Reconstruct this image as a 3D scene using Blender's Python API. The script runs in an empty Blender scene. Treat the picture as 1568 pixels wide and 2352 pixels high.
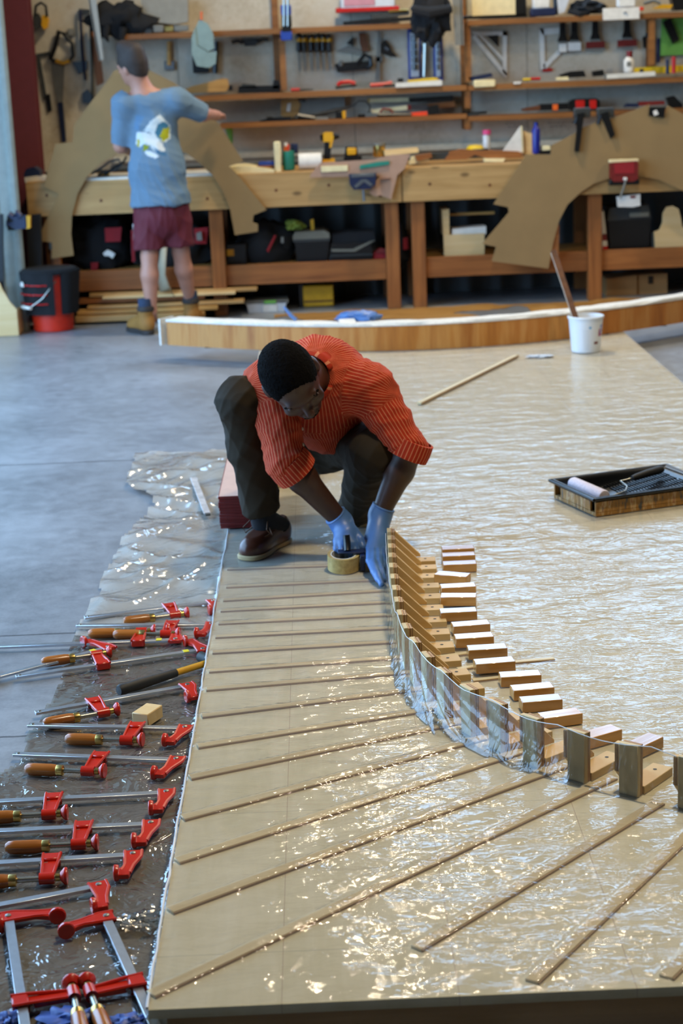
import bpy, math, random
import numpy as np
from mathutils import Vector, Matrix
random.seed(7); RNG = np.random.default_rng(7)
S = bpy.context.scene
COL = S.collection
PI = math.pi

# ------------------------------------------------------------------ camera
F, CX, CY = 4000.0, 784.0, 1176.0          # focal length in px of the 1568 x 2352 frame
RW = np.array([[0.99908, 0.04206, -0.00808], [-0.01839, 0.25091, -0.96784], [-0.03868, 0.9671, 0.25145]])
CAM = np.array([0.0, 0.0, 1.65])
cd = bpy.data.cameras.new('camera'); cam = bpy.data.objects.new('camera', cd); COL.objects.link(cam)
cd.sensor_fit = 'VERTICAL'; cd.sensor_height = 36.0; cd.lens = 36.0 * F / 2352.0
m4 = Matrix.Identity(4)
for i in range(3):
    for j in range(3):
        m4[i][j] = RW[i][j]
    m4[i][3] = CAM[i]
cam.matrix_world = m4
cd.clip_start = 0.1; cd.clip_end = 200
cd.dof.use_dof = True; cd.dof.focus_distance = 4.3; cd.dof.aperture_fstop = 4.6
S.camera = cam

# ------------------------------------------------------------------ view, world, lights
S.view_settings.view_transform = 'Standard'; S.view_settings.look = 'None'
S.view_settings.gamma = 1.0; S.view_settings.use_curve_mapping = False
S.view_settings.exposure = -0.15
cy = S.cycles
cy.max_bounces = 6; cy.diffuse_bounces = 3; cy.glossy_bounces = 3; cy.transmission_bounces = 4; cy.transparent_max_bounces = 12
cy.caustics_reflective = False; cy.caustics_refractive = False; cy.sample_clamp_indirect = 6.0
cy.use_denoising = True; cy.use_adaptive_sampling = True; cy.adaptive_threshold = 0.025; cy.adaptive_min_samples = 16
W = bpy.data.worlds.new('World'); S.world = W; W.use_nodes = True
bg = W.node_tree.nodes['Background']
bg.inputs[0].default_value = (0.36, 0.63, 1.0, 1); bg.inputs[1].default_value = 8.5

def portal(loc, rot, sx, sy):
    l = bpy.data.lights.new('daylight_portal', 'AREA'); l.shape = 'RECTANGLE'; l.size = sx; l.size_y = sy
    l.cycles.is_portal = True
    o = bpy.data.objects.new('daylight_portal', l); COL.objects.link(o); o.location = loc; o.rotation_euler = rot
    return o
DOOR = (3.3, 10.8, 4.0)                      # the big roll-up door in the left wall: y0, y1, height
WIN = (0.2, 5.2, 2.22, 3.9)                 # high windows in the back wall: x0, x1, z0, z1
XL, XR, YB, YF, ZC = -3.3, 9.0, 12.58, -5.0, 5.2
portal((XL - 0.02, (DOOR[0] + DOOR[1]) / 2, DOOR[2] / 2), (0, -PI / 2, 0), DOOR[2], DOOR[1] - DOOR[0])
portal(((WIN[0] + WIN[1]) / 2, YB + 0.1, (WIN[2] + WIN[3]) / 2), (-PI / 2, 0, 0), WIN[1] - WIN[0], WIN[3] - WIN[2])

# ------------------------------------------------------------------ pixel -> place helpers
def ray(px, py):
    return RW @ np.array([(px - CX) / F, -(py - CY) / F, -1.0])
def at(px, py, z=0.0):                       # the point at height z seen at that pixel
    d = ray(px, py); return CAM + d * ((z - CAM[2]) / d[2])
def aty(px, py, Y):                          # the point in the plane y = Y seen at that pixel
    d = ray(px, py); return CAM + d * (Y / d[1])

# ------------------------------------------------------------------ mesh helpers
def nrm(v):
    v = np.asarray(v, float); return v / (np.linalg.norm(v) + 1e-12)
def frame_from(zdir, hint=(0, 0, 1)):
    z = nrm(zdir); h = np.asarray(hint, float)
    if abs(z @ nrm(h)) > 0.97: h = np.array([1.0, 0, 0])
    x = nrm(np.cross(h, z)); y = np.cross(z, x)
    return np.array([x, y, z])               # rows
def rotz(a):
    c, s = math.cos(a), math.sin(a); return np.array([[c, s, 0], [-s, c, 0], [0, 0, 1.0]])   # rows = axes

class MB:
    def __init__(s): s.v = []; s.f = []
    def add(s, vs, fs):
        n = len(s.v); s.v += [tuple(map(float, p)) for p in vs]; s.f += [tuple(i + n for i in q) for q in fs]; return s
    def box(s, c, size, A=None):
        A = np.eye(3) if A is None else A; c = np.asarray(c, float); h = np.asarray(size, float) / 2
        vs = [c + (sx * h[0]) * A[0] + (sy * h[1]) * A[1] + (sz * h[2]) * A[2] for sz in (-1, 1) for sy in (-1, 1) for sx in (-1, 1)]
        return s.add(vs, [(0, 2, 3, 1), (4, 5, 7, 6), (0, 1, 5, 4), (2, 6, 7, 3), (0, 4, 6, 2), (1, 3, 7, 5)])
    def span(s, a, b):
        a = np.asarray(a, float); b = np.asarray(b, float); return s.box((a + b) / 2, np.abs(b - a))
    def prism(s, poly, depth, o=(0, 0, 0), A=None):
        """2-D outline in the plane of axes A[0], A[1] (counter-clockwise about A[2]), pushed depth along A[2]"""
        A = np.eye(3) if A is None else np.asarray(A, float); o = np.asarray(o, float); n = len(poly)
        vs = [o + p[0] * A[0] + p[1] * A[1] for p in poly] + [o + p[0] * A[0] + p[1] * A[1] + depth * A[2] for p in poly]
        fs = [tuple(reversed(range(n))), tuple(range(n, 2 * n))] + [(i, (i + 1) % n, n + (i + 1) % n, n + i) for i in range(n)]
        return s.add(vs, fs)
    def cyl(s, a, b, r0, r1=None, n=16, caps=True):
        r1 = r0 if r1 is None else r1; return s.tube([a, b], [r0, r1], n, caps)
    def tube(s, path, rad, n=10, caps=True, sx=1.0):
        P = [np.asarray(p, float) for p in path]; k = len(P); rad = [rad] * k if np.isscalar(rad) else rad
        vs = []; hint = np.array([0.13, 0.21, 1.0]); prev = None
        for i in range(k):
            d = nrm(P[min(i + 1, k - 1)] - P[max(i - 1, 0)])
            if prev is None: x = frame_from(d, hint)[0]
            else: x = nrm(prev - d * (prev @ d))
            prev = x; y = np.cross(d, x)
            for j in range(n):
                a = 2 * PI * j / n; vs.append(P[i] + rad[i] * (math.cos(a) * x * sx + math.sin(a) * y))
        fs = [(i * n + j, i * n + (j + 1) % n, (i + 1) * n + (j + 1) % n, (i + 1) * n + j) for i in range(k - 1) for j in range(n)]
        if caps: fs += [tuple(reversed(range(n))), tuple(range((k - 1) * n, k * n))]
        return s.add(vs, fs)
    def lathe(s, prof, o=(0, 0, 0), A=None, n=24, closed=False):
        """prof = [(r, h)] turned about A[2]"""
        A = np.eye(3) if A is None else A; o = np.asarray(o, float); vs = []; k = len(prof)
        for r, h in prof:
            for j in range(n):
                a = 2 * PI * j / n; vs.append(o + r * (math.cos(a) * A[0] + math.sin(a) * A[1]) + h * A[2])
        fs = [(i * n + j, i * n + (j + 1) % n, (i + 1) * n + (j + 1) % n, (i + 1) * n + j) for i in range(k - 1) for j in range(n)]
        if not closed:
            if prof[0][0] > 1e-6: fs.append(tuple(reversed(range(n))))
            if prof[-1][0] > 1e-6: fs.append(tuple(range((k - 1) * n, k * n)))
        return s.add(vs, fs)
    def ball(s, c, r, A=None, n=14, m=9):
        r = (r, r, r) if np.isscalar(r) else r; A = np.eye(3) if A is None else A; c = np.asarray(c, float); vs = []
        for i in range(m + 1):
            t = PI * i / m
            for j in range(n):
                a = 2 * PI * j / n
                vs.append(c + r[0] * math.sin(t) * math.cos(a) * A[0] + r[1] * math.sin(t) * math.sin(a) * A[1] - r[2] * math.cos(t) * A[2])
        fs = [(i * n + j, i * n + (j + 1) % n, (i + 1) * n + (j + 1) % n, (i + 1) * n + j) for i in range(m) for j in range(n)]
        return s.add(vs, fs)
    def mesh(s, name, smooth=None):
        me = bpy.data.meshes.new(name); me.from_pydata(s.v, [], s.f); me.validate()
        if smooth is not None:
            me.shade_smooth(); me.set_sharp_from_angle(angle=math.radians(smooth))
        return me

def put(name, mb, mat, parent=None, smooth=35, bevel=0.0, seg=1):
    me = mb if isinstance(mb, bpy.types.Mesh) else mb.mesh(name, smooth)
    if mat is not None and not me.materials: me.materials.append(M[mat] if isinstance(mat, str) else mat)
    o = bpy.data.objects.new(name, me); COL.objects.link(o)
    if parent is not None: o.parent = parent
    if bevel:
        b = o.modifiers.new('bevel', 'BEVEL'); b.width = bevel; b.segments = seg; b.limit_method = 'ANGLE'; b.angle_limit = math.radians(40)
    return o
def tag(o, label, cat, group=None):
    o['label'] = label; o['category'] = cat
    if group: o['group'] = group
    return o
def thing(name, label, cat, loc=(0, 0, 0), rz=0.0, group=None):
    o = bpy.data.objects.new(name, None); COL.objects.link(o); o.empty_display_size = 0.05
    o.location = tuple(map(float, loc)); o.rotation_euler = (0, 0, rz)
    return tag(o, label, cat, group)
def struct(name, mb, mat, **k):
    o = put(name, mb, mat, **k); o['kind'] = 'structure'; return o
def copy_tree(o, parent=None):
    c = o.copy(); COL.objects.link(c); c.parent = parent
    for ch in KIDS.get(o.name, []): copy_tree(ch, c)
    return c
def children_map():
    KIDS.clear()
    for o in bpy.data.objects:
        if o.parent: KIDS.setdefault(o.parent.name, []).append(o)
KIDS = {}

# ------------------------------------------------------------------ materials
M = {}
def srgb(h):
    if isinstance(h, str): h = [int(h[i:i + 2], 16) / 255 for i in (0, 2, 4)]
    return [c / 12.92 if c <= 0.04045 else ((c + 0.055) / 1.055) ** 2.4 for c in h]
class NT:
    def __init__(s, name):
        s.m = bpy.data.materials.new(name); s.m.use_nodes = True; s.t = s.m.node_tree; s.t.nodes.clear(); M[name] = s.m
        s.out = s.n('ShaderNodeOutputMaterial')
    def n(s, typ, **kw):
        x = s.t.nodes.new(typ)
        for k, v in kw.items(): setattr(x, k, v)
        return x
    def l(s, a, b): s.t.links.new(a, b)
    def val(s, node, key, v):
        i = node.inputs[key]
        if hasattr(v, 'is_output') or isinstance(v, bpy.types.NodeSocket): s.l(v, i)
        else: i.default_value = v
    def noise(s, vec, scale, detail=3, rough=0.5, dist=0.0):
        x = s.n('ShaderNodeTexNoise'); s.l(vec, x.inputs['Vector'])
        x.inputs['Scale'].default_value = scale; x.inputs['Detail'].default_value = detail
        x.inputs['Roughness'].default_value = rough; x.inputs['Distortion'].default_value = dist
        return x.outputs['Fac']
    def ramp(s, fac, stops):
        x = s.n('ShaderNodeValToRGB'); s.l(fac, x.inputs[0]); e = x.color_ramp.elements
        while len(e) < len(stops): e.new(0.5)
        for i, (p, c) in enumerate(stops):
            e[i].position = p; e[i].color = (*c, 1) if len(c) == 3 else c
        return x.outputs[0]
    def math(s, op, a, b=None, clamp=False):
        x = s.n('ShaderNodeMath', operation=op, use_clamp=clamp); s.val(x, 0, a)
        if b is not None: s.val(x, 1, b)
        return x.outputs[0]
    def mix(s, fac, a, b, typ='MIX'):
        x = s.n('ShaderNodeMix', data_type='RGBA', blend_type=typ); s.val(x, 0, fac)
        for key, v in ((6, a), (7, b)):
            if isinstance(v, bpy.types.NodeSocket): s.l(v, x.inputs[key])
            else: x.inputs[key].default_value = (*v, 1) if len(v) == 3 else v
        return x.outputs[2]
    def coords(s, kind='Object', scale=(1, 1, 1), rot=(0, 0, 0), loc=(0, 0, 0)):
        tc = s.n('ShaderNodeTexCoord'); mp = s.n('ShaderNodeMapping'); s.l(tc.outputs[kind], mp.inputs[0])
        mp.inputs['Scale'].default_value = scale; mp.inputs['Rotation'].default_value = rot; mp.inputs['Location'].default_value = loc
        return mp.outputs[0]
    def bump(s, h, strength=0.3, dist=0.01, normal=None):
        x = s.n('ShaderNodeBump'); s.l(h, x.inputs['Height']); x.inputs['Strength'].default_value = strength; x.inputs['Distance'].default_value = dist
        if normal is not None: s.l(normal, x.inputs['Normal'])
        return x.outputs[0]
    def bsdf(s, color, rough=0.6, metal=0.0, normal=None, spec=0.5, **kw):
        b = s.n('ShaderNodeBsdfPrincipled'); s.val(b, 'Base Color', color if isinstance(color, bpy.types.NodeSocket) else (*color[:3], 1))
        s.val(b, 'Roughness', rough); b.inputs['Metallic'].default_value = metal; b.inputs['Specular IOR Level'].default_value = spec
        if normal is not None: s.l(normal, b.inputs['Normal'])
        for k, v in kw.items(): s.val(b, k.replace('_', ' '), v)
        s.l(b.outputs[0], s.out.inputs[0]); return b

def plain(name, hexc, rough=0.6, metal=0.0, var=0.12, scale=20.0, bump=0.0, spec=0.5, rand=0.0):
    t = NT(name); c = srgb(hexc); v = t.coords()
    n = t.noise(v, scale, 4)
    col = t.ramp(n, [(0.25, [x * (1 - var) for x in c]), (0.75, [min(1, x * (1 + var)) for x in c])])
    if rand:
        oi = t.n('ShaderNodeObjectInfo'); hs = t.n('ShaderNodeHueSaturation'); t.l(col, hs.inputs['Color'])
        t.l(t.math('ADD', t.math('MULTIPLY', oi.outputs['Random'], rand), 1 - rand / 2), hs.inputs['Value']); col = hs.outputs[0]
    t.bsdf(col, rough, metal, t.bump(n, bump, 0.004) if bump else None, spec)
    return t.m
def wood(name, light, dark, axis=0, scale=1.0, rough=0.55, knots=False, rand=0.15, spec=0.4, kind='Object', contrast=1.0):
    """long streaky grain along one object axis"""
    t = NT(name); sc = [26 * scale] * 3; sc[axis] = 1.6 * scale
    a, b = np.array(srgb(light)), np.array(srgb(dark))
    oi = t.n('ShaderNodeObjectInfo')
    base = t.coords(kind)
    off = t.n('ShaderNodeVectorMath', operation='ADD'); t.l(base, off.inputs[0])
    cmb = t.n('ShaderNodeCombineXYZ'); r7 = t.math('MULTIPLY', oi.outputs['Random'], 7.3)
    for i in range(3): t.l(r7, cmb.inputs[i])
    t.l(cmb.outputs[0], off.inputs[1])
    mp = t.n('ShaderNodeMapping'); t.l(off.outputs[0], mp.inputs[0]); mp.inputs['Scale'].default_value = sc
    n1 = t.noise(mp.outputs[0], 1.0, 5, 0.6, 0.6); n2 = t.noise(off.outputs[0], 3.0 * scale, 2)
    f = t.math('ADD', t.math('MULTIPLY', n1, 0.75), t.math('MULTIPLY', n2, 0.25))
    col = t.ramp(f, [(0.5 - 0.2 / contrast, list(b)), (0.5 + 0.18 / contrast, list(a))])
    if knots:
        vo = t.n('ShaderNodeTexVoronoi'); ms = t.n('ShaderNodeMapping'); ms.inputs['Scale'].default_value = [3.2 if i == axis else 6.5 for i in range(3)]
        t.l(off.outputs[0], ms.inputs[0]); t.l(ms.outputs[0], vo.inputs['Vector']); vo.inputs['Scale'].default_value = 1.0
        kf = t.ramp(vo.outputs['Distance'], [(0.06, (1, 1, 1)), (0.13, (0, 0, 0))])
        col = t.mix(t.math('MULTIPLY', kf, 0.8), col, [x * 0.35 for x in b])
    hs = t.n('ShaderNodeHueSaturation'); t.l(col, hs.inputs['Color'])
    t.l(t.math('ADD', t.math('MULTIPLY', oi.outputs['Random'], rand), 1 - rand / 2), hs.inputs['Value'])
    t.bsdf(hs.outputs[0], rough, 0, t.bump(n1, 0.15, 0.002), spec)
    return t.m
def layered(name, light, dark, axis=2, period=0.0045, rough=0.6):
    """plywood edge: layers stacked along one axis"""
    t = NT(name); v = t.coords(); sp = t.n('ShaderNodeSeparateXYZ'); t.l(v, sp.inputs[0])
    w = t.math('SINE', t.math('MULTIPLY', sp.outputs[axis], 2 * PI / period))
    n = t.noise(v, 30, 3)
    f = t.math('ADD', t.math('MULTIPLY', w, 0.35), n)
    col = t.ramp(f, [(0.3, srgb(dark)), (0.7, srgb(light))])
    t.bsdf(col, rough); return t.m

# ------------------------------------------------------------------ the materials in use
wood('pine', 'bd9862', '99733f', 0, knots=True)
wood('pine_y', 'dcb67c', 'b98a4e', 1)
wood('fir', '9c6230', '6e3e18', 0, knots=False)
wood('fir_z', '9c6230', '6c3d18', 2)
wood('shelf_wood', '95622f', '6b411c', 0)
wood('birch', 'dfc492', 'c9a468', 0, scale=0.7, contrast=0.8)
wood('birch_face', 'd6c49a', 'bda779', 2, scale=1.2, contrast=0.8)
wood('block_wood', 'd8a662', 'b57f3f', 0, scale=1.2, rough=0.13, spec=0.9, rand=0.3)
wood('strip_wood', 'e0d3ae', 'c4ae7c', 0, scale=0.8, rough=0.45)
wood('handle_wood', 'bd7631', '8f4c16', 0, scale=2.0, rough=0.25, spec=0.6)
wood('dark_wood', '74431f', '4a2811', 0)
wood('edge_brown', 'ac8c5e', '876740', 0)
wood('oak_handle', 'c59a58', '946a34', 0, scale=1.6)
layered('ply_edge', 'b98e5c', '7c5330', 2, 0.006)
layered('ply_edge_x', 'c09865', '7f5835', 0, 0.0062)
layered('ply_edge_y', 'c09865', '7f5835', 1, 0.0062)
plain('cardboard', '8c7148', 0.85, var=0.08, scale=6)
plain('box_card', 'a07443', 0.85, var=0.06)
plain('steel_bar', 'c6ccd4', 0.36, 1.0, var=0.06, scale=60)
plain('zinc', 'a9a79c', 0.35, 1.0, var=0.1, scale=90)
plain('brass', 'c7a760', 0.3, 1.0)
plain('steel_grey', '6b6f72', 0.45, 0.8)
plain('clamp_red', 'c2230c', 0.27, var=0.06, scale=30, spec=0.6)
plain('red_plastic', 'b3150f', 0.4)
plain('bucket_orange', 'd22c12', 0.45)
plain('red_bag', '8d1118', 0.8)
plain('black_plastic', '0b0c0d', 0.35)
plain('black_cloth', '101114', 0.9, bump=0.3)
plain('black_rubber', '141413', 0.6)
plain('dark_grey', '2c2e2c', 0.6)
plain('mid_grey', '73726a', 0.6)
plain('grey_lid', '6d6a5c', 0.6)
plain('yellow_tool', 'd39a10', 0.45)
plain('yellow_paint', 'd8b416', 0.5)
plain('label_yellow', 'e0cd12', 0.5)
plain('orange_plastic', 'd9601a', 0.45)
plain('orange_red', 'e2401a', 0.45)
plain('blue_plastic', '1f3f93', 0.4)
plain('navy_plastic', '14203f', 0.4)
plain('bottle_blue', '1c2688', 0.25)
plain('green_plastic', '1f7f6b', 0.5)
plain('lime', '8f9a3a', 0.8)
plain('pink_plastic', 'd0447c', 0.5)
plain('white_paint', 'd9d6cb', 0.55)
plain('paper_white', 'e2ded4', 0.8)
plain('cream_wood', 'e3d3a2', 0.6)
plain('foam_white', 'd8d3c8', 0.85, bump=0.5, scale=60)
plain('nitrile', '4d74ad', 0.42, var=0.1, scale=14)
plain('nitrile_dark', '3c5fb4', 0.45, var=0.15, scale=14)
plain('red_wall_paint', '6c2f36', 0.55, var=0.06)
plain('trim_white', 'cfcdb9', 0.6)
plain('canvas_cloth', 'a79a80', 0.9)
plain('cap_cloth', '7f9490', 0.9)
plain('phenolic_red', '6e1410', 0.5, var=0.2, scale=40)
plain('phenolic_top', 'c9a99c', 0.5, var=0.08)
plain('masonite', 'a9856d', 0.7, var=0.08)
plain('pvc_clear', 'c6cbd0', 0.25)
plain('return_paint', '87908a', 0.5)
plain('smeared_stick', 'aca7a4', 0.6, var=0.3, scale=30)
plain('pink_dull', 'b8808a', 0.7)
plain('poly_dull', '8d8778', 0.5)
plain('lime_tape', '6fae4c', 0.7)
plain('white_ceiling', '9b988f', 0.8)
plain('dark_ground', '7d7a72', 0.9)
wood('sawdust', 'b98b4c', '8d6531', 0, scale=0.3)

def concrete():
    t = NT('concrete'); v = t.coords()
    a = t.noise(v, 1.3, 6, 0.6); b = t.noise(v, 14, 5, 0.65); c = t.noise(v, 90, 3)
    f = t.math('ADD', t.math('MULTIPLY', a, 0.55), t.math('ADD', t.math('MULTIPLY', b, 0.3), t.math('MULTIPLY', c, 0.15)))
    col = t.ramp(f, [(0.3, srgb('5d6064')), (0.5, srgb('84898f')), (0.68, srgb('9da3aa'))])
    sp = t.n('ShaderNodeSeparateXYZ'); t.l(v, sp.inputs[0])
    wob = t.math('MULTIPLY', t.math('SUBTRACT', b, 0.5), 0.02)
    line = None
    for y0 in (5.03, 4.2, 7.4):
        d = t.math('ABSOLUTE', t.math('SUBTRACT', t.math('ADD', sp.outputs[1], wob), y0))
        k = t.math('LESS_THAN', d, 0.006); line = k if line is None else t.math('MAXIMUM', line, k)
    col = t.mix(t.math('MULTIPLY', line, 0.7), col, (0.03, 0.03, 0.035))
    ro = t.math('ADD', t.math('MULTIPLY', b, 0.25), 0.22)
    t.bsdf(col, ro, 0, t.bump(b, 0.04, 0.01), 0.5)
concrete()
def lining():
    t = NT('lining_board'); v = t.coords()
    a = t.noise(v, 2.0, 5, 0.6); b = t.noise(v, 25, 4, 0.7)
    col = t.ramp(t.math('ADD', t.math('MULTIPLY', a, 0.65), t.math('MULTIPLY', b, 0.35)), [(0.3, srgb('9a8b72')), (0.5, srgb('b9b09c')), (0.7, srgb('c8c3b5'))])
    stain = t.ramp(t.noise(v, 9, 4, 0.6), [(0.62, (0, 0, 0)), (0.72, (1, 1, 1))])
    col = t.mix(t.math('MULTIPLY', stain, 0.35), col, srgb('9a7a55'))
    t.bsdf(col, 0.7)
lining()
plain('metal_siding', 'a7aba6', 0.45, 0.0, var=0.05)
plain('metal_dark', '3d3f3d', 0.5, 0.0, var=0.08)
def ply_sheet():
    t = NT('ply_sheet'); v = t.coords('Object', (9, 1.0, 9)); w = t.coords()
    a = t.noise(v, 3.0, 5, 0.6, 0.4); b = t.noise(w, 2.0, 3)
    f = t.math('ADD', t.math('MULTIPLY', a, 0.6), t.math('MULTIPLY', b, 0.4))
    col = t.ramp(f, [(0.3, srgb('cfc8a6')), (0.7, srgb('e4dfc8'))])
    sp = t.n('ShaderNodeSeparateXYZ'); t.l(w, sp.inputs[0])
    def grid(axis, period, off, wdt):
        q = t.math('FRACT', t.math('ADD', t.math('DIVIDE', sp.outputs[axis], period), off))
        return t.math('LESS_THAN', q, wdt / period)
    gx = grid(0, 0.3048, 10 - 0.11 / 0.3048, 0.0016); gy = grid(1, 0.6096, 10 - 0.35, 0.0022)
    col = t.mix(t.math('MULTIPLY', gx, 0.45), col, srgb('8a5a4c')); col = t.mix(t.math('MULTIPLY', gy, 0.4), col, srgb('6f7672'))
    t.bsdf(col, 0.5, 0, None, 0.4)
ply_sheet()

def film(name, tint, haze, k=1.0, base=0.02, s1=7.0, s2=26.0, st=0.6, rough=0.1, stretch=(1, 1, 1), rot=0.0, ior=1.5, hazecol=(0.9, 0.93, 1), yramp=None, d2=0.012):
    """thin clear polythene: lets light through, mirrors at a slant, fine crinkles"""
    t = NT(name); v = t.coords('Object', stretch, (0, 0, rot))
    w = t.coords()
    patch = t.ramp(t.noise(w, 1.7, 2), [(0.38, (0.5, 0.5, 0.5)), (0.62, (1, 1, 1))])
    n1 = t.noise(v, s1, 3, 0.55, 0.5); n2 = t.math('ABSOLUTE', t.math('SUBTRACT', t.noise(v, s2, 3, 0.5, 1.2), 0.5))
    nn = t.bump(n1, st, 0.03); n3 = t.n('ShaderNodeBump'); t.l(n2, n3.inputs['Height']); t.l(nn, n3.inputs['Normal'])
    t.l(t.math('MULTIPLY', patch, st), n3.inputs['Strength']); n3.inputs['Distance'].default_value = d2
    fr = t.n('ShaderNodeFresnel'); fr.inputs['IOR'].default_value = ior; t.l(n3.outputs[0], fr.inputs['Normal'])
    tr = t.n('ShaderNodeBsdfTransparent'); tr.inputs[0].default_value = (*tint, 1)
    di = t.n('ShaderNodeBsdfDiffuse'); di.inputs[0].default_value = (*hazecol, 1)
    m0 = t.n('ShaderNodeMixShader'); m0.inputs[0].default_value = haze
    if yramp:
        sp = t.n('ShaderNodeSeparateXYZ'); t.l(w, sp.inputs[0]); mr = t.n('ShaderNodeMapRange'); t.l(sp.outputs[1], mr.inputs[0])
        for k_, q_ in enumerate(yramp): mr.inputs[k_ + 1].default_value = q_
        t.l(mr.outputs[0], m0.inputs[0])
    t.l(tr.outputs[0], m0.inputs[1]); t.l(di.outputs[0], m0.inputs[2])
    gl = t.n('ShaderNodeBsdfGlossy'); gl.inputs['Roughness'].default_value = rough; t.l(n3.outputs[0], gl.inputs['Normal'])
    m1 = t.n('ShaderNodeMixShader'); t.l(t.math('MINIMUM', t.math('ADD', t.math('MULTIPLY', fr.outputs[0], k), base), 0.9), m1.inputs[0])
    t.l(m0.outputs[0], m1.inputs[1]); t.l(gl.outputs[0], m1.inputs[2]); t.l(m1.outputs[0], t.out.inputs[0])
film('film_platform', (0.985, 0.98, 0.97), 0.1, 0.72, 0.0, 10.0, 26.0, 0.34, 0.07, (0.6, 1.15, 1), 0.35, hazecol=(0.92, 0.94, 0.96), yramp=(-2.8, -0.2, 0.05, 0.18), d2=0.011)
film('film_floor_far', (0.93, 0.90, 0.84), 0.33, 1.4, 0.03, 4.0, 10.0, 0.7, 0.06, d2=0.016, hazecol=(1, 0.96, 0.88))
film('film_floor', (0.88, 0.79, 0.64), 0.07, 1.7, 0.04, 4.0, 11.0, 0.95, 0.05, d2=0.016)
film('film_wall', (0.985, 0.98, 0.97), 0.008, 0.8, 0.02, 9.0, 30.0, 0.5, 0.08, (1, 1, 0.35))
film('film_drape', (0.93, 0.9, 0.84), 0.04, 1.0, 0.02, 5.0, 18.0, 0.5, 0.12, (1, 1, 0.3))

# ------------------------------------------------------------------ the building
struct('floor', MB().span((-14, YF - 1, -0.2), (XR + 0.2, YB + 0.3, 0)), 'concrete')
struct('ceiling', MB().span((XL - 0.15, YF, ZC), (XR + 0.15, YB + 0.2, ZC + 0.15)), 'white_ceiling')
def ribbed(x0, x1, z0, z1, Y, pitch=0.1, d=0.018, axis='x', sgn=-1, y_thick=0.03):
    """corrugated sheet, ribs upright; axis is the direction it runs in"""
    prof = []; n = max(1, int(round((x1 - x0) / pitch))); p = (x1 - x0) / n
    for i in range(n):
        a = x0 + i * p
        prof += [(a, 0), (a + 0.55 * p, 0), (a + 0.68 * p, d), (a + 0.87 * p, d)]
    prof.append((x1, 0)); k = len(prof); vs = []; fs = []
    for z in (z0, z1):
        for q in prof: vs.append((q[0], Y + sgn * q[1], z) if axis == 'x' else (Y + sgn * q[1], q[0], z))
        for q in reversed(prof): vs.append((q[0], Y - sgn * y_thick, z) if axis == 'x' else (Y - sgn * y_thick, q[0], z))
    n2 = 2 * k
    fs = [(i, (i + 1) % n2, n2 + (i + 1) % n2, n2 + i) for i in range(n2)]
    for i in range(k - 1):
        fs += [(i, n2 - 1 - i, n2 - 2 - i, i + 1), (n2 + i, n2 + i + 1, n2 + n2 - 2 - i, n2 + n2 - 1 - i)]
    return MB().add(vs, fs)
wb = MB()
for a, b in (((XL, 0), (XR, WIN[2])), ((XL, WIN[3]), (XR, ZC)), ((XL, WIN[2]), (WIN[0], WIN[3])), ((WIN[1], WIN[2]), (XR, WIN[3]))):
    wb.span((a[0], YB, a[1]), (b[0], YB + 0.12, b[1]))
wall_back = struct('wall_back', wb, 'metal_dark')
put('siding', ribbed(-2.2, 3.6, 0, 0.96, YB - 0.035, 0.22, 0.02), 'metal_dark', wall_back)
for i, x in enumerate(np.arange(-2.13, 5.0, 1.2192)):
    put('lining_panel', MB().span((x + 0.002, YB - 0.018, 0.93), (x + 1.2172, YB - 0.001, WIN[2] - 0.02)), 'lining_board', wall_back)
for i, (x0, x1) in enumerate(((0.2, 1.9), (1.9, 3.55), (3.55, 5.2))):
    w = MB(); z0, z1 = WIN[2], WIN[3]
    for a, b in (((x0, z0), (x1, z0 + 0.05)), ((x0, z1 - 0.05), (x1, z1)), ((x0, z0 + 0.05), (x0 + 0.05, z1 - 0.05)), ((x1 - 0.05, z0 + 0.05), (x1, z1 - 0.05))):
        w.span((a[0], YB + 0.02, a[1]), (b[0], YB + 0.09, b[1]))
    struct('window_%d' % (i + 1), w, 'white_paint')
y0, y1, dh = DOOR
wl = MB().span((XL - 0.12, YF, 0), (XL, y0, ZC)).span((XL - 0.12, y1, 0), (XL, YB, ZC)).span((XL - 0.12, y0, dh), (XL, y1, ZC))
struct('wall_left', wl, 'metal_siding')
struct('door_1', MB().span((XL - 0.16, y0 - 0.02, dh - 0.02), (XL + 0.1, y1 + 0.02, dh + 0.35)), 'metal_siding')
struct('wall_right', MB().span((XR, YF, 0), (XR + 0.12, YB, ZC)), 'metal_dark')
struct('wall_front', MB().span((XL, YF - 0.12, 0), (XR, YF, ZC)), 'metal_dark')
# white ribbed return beside the bench, the red steel column behind it
struct('wall_return', ribbed(XL + 0.02, float(aty(38, 400, 11.45)[0]), 0, 4.4, 11.45, 0.13, 0.012), 'return_paint')
col = struct('trim_1', MB().box((-1.97, 12.40, 2.2), (0.2, 0.014, 4.4)).box((-1.97, 12.24, 2.2), (0.2, 0.014, 4.4)).box((-1.97, 12.32, 2.2), (0.01, 0.16, 4.4)), 'red_wall_paint')
struct('trim_2', MB().span((-1.4, YB - 0.06, 1.0), (3.4, YB - 0.019, 1.045)), 'trim_white', bevel=0.006)

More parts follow.
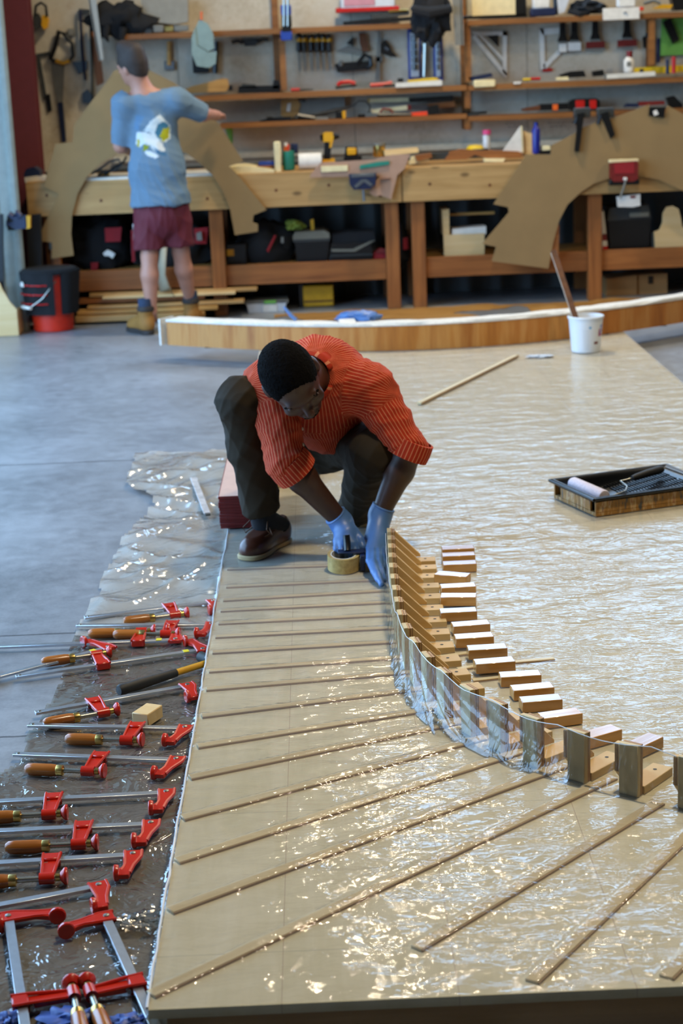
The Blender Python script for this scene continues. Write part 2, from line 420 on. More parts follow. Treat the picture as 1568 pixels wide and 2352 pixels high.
# ceiling lamps, warm
for i, (x, y) in enumerate(((0.9, 3.9), (1.2, 7.4), (0.4, 10.7), (4.6, 9.0))):
    L = thing('ceiling_lamp', ('bell-shaped lamp hanging from the ceiling above the near battens', 'bell-shaped lamp hanging from the ceiling above the far half of the platform', 'bell-shaped lamp hanging from the ceiling just in front of the shelving', 'bell-shaped lamp hanging from the ceiling at the far right corner')[i], 'lamp', (x, y, ZC - 0.9), 0, 'high-bay lamps above the workshop')
    put('shade', MB().lathe([(0.07, 0.35), (0.1, 0.3), (0.2, 0.1), (0.24, 0.0), (0.235, 0.0), (0.195, 0.1), (0.09, 0.29)], closed=True), 'steel_grey', L)
    put('stem', MB().cyl((0, 0, 0.33), (0, 0, 0.9), 0.012), 'steel_grey', L)
    ld = bpy.data.lights.new('lamp_light', 'AREA'); ld.shape = 'DISK'; ld.size = 0.36; ld.energy = (120, 64, 120, 90)[i]; ld.color = (1.0, 0.82, 0.56)
    lo = bpy.data.objects.new('lamp_light', ld); COL.objects.link(lo); lo.parent = L; lo.location = (0, 0, 0.03)

# ------------------------------------------------------------------ the low work platform
PX0, PX1, PY0, PY1, PH = -0.342, 1.722, 2.675, 9.95, 0.09
plat = thing('work_platform', 'long low plywood work platform covered in clear plastic on the concrete floor', 'platform', (0.69, 6.3, 0))
def local(o, mb):
    l = np.array(o.location); mb.v = [tuple(np.array(p) - l) for p in mb.v]; return mb
ys = [PY0, PY0 + 2.44, PY0 + 4.88, PY1]
xs_ = [PX0, PX1]
for j in range(3):
    for i in range(1):
        put('plywood_sheet', local(plat, MB().span((xs_[i] + (0.0006 if i else 0), ys[j] + (0.0003 if j else 0), PH - 0.018), (xs_[i + 1], ys[j + 1] - 0.0003, PH))), 'ply_sheet', plat)
e = 0.03
put('front_rail', local(plat, MB().span((PX0 + e, PY0 + 0.004, 0), (PX1 - e, PY0 + e + 0.038, PH - 0.018))), 'pine', plat)
put('back_rail', local(plat, MB().span((PX0 + e, PY1 - e - 0.038, 0), (PX1 - e, PY1 - e, PH - 0.018))), 'fir', plat)
put('side_rail', local(plat, MB().span((PX0 + e, PY0 + e + 0.038, 0), (PX0 + e + 0.038, PY1 - e - 0.038, PH - 0.018))), 'pine_y', plat)
put('side_rail', local(plat, MB().span((PX1 - e - 0.038, PY0 + e + 0.038, 0), (PX1 - e, PY1 - e - 0.038, PH - 0.018))), 'pine_y', plat)

# thin radiating battens
BATTENS = [((522, 1309), (790, 1300)), ((515, 1350), (888, 1333)), ((508, 1381), (893, 1358)), ((502, 1405), (897, 1385)), ((497, 1434), (900, 1414)),
           ((490, 1465), (905, 1444)), ((483, 1501), (910, 1476)), ((475, 1544), (918, 1512)), ((468, 1586), (945, 1546)), ((458, 1648), (978, 1583)),
           ((448, 1718), (1010, 1628)), ((430, 1790), (1060, 1660)), ((413, 1884), (1118, 1695)), ((400, 1983), (1197, 1728)), ((384, 2098), (1297, 1760)),
           ((346, 2288), (1405, 1788)), ((955, 2182), (1512, 1846)), ((1220, 2258), (1640, 1862)), ((1528, 2248), (1700, 2080))]
ords = ['farthest', 'second', 'third', 'fourth', 'fifth', 'sixth', 'seventh', 'eighth', 'ninth', 'tenth', 'eleventh', 'twelfth', 'thirteenth', 'fourteenth', 'fifteenth', 'sixteenth', 'seventeenth', 'eighteenth', 'nineteenth']
BT = []
for i, (a, b) in enumerate(BATTENS):
    A, B = at(*a, PH), at(*b, PH); d = B - A; L = np.linalg.norm(d[:2]); ang = math.atan2(d[1], d[0])
    if i >= 1 and i <= 14: A = A + nrm(d) * 0.006; L -= 0.006
    BT.append((A, B, ang, L))
    wd = 0.016 + 0.0007 * min(i, 14)
    hh = 0.0055
    lab = {0: 'thin pale batten under plastic just behind the tape roll, farthest of the row',
           16: 'short thin batten starting in the middle of the plywood, third nearest the camera',
           17: 'wide pale batten near the front edge, second nearest the camera',
           18: 'pale batten cut off by the right front corner of the photo'}.get(i, '%s thin pale batten under plastic, counted from the crouching man towards the camera' % ords[i])
    if i == 15: lab = 'long batten ending at the front left corner of the platform'
    mb = MB().box((L / 2, 0, hh / 2), (L, wd, hh))
    o = put('batten', mb, 'strip_wood', None, bevel=0.0012); o.location = tuple(A); o.location.z = PH + 0.0003; o.rotation_euler.z = ang
    tag(o, lab, 'batten', 'battens fanned out on the platform')
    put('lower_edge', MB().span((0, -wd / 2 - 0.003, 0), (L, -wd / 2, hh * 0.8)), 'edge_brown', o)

# plywood angle brackets standing along the curve
CURVE = [(891, 1300), (892, 1318), (893, 1338), (894, 1361), (896, 1386), (899, 1413), (903, 1441), (908, 1470), (915, 1502), (927, 1535), (946, 1570), (975, 1606), (1012, 1645),
         (1070, 1687), (1136, 1724), (1217, 1760), (1322, 1796), (1442, 1828), (1578, 1862)]
CP = [at(*p, PH) for p in CURVE]
def bracket_parts(parent):
    t2 = 0.012; w = 0.046; H = 0.118
    b = put('base', MB().span((0.024, -w / 2 - 0.004, 0), (0.150, w / 2 - 0.0005, 0.019)), 'birch', parent, bevel=0.0012)
    put('screw_hole', MB().lathe([(0.0045, 0.0191), (0.0, 0.0186)], (0.118, 0, 0.0004), n=10), 'black_rubber', b)
    u = put('upright', MB().span((0, -w / 2, 0.0), (t2, w / 2, H)), 'birch_face', parent, bevel=0.001)
    put('backing_ply', MB().span((t2 + 0.0003, -w / 2 + 0.001, 0.0), (0.0238, w / 2 - 0.001, H - 0.002)), 'ply_edge_x', parent)
    g = MB().prism([(0.005, 0.048), (0.026, 0.024), (0.104, 0.0195), (0.104, 0.027), (0.018, H - 0.004), (0.005, H - 0.004)], 0.0125, (0, w / 2 + 0.0130, 0), np.array([[1, 0, 0], [0, 0, 1], [0, -1, 0]]))
    put('gusset', g, 'birch', parent, bevel=0.001)
    put('gusset_edge', MB().span((0.0046, w / 2 + 0.0008, 0.048), (0.0052, w / 2 + 0.0128, H - 0.007)), 'ply_edge_y', parent)
BR = []
for i, P in enumerate(CP):
    q = CP[min(i + 1, len(CP) - 1)] - CP[max(i - 1, 0)]
    nrml = np.array([-q[1], q[0]]) if False else np.array([-q[1], q[0]])
    ang = math.atan2(nrml[1], nrml[0]) if nrml[0] > 0 else math.atan2(-nrml[1], -nrml[0])
    BR.append((P, ang))
for i, (P, ang) in enumerate(BR):
    names = 'plywood angle bracket, %s along the curve counted from the gloved hands' % (ords[i] if i else 'first')
    if i == len(BR) - 1: names = 'plywood angle bracket half cut off by the right edge of the photo'
    if i == len(BR) - 2: names = 'upright plywood angle bracket nearest the camera that is fully in view'
    o = thing('angle_bracket', names, 'bracket', (P[0], P[1], PH + 0.0006), ang, 'plywood angle brackets along the curve')
    if i == 0: bracket_parts(o); first_br = o; children_map()
    else:
        for ch in KIDS[first_br.name]: copy_tree(ch, o)

# loose wooden blocks: left px, right px, y of the lower front edge, turn in degrees
BLOCKS = [(1016, 1089, 1281, 0), (1017, 1091, 1297, 0), (1018, 1095, 1317, 0), (999, 1068, 1344, -24), (1012, 1095, 1371, 2), (1010, 1094, 1399, -8), (1012, 1096, 1434, 1), (1040, 1128, 1460, 6),
          (1045, 1137, 1494, 4), (1075, 1167, 1521, 3), (1092, 1186, 1553, 6), (1151, 1243, 1579, 3), (1178, 1275, 1609, 7), (1203, 1289, 1637, 6), (1250, 1337, 1672, 14), (1357, 1424, 1714, 30), (1466, 1520, 1735, 42)]
for i, (x0, x1, yb, a) in enumerate(BLOCKS):
    A, B = at(x0, yb + 0.04 * (x1 - x0) / 2, PH), at(x1, yb - 0.04 * (x1 - x0) / 2, PH); ang = math.radians(a) ; L = (B[0] - A[0]) * (1.0 if abs(a) < 20 else 1.0)
    L = 0.104 if i < 13 else 0.1
    c = (A + B) / 2; dp = 0.044; hh = 0.027 if i > 2 else 0.026
    cc = c[:2] + np.array([-math.sin(ang), math.cos(ang)]) * (dp / 2)
    lab = {0: 'small wooden block farthest from the camera in the loose row', 3: 'wooden block turned askew beside the bracket row', 11: 'wooden block set farther right than its neighbours, near the end of a batten',
           14: 'wooden block seen behind the upright brackets through plastic', 15: 'turned wooden block behind the gap between two near brackets', 16: 'wooden block behind the nearest full bracket'}.get(i, '%s wooden block in the loose row beside the brackets, counted from far to near' % ords[i])
    o = put('wood_block', MB().box((0, 0, hh / 2), (L, dp, hh)), 'block_wood', None, bevel=0.0016)
    o.location = (cc[0], cc[1], PH + 0.003 + (0.006 if i in (5, 6, 8, 9, 10) else 0)); o.rotation_euler.z = ang; tag(o, lab, 'block', 'loose wooden blocks beside the brackets')
# strip ends running out under the blocks
for k, (a, b) in enumerate((((985, 1352), (1015, 1349)), ((1095, 1531), (1272, 1516)), ((1010, 1512), (1076, 1503)), ((1050, 1540), (1100, 1532)), ((1085, 1566), (1155, 1558)))):
    A, B = at(*a, PH), at(*b, PH); d = B - A; L = np.linalg.norm(d[:2])
    o = put('batten_end', MB().box((L / 2, 0, 0.003), (L, 0.016, 0.006)), 'strip_wood', None, bevel=0.001); o.location = (A[0], A[1], PH + 0.0003); o.rotation_euler.z = math.atan2(d[1], d[0])
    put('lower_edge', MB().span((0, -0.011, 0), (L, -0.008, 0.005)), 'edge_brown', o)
    tag(o, ['short batten end peeping out far up the block row', 'long thin batten end running out right past the blocks', 'bright batten end between bracket and block row', 'shiny batten end just below the long one', 'batten end leading to the block set farther right'][k], 'batten', 'batten ends between brackets and blocks')

# ------------------------------------------------------------------ plastic film
def vnoise(X, Y, s, seed):
    """smooth value noise on arrays"""
    r = np.random.default_rng(seed); T = r.random((64, 64)); x = X / s; y = Y / s
    i = np.floor(x).astype(int); j = np.floor(y).astype(int); u = x - i; v = y - j; u = u * u * (3 - 2 * u); v = v * v * (3 - 2 * v)
    a = T[i % 64, j % 64]; b = T[(i + 1) % 64, j % 64]; c = T[i % 64, (j + 1) % 64]; d = T[(i + 1) % 64, (j + 1) % 64]
    return (a * (1 - u) + b * u) * (1 - v) + (c * (1 - u) + d * u) * v
def gridmesh(name, P, keep=None):
    ny, nx, _ = P.shape; idx = np.arange(ny * nx).reshape(ny, nx)
    q = np.stack([idx[:-1, :-1], idx[:-1, 1:], idx[1:, 1:], idx[1:, :-1]], -1).reshape(-1, 4)
    V = P.reshape(-1, 3)
    if keep is not None:
        q = q[keep[q.ravel()].reshape(-1, 4).all(1)] if keep.ndim == 1 else q[keep.reshape(-1)[q.ravel()].reshape(-1, 4).all(1)]
        used = np.unique(q); remap = -np.ones(len(V), int); remap[used] = np.arange(len(used)); V = V[used]; q = remap[q]
    me = bpy.data.meshes.new(name); me.from_pydata(V.tolist(), [], q.tolist()); me.shade_smooth(); return me
def drape(name, y0, y1, dx, dy, x0=PX0, x1=PX1):
    X, Y = np.meshgrid(np.linspace(x0, x1, int((x1 - x0) / dx) + 1), np.linspace(y0, y1, int((y1 - y0) / dy) + 1))
    a = 0.35; U = X * math.cos(a) + Y * math.sin(a); V = -X * math.sin(a) + Y * math.cos(a)
    R1 = np.abs(vnoise(U * 0.6 + 0.05 * vnoise(X, Y, 0.2, 8), V, 0.06, 1) - 0.5) * 2; R2 = vnoise(X, Y, 0.05, 2); R3 = np.abs(vnoise(U, V * 0.4, 0.045, 3) - 0.5) * 2
    amp = 0.35 + 0.65 * vnoise(X, Y, 0.5, 5)
    far = np.clip((Y - 4.8) / 1.5, 0, 1)
    Z = 0.0016 + amp * ((0.0024 - 0.0006 * far) * (1 - R1) ** 2 + 0.0012 * R2 + 0.0016 * (1 - R3) ** 2)
    for i, (A, B, ang, L) in enumerate(BT):
        c, s = math.cos(ang), math.sin(ang); u = (X - A[0]) * c + (Y - A[1]) * s; v = np.abs(-(X - A[0]) * s + (Y - A[1]) * c)
        hh = 0.0072; wd = 0.0105 + 0.0004 * min(i, 14)
        prof = hh + 0.001 * R2 - np.clip(v - wd, 0, 1) * (0.9 + 0.9 * R1) - np.clip(-u - 0.003, 0, 1) - np.clip(u - L, 0, 1) * 0.7
        Z = np.maximum(Z, prof)
    return np.stack([X, Y, PH + Z], -1)
sheet = thing('plastic_sheet', 'clear plastic sheet stretched over the plywood platform and its battens', 'plastic sheet', (0.69, 6.3, PH))
put('near_film', gridmesh('near_film', drape('n', PY0 - 0.001, 5.6, 0.0085, 0.0085) - np.array([0.69, 6.3, PH])), 'film_platform', sheet)
put('far_film', gridmesh('far_film', drape('f', 5.6, PY1, 0.014, 0.014) - np.array([0.69, 6.3, PH])), 'film_platform', sheet)
# the film hanging down the front edge
u = np.linspace(PX0, PX1, 120); w = np.linspace(0, 1, 14); U, Wd = np.meshgrid(u, w)
Pf = np.stack([U, PY0 - 0.004 - 0.05 * Wd ** 1.6 * (0.6 + 0.8 * vnoise(U, Wd * 0, 0.11, 9)), PH + 0.002 - (PH - 0.002) * Wd], -1)
put('front_drape', gridmesh('front_drape', Pf - np.array([0.69, 6.3, PH])), 'film_drape', sheet)
# the film rolled up against the bracket faces
cur = np.array([p[:2] for p in CP]); seg = np.r_[0, np.cumsum(np.linalg.norm(np.diff(cur, axis=0), axis=1))]
tt = np.linspace(0.05, seg[-1], 420); cx_ = np.interp(tt, seg, cur[:, 0]); cy_ = np.interp(tt, seg, cur[:, 1])
dx_ = np.gradient(cx_); dy_ = np.gradient(cy_); ln = np.hypot(dx_, dy_); nx_ = dy_ / ln; ny_ = -dx_ / ln
sg = np.where(nx_ < 0, 1, -1); nx_ *= sg; ny_ *= sg
hv = np.linspace(0, 1, 40); T_, Hh = np.meshgrid(tt, hv)
crumple = np.exp(-((T_ - 1.35) / 0.38) ** 2)
out = 0.004 + 0.036 * (1 - Hh) ** 3 * (0.3 + crumple) + 0.006 * np.abs(vnoise(T_, Hh * 0.12, 0.05, 12) - .5) + crumple * (0.02 * (1 - Hh) * vnoise(T_ + 0.4 * Hh, Hh * 0.1, 0.035, 13))
top = 0.121 + 0.004 * vnoise(T_, T_ * 0, 0.2, 14) - 0.012 * np.abs(np.sin(T_ * 14))
Pw = np.stack([np.interp(T_, tt, cx_) + np.interp(T_, tt, nx_) * out, np.interp(T_, tt, cy_) + np.interp(T_, tt, ny_) * out, PH + 0.004 + Hh * top], -1)
put('upturned_film', gridmesh('upturned_film', Pw - np.array([0.69, 6.3, PH])), 'film_wall', sheet)
put('bright_hem', MB().tube([Pw[-1, k] + np.array([0, 0, 0.0005]) - np.array([0.69, 6.3, PH]) for k in range(0, 420, 6)], 0.0011, 6), 'pvc_clear', sheet)

# film spread over the floor on the left
def inside(poly, X, Y):
    r = np.zeros(X.shape, bool); n = len(poly)
    for i in range(n):
        (xa, ya), (xb, yb) = poly[i], poly[(i + 1) % n]
        c = ((ya > Y) != (yb > Y)) & (X < (xb - xa) * (Y - ya) / (yb - ya + 1e-12) + xa); r ^= c
    return r
edge_px = [(520, 1005), (430, 1022), (312, 1036), (292, 1085), (288, 1118), (345, 1150), (350, 1165), (315, 1205), (282, 1245), (235, 1335), (196, 1405), (168, 1450), (150, 1520), (118, 1605), (62, 1672), (30, 1745), (-60, 1800), (-220, 2000), (-320, 2600)]
ep = [tuple(at(*p, 0.01)[:2]) for p in edge_px]
poly = ep + [(PX0, ep[-1][1]), (PX0, ep[0][1])]
X, Y = np.meshgrid(np.arange(-1.45, PX0 + 0.001, 0.0095), np.arange(2.2, 7.5, 0.0095))
keep = inside(poly, X + 0.02 * (vnoise(X, Y, 0.1, 31) - .5), Y + 0.03 * (vnoise(X, Y, 0.12, 32) - .5))
a = -0.5; U = X * math.cos(a) + Y * math.sin(a); V = -X * math.sin(a) + Y * math.cos(a)
R1 = np.abs(vnoise(U * 0.4, V, 0.11, 21) - 0.5) * 2; R2 = np.abs(vnoise(U, V * 0.4, 0.08, 22) - 0.5) * 2; R3 = vnoise(X, Y, 0.3, 23); R4 = np.abs(vnoise(X, Y, 0.035, 24) - .5) * 2
far = np.clip((Y - 4.9) / 0.7, 0, 1)
Z = 0.0015 + 0.007 * R3 * (1 - R1) ** 3 + 0.004 * (1 - R2) ** 3 + 0.0012 * R4
Z = Z * (0.85 + 0.15 * np.clip((Y - 4.3) / 0.5, 0, 1)) + far * (0.028 * R3 * (1 - R1) ** 2 + 0.016 * vnoise(X, Y, 0.16, 26) * (1 - R2))
Z = Z + np.clip((X - (PX0 - 0.028)) / 0.028, 0, 1) ** 2.0 * (PH + 0.002 - Z) * 0.97
Z = Z + np.exp(-((X + 0.92) / 0.14) ** 2 - ((Y - 6.45) / 0.3) ** 2) * (0.02 + 0.07 * vnoise(X, Y, 0.12, 27))
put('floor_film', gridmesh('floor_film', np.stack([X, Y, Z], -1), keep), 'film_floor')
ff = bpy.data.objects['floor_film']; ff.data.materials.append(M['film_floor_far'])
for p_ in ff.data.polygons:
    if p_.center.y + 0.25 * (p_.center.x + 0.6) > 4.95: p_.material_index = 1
tag(ff, 'crumpled clear plastic sheeting on the concrete under the red clamps', 'plastic sheet')
# the bright folded corner of the film along the platform's left edge
yy = np.arange(PY0, 6.2, 0.02)
put('edge_fold', MB().tube([(PX0 - 0.003 + 0.004 * (vnoise(np.array([q]), np.array([0.]), 0.06, 33)[0] - .5) - 0.69, q - 6.3, 0.0025 + 0.003 * (vnoise(np.array([q]), np.array([3.]), 0.07, 34)[0] - .5)) for q in yy], 0.0028, 6), 'pvc_clear', sheet)
# ------------------------------------------------------------------ bar clamps on the floor
AX_XZ = np.array([[1, 0, 0], [0, 0, 1], [0, -1, 0]])
def clamp_mesh_parts(L, s, label_yellow=False, throat=0.088):
    """local: free end of the bar at 0, fixed jaw at x = L, jaws towards -y; the bar lies flat, s = slider position. Returns list of (part, builder, material, parent index)"""
    parts = []
    bw, bt, z0 = 0.019, 0.0075, 0.011
    bar = MB().box((L / 2, 0, z0 + bt / 2), (L, bw, bt)); parts.append(('bar', bar, 'steel_bar', None, 0.0008))
    parts.append(('rivet', MB().lathe([(0.0045, 0), (0.004, 0.0015), (0, 0.002)], (0.012, 0, z0 + bt), n=10), 'zinc', 0, 0))
    if label_yellow: parts.append(('label', MB().box((L - 0.055, 0, z0 + bt + 0.0005), (0.016, bw + 0.001, 0.0012)), 'label_yellow', 0, 0))
    # fixed jaw: an I-section arm with raised rims and a pad
    t = throat
    web = MB().prism([(-0.016, 0.016), (0.020, 0.016), (0.020, -0.012), (0.006, -t * 0.55), (0.000, -t - 0.012), (-0.026, -t - 0.012), (-0.026, -t + 0.014), (-0.012, -t * 0.55), (-0.014, -0.012)][::-1], 0.011, (L - 0.008, 0, z0 - 0.002))
    parts.append(('fixed_jaw', web, 'clamp_red', None, 0.0015)); fj = len(parts) - 1
    for side in (((0.020, 0.018), (0.020, -0.012), (0.006, -t * 0.6), (0.0, -t)), ((-0.016, 0.018), (-0.014, -0.012), (-0.012, -t * 0.55), (-0.018, -t + 0.012))):
        parts.append(('rim', MB().tube([(L - 0.008 + x, y, z0 + 0.006) for x, y in side], 0.0042, 6, sx=1.0), 'clamp_red', fj, 0))
    A = frame_from((-1, 0, 0))
    parts.append(('pad', MB().lathe([(0.0, 0), (0.016, 0.0), (0.0175, 0.004), (0.0175, 0.009), (0.015, 0.011), (0.0, 0.011)], (L - 0.030, -t, z0 + 0.008), A, 18), 'clamp_red', fj, 0))
    parts.append(('rivet', MB().lathe([(0.0065, 0), (0.006, 0.002), (0, 0.003)], (L - 0.006, 0.001, z0 + 0.0088), n=12), 'zinc', fj, 0))
    # sliding jaw
    hd = MB().box((s, 0.002, z0 + 0.003), (0.040, 0.031, 0.022))
    parts.append(('sliding_jaw', hd, 'clamp_red', None, 0.003)); sj = len(parts) - 1
    arm = MB().prism([(-0.016, -0.008), (0.016, -0.008), (0.012, -t), (-0.012, -t)][::-1], 0.010, (s, 0, z0 - 0.002))
    parts.append(('jaw_arm', arm, 'clamp_red', sj, 0.0015))
    for q in (-1, 1): parts.append(('rim', MB().tube([(s + q * 0.0185, 0.018, z0 + 0.012), (s + q * 0.017, -0.012, z0 + 0.012), (s + q * 0.012, -t + 0.006, z0 + 0.008)], 0.0036, 6), 'clamp_red', sj, 0))
    parts.append(('pin', MB().cyl((s - 0.024, -0.017, z0 + 0.004), (s - 0.006, -0.017, z0 + 0.004), 0.0045, n=10), 'zinc', sj, 0))
    parts.append(('barrel', MB().cyl((s - 0.016, -t, z0 + 0.005), (s + 0.016, -t, z0 + 0.005), 0.0125, n=16), 'clamp_red', sj, 0))
    # screw with thread, swivel pad, wooden handle
    x0, x1 = s - 0.062, s + 0.030; prof = []; n = 26
    for k in range(n + 1): prof.append((0.0058 + (0.0009 if k % 2 else 0), x0 + (x1 - x0) * k / n))
    X = frame_from((1, 0, 0))
    parts.append(('screw', MB().lathe(prof, (0, -t, z0 + 0.005), X, 12), 'zinc', None, 0)); sc = len(parts) - 1
    parts.append(('swivel_pad', MB().lathe([(0.0, x1 - 0.002), (0.009, x1 - 0.002), (0.0175, x1 + 0.006), (0.0185, x1 + 0.009), (0.0175, x1 + 0.0125), (0, x1 + 0.0125)], (0, -t, z0 + 0.008), X, 18), 'clamp_red', None, 0))
    parts.append(('collar', MB().lathe([(0.0085, x1 - 0.012), (0.0085, x1 - 0.003), (0.0, x1 - 0.002)], (0, -t, z0 + 0.006), X, 14), 'brass', len(parts) - 1, 0))
    hx = x0; parts.append(('handle', MB().lathe([(0.0, hx - 0.098), (0.009, hx - 0.097), (0.0142, hx - 0.090), (0.0152, hx - 0.075), (0.0150, hx - 0.03), (0.0125, hx - 0.012), (0.0125, hx - 0.012)], (0, -t, 0.0155), X, 20), 'handle_wood', None, 0))
    parts.append(('ferrule', MB().lathe([(0.0128, hx - 0.018), (0.0138, hx - 0.016), (0.0132, hx - 0.002), (0.0085, hx)], (0, -t, 0.0155), X, 18), 'brass', len(parts) - 1, 0))
    return parts
# free end px, jaw end px, slider px (x along the bar), jaws to the viewer (1) or away (-1), yellow label, label text
CLAMPS = [((194, 1421), (494, 1384), 388, 1, 0, 'red bar clamp with thin steel bar, farthest of the pile on the plastic'),
          ((176, 1439), (490, 1437), 395, 1, 0, 'red bar clamp whose bar lies second farthest, handle pointing left'),
          ((-60, 1490), (408, 1472), 318, -1, 1, 'bar clamp with yellow label, jaws turned away, long bar reaching the left edge'),
          ((-160, 1598), (252, 1489), -28, -1, 1, 'bright steel bar clamp slanting up from the left edge, jaw pointing away'),
          ((36, 1557), (470, 1494), 232, -1, 1, 'bar clamp lying just above the hammer grip with yellow label near the platform'),
          ((81, 1640), (436, 1577), 214, 1, 0, 'bar clamp just below the black hammer grip, wooden handle at left'),
          ((65, 1668), (430, 1676), 314, 1, 0, 'bar clamp touching the pale wood offcut, whole wooden handle in view'),
          ((32, 1735), (410, 1749), 231, 1, 0, 'bar clamp below the one touching the offcut, angled slightly down to the right'),
          ((-70, 1848), (388, 1824), 123, 1, 0, 'bar clamp whose handle is cut by the left edge, upper of two such'),
          ((-60, 1915), (353, 1896), 192, 1, 0, 'bar clamp with its whole orange-brown handle lying between two cut-off ones'),
          ((-120, 1993), (312, 1967), 118, 1, 0, 'bar clamp whose handle is cut by the left edge, lower of two such'),
          ((-150, 2112), (234, 2038), -60, 1, 0, 'bar clamp of which only a thick bar and fixed jaw enter from the left'),
          ((74, 2470), (20, 2108), (53, 2308), 1, 0, 'bar clamp standing on end towards the camera at the left, jaws pointing right'),
          ((400, 2460), (242, 2108), (320, 2262), -1, 0, 'bar clamp pointing at the camera with its head by the platform corner')]
for i, (a, b, sx, side, ly, lab) in enumerate(CLAMPS):
    A, B = at(*a, 0.016), at(*b, 0.016); d = (B - A)[:2]; L = float(np.hypot(*d)); ang = math.atan2(d[1], d[0])
    if isinstance(sx, tuple): s = float((at(*sx, 0.016) - A)[:2] @ nrm(d))
    else: s = L * (sx - a[0]) / (b[0] - a[0])
    o = thing('bar_clamp', lab, 'clamp', (A[0], A[1], 0.004), ang, 'red bar clamps on the plastic sheet')
    made = []
    for nm, mb, mt, par, bev in clamp_mesh_parts(L, s, bool(ly), 0.088 if i < 12 else (0.094 if i == 12 else 0.084)):
        if side < 0: mb.v = [(x, -y, z) for x, y, z in mb.v]; mb.f = [tuple(reversed(q)) for q in mb.f]
        made.append(put(nm, mb, mt, o if par is None else made[par], bevel=bev))

# ------------------------------------------------------------------ hammer, offcut, marker, blue glove
def along(a, b, z):
    A, B = at(*a, z), at(*b, z); d = (B - A)[:2]; return A, math.atan2(d[1], d[0]), float(np.hypot(*d))
A, ang, L = along((272, 1589), (470, 1527), 0.02)
h = thing('hammer', 'hammer with black rubber grip and yellow shaft lying on the plastic', 'hammer', (A[0], A[1], 0.006), ang)
put('grip', MB().lathe([(0, 0), (0.013, 0.001), (0.0165, 0.008), (0.0145, 0.03), (0.0155, 0.07), (0.0135, 0.12), (0.0115, L * 0.66), (0.010, L * 0.66)], (0, 0, 0.017), frame_from((1, 0, 0)), 16), 'black_rubber', h)
put('shaft', MB().lathe([(0.0095, L * 0.66), (0.0095, L * 1.08)], (0, 0, 0.017), frame_from((1, 0, 0)), 14), 'yellow_tool', h)
hd = put('head', MB().box((L * 1.1, 0, 0.017), (0.026, 0.05, 0.024)), 'steel_grey', h, bevel=0.003)
put('face', MB().cyl((L * 1.1, 0.022, 0.017), (L * 1.1, 0.058, 0.017), 0.0145, 0.0155), 'dark_grey', hd)
put('claw', MB().tube([(L * 1.1, -0.02, 0.017), (L * 1.1 + 0.004, -0.05, 0.016), (L * 1.1 - 0.008, -0.085, 0.012)], [0.012, 0.009, 0.003], 8), 'steel_grey', hd)
A = at(338, 1660, 0.01)
o = put('wood_offcut', MB().box((0, 0, 0.018), (0.048, 0.075, 0.034)), 'birch', None, bevel=0.002); o.location = (A[0], A[1] + 0.02, 0.006); o.rotation_euler.z = -0.45
tag(o, 'small pale wood offcut lying among the red clamps', 'offcut')
A, ang, L = along((444, 1100), (476, 1182), 0.03)
mk = thing('paint_stirrer', 'glue-smeared white stirring stick lying on the crumpled plastic', 'stick', (A[0], A[1], 0.03), ang)
put('blade', MB().box((L / 2, 0, 0.004), (L, 0.026, 0.006)), 'smeared_stick', mk, bevel=0.0015)
put('dark_tip', MB().box((L + 0.012, 0, 0.004), (0.024, 0.02, 0.007)), 'dark_grey', mk, bevel=0.0015)

def crumple(name, mat, c, r, seed, flat=0.4, n=26, amp=0.6, parent=None, s=0.3):
    """a crumpled soft lump"""
    r_ = np.random.default_rng(seed); u = np.linspace(0, 2 * PI, n, endpoint=False); v = np.linspace(0.02, PI - 0.02, n // 2)
    U, V = np.meshgrid(u, v); d = np.stack([np.sin(V) * np.cos(U), np.sin(V) * np.sin(U), np.cos(V)], -1); rr = np.ones(U.shape)
    for k in range(9):
        w = r_.normal(size=3) * (2 + k * 0.9); ph = r_.random() * 6; rr += amp / (1.6 + k * 0.35) * (np.abs(np.sin(d @ w + ph)) - 0.6)
    P = d * rr[..., None] * np.array(r if not np.isscalar(r) else (r, r, r)); P[..., 2] = np.maximum(P[..., 2] * 1.0, -flat * (r[2] if not np.isscalar(r) else r))
    vs = (P + np.array(c)).reshape(-1, 3); m, k = U.shape
    fs = [(i * k + j, i * k + (j + 1) % k, (i + 1) * k + (j + 1) % k, (i + 1) * k + j) for i in range(m - 1) for j in range(k)]
    fs += [tuple(range(k))[::-1], tuple(range((m - 1) * k, m * k))]
    mb = MB().add([tuple(p) for p in vs], [tuple(reversed(q)) for q in fs]); return put(name, mb, mat, parent, smooth=50)
for k, (px, py, rr, lab) in enumerate(((150, 2338, (0.045, 0.03, 0.010), 'crumpled dark blue disposable glove under the nearest clamp handles'), (285, 2348, (0.035, 0.02, 0.009), 'scrap of dark blue glove at the bottom between clamp and platform'), (20, 2346, (0.02, 0.02, 0.012), 'bit of dark blue glove in the bottom left corner'))):
    c = at(px, py, 0.01); o = crumple('disposable_glove', 'nitrile_dark', (0, 0, 0.008), rr, 40 + k, 0.9); o.location = (c[0], c[1], 0.002)
    tag(o, lab, 'glove', 'used blue gloves')
    o2 = put('cuff', MB().tube([(rr[0] * 0.6, rr[1] * 0.3, 0.008), (rr[0] * 1.1, rr[1] * 0.7, 0.009), (rr[0] * 1.5, rr[1] * 0.6, 0.008)], [0.005, 0.008, 0.009], 9), 'nitrile_dark', o)

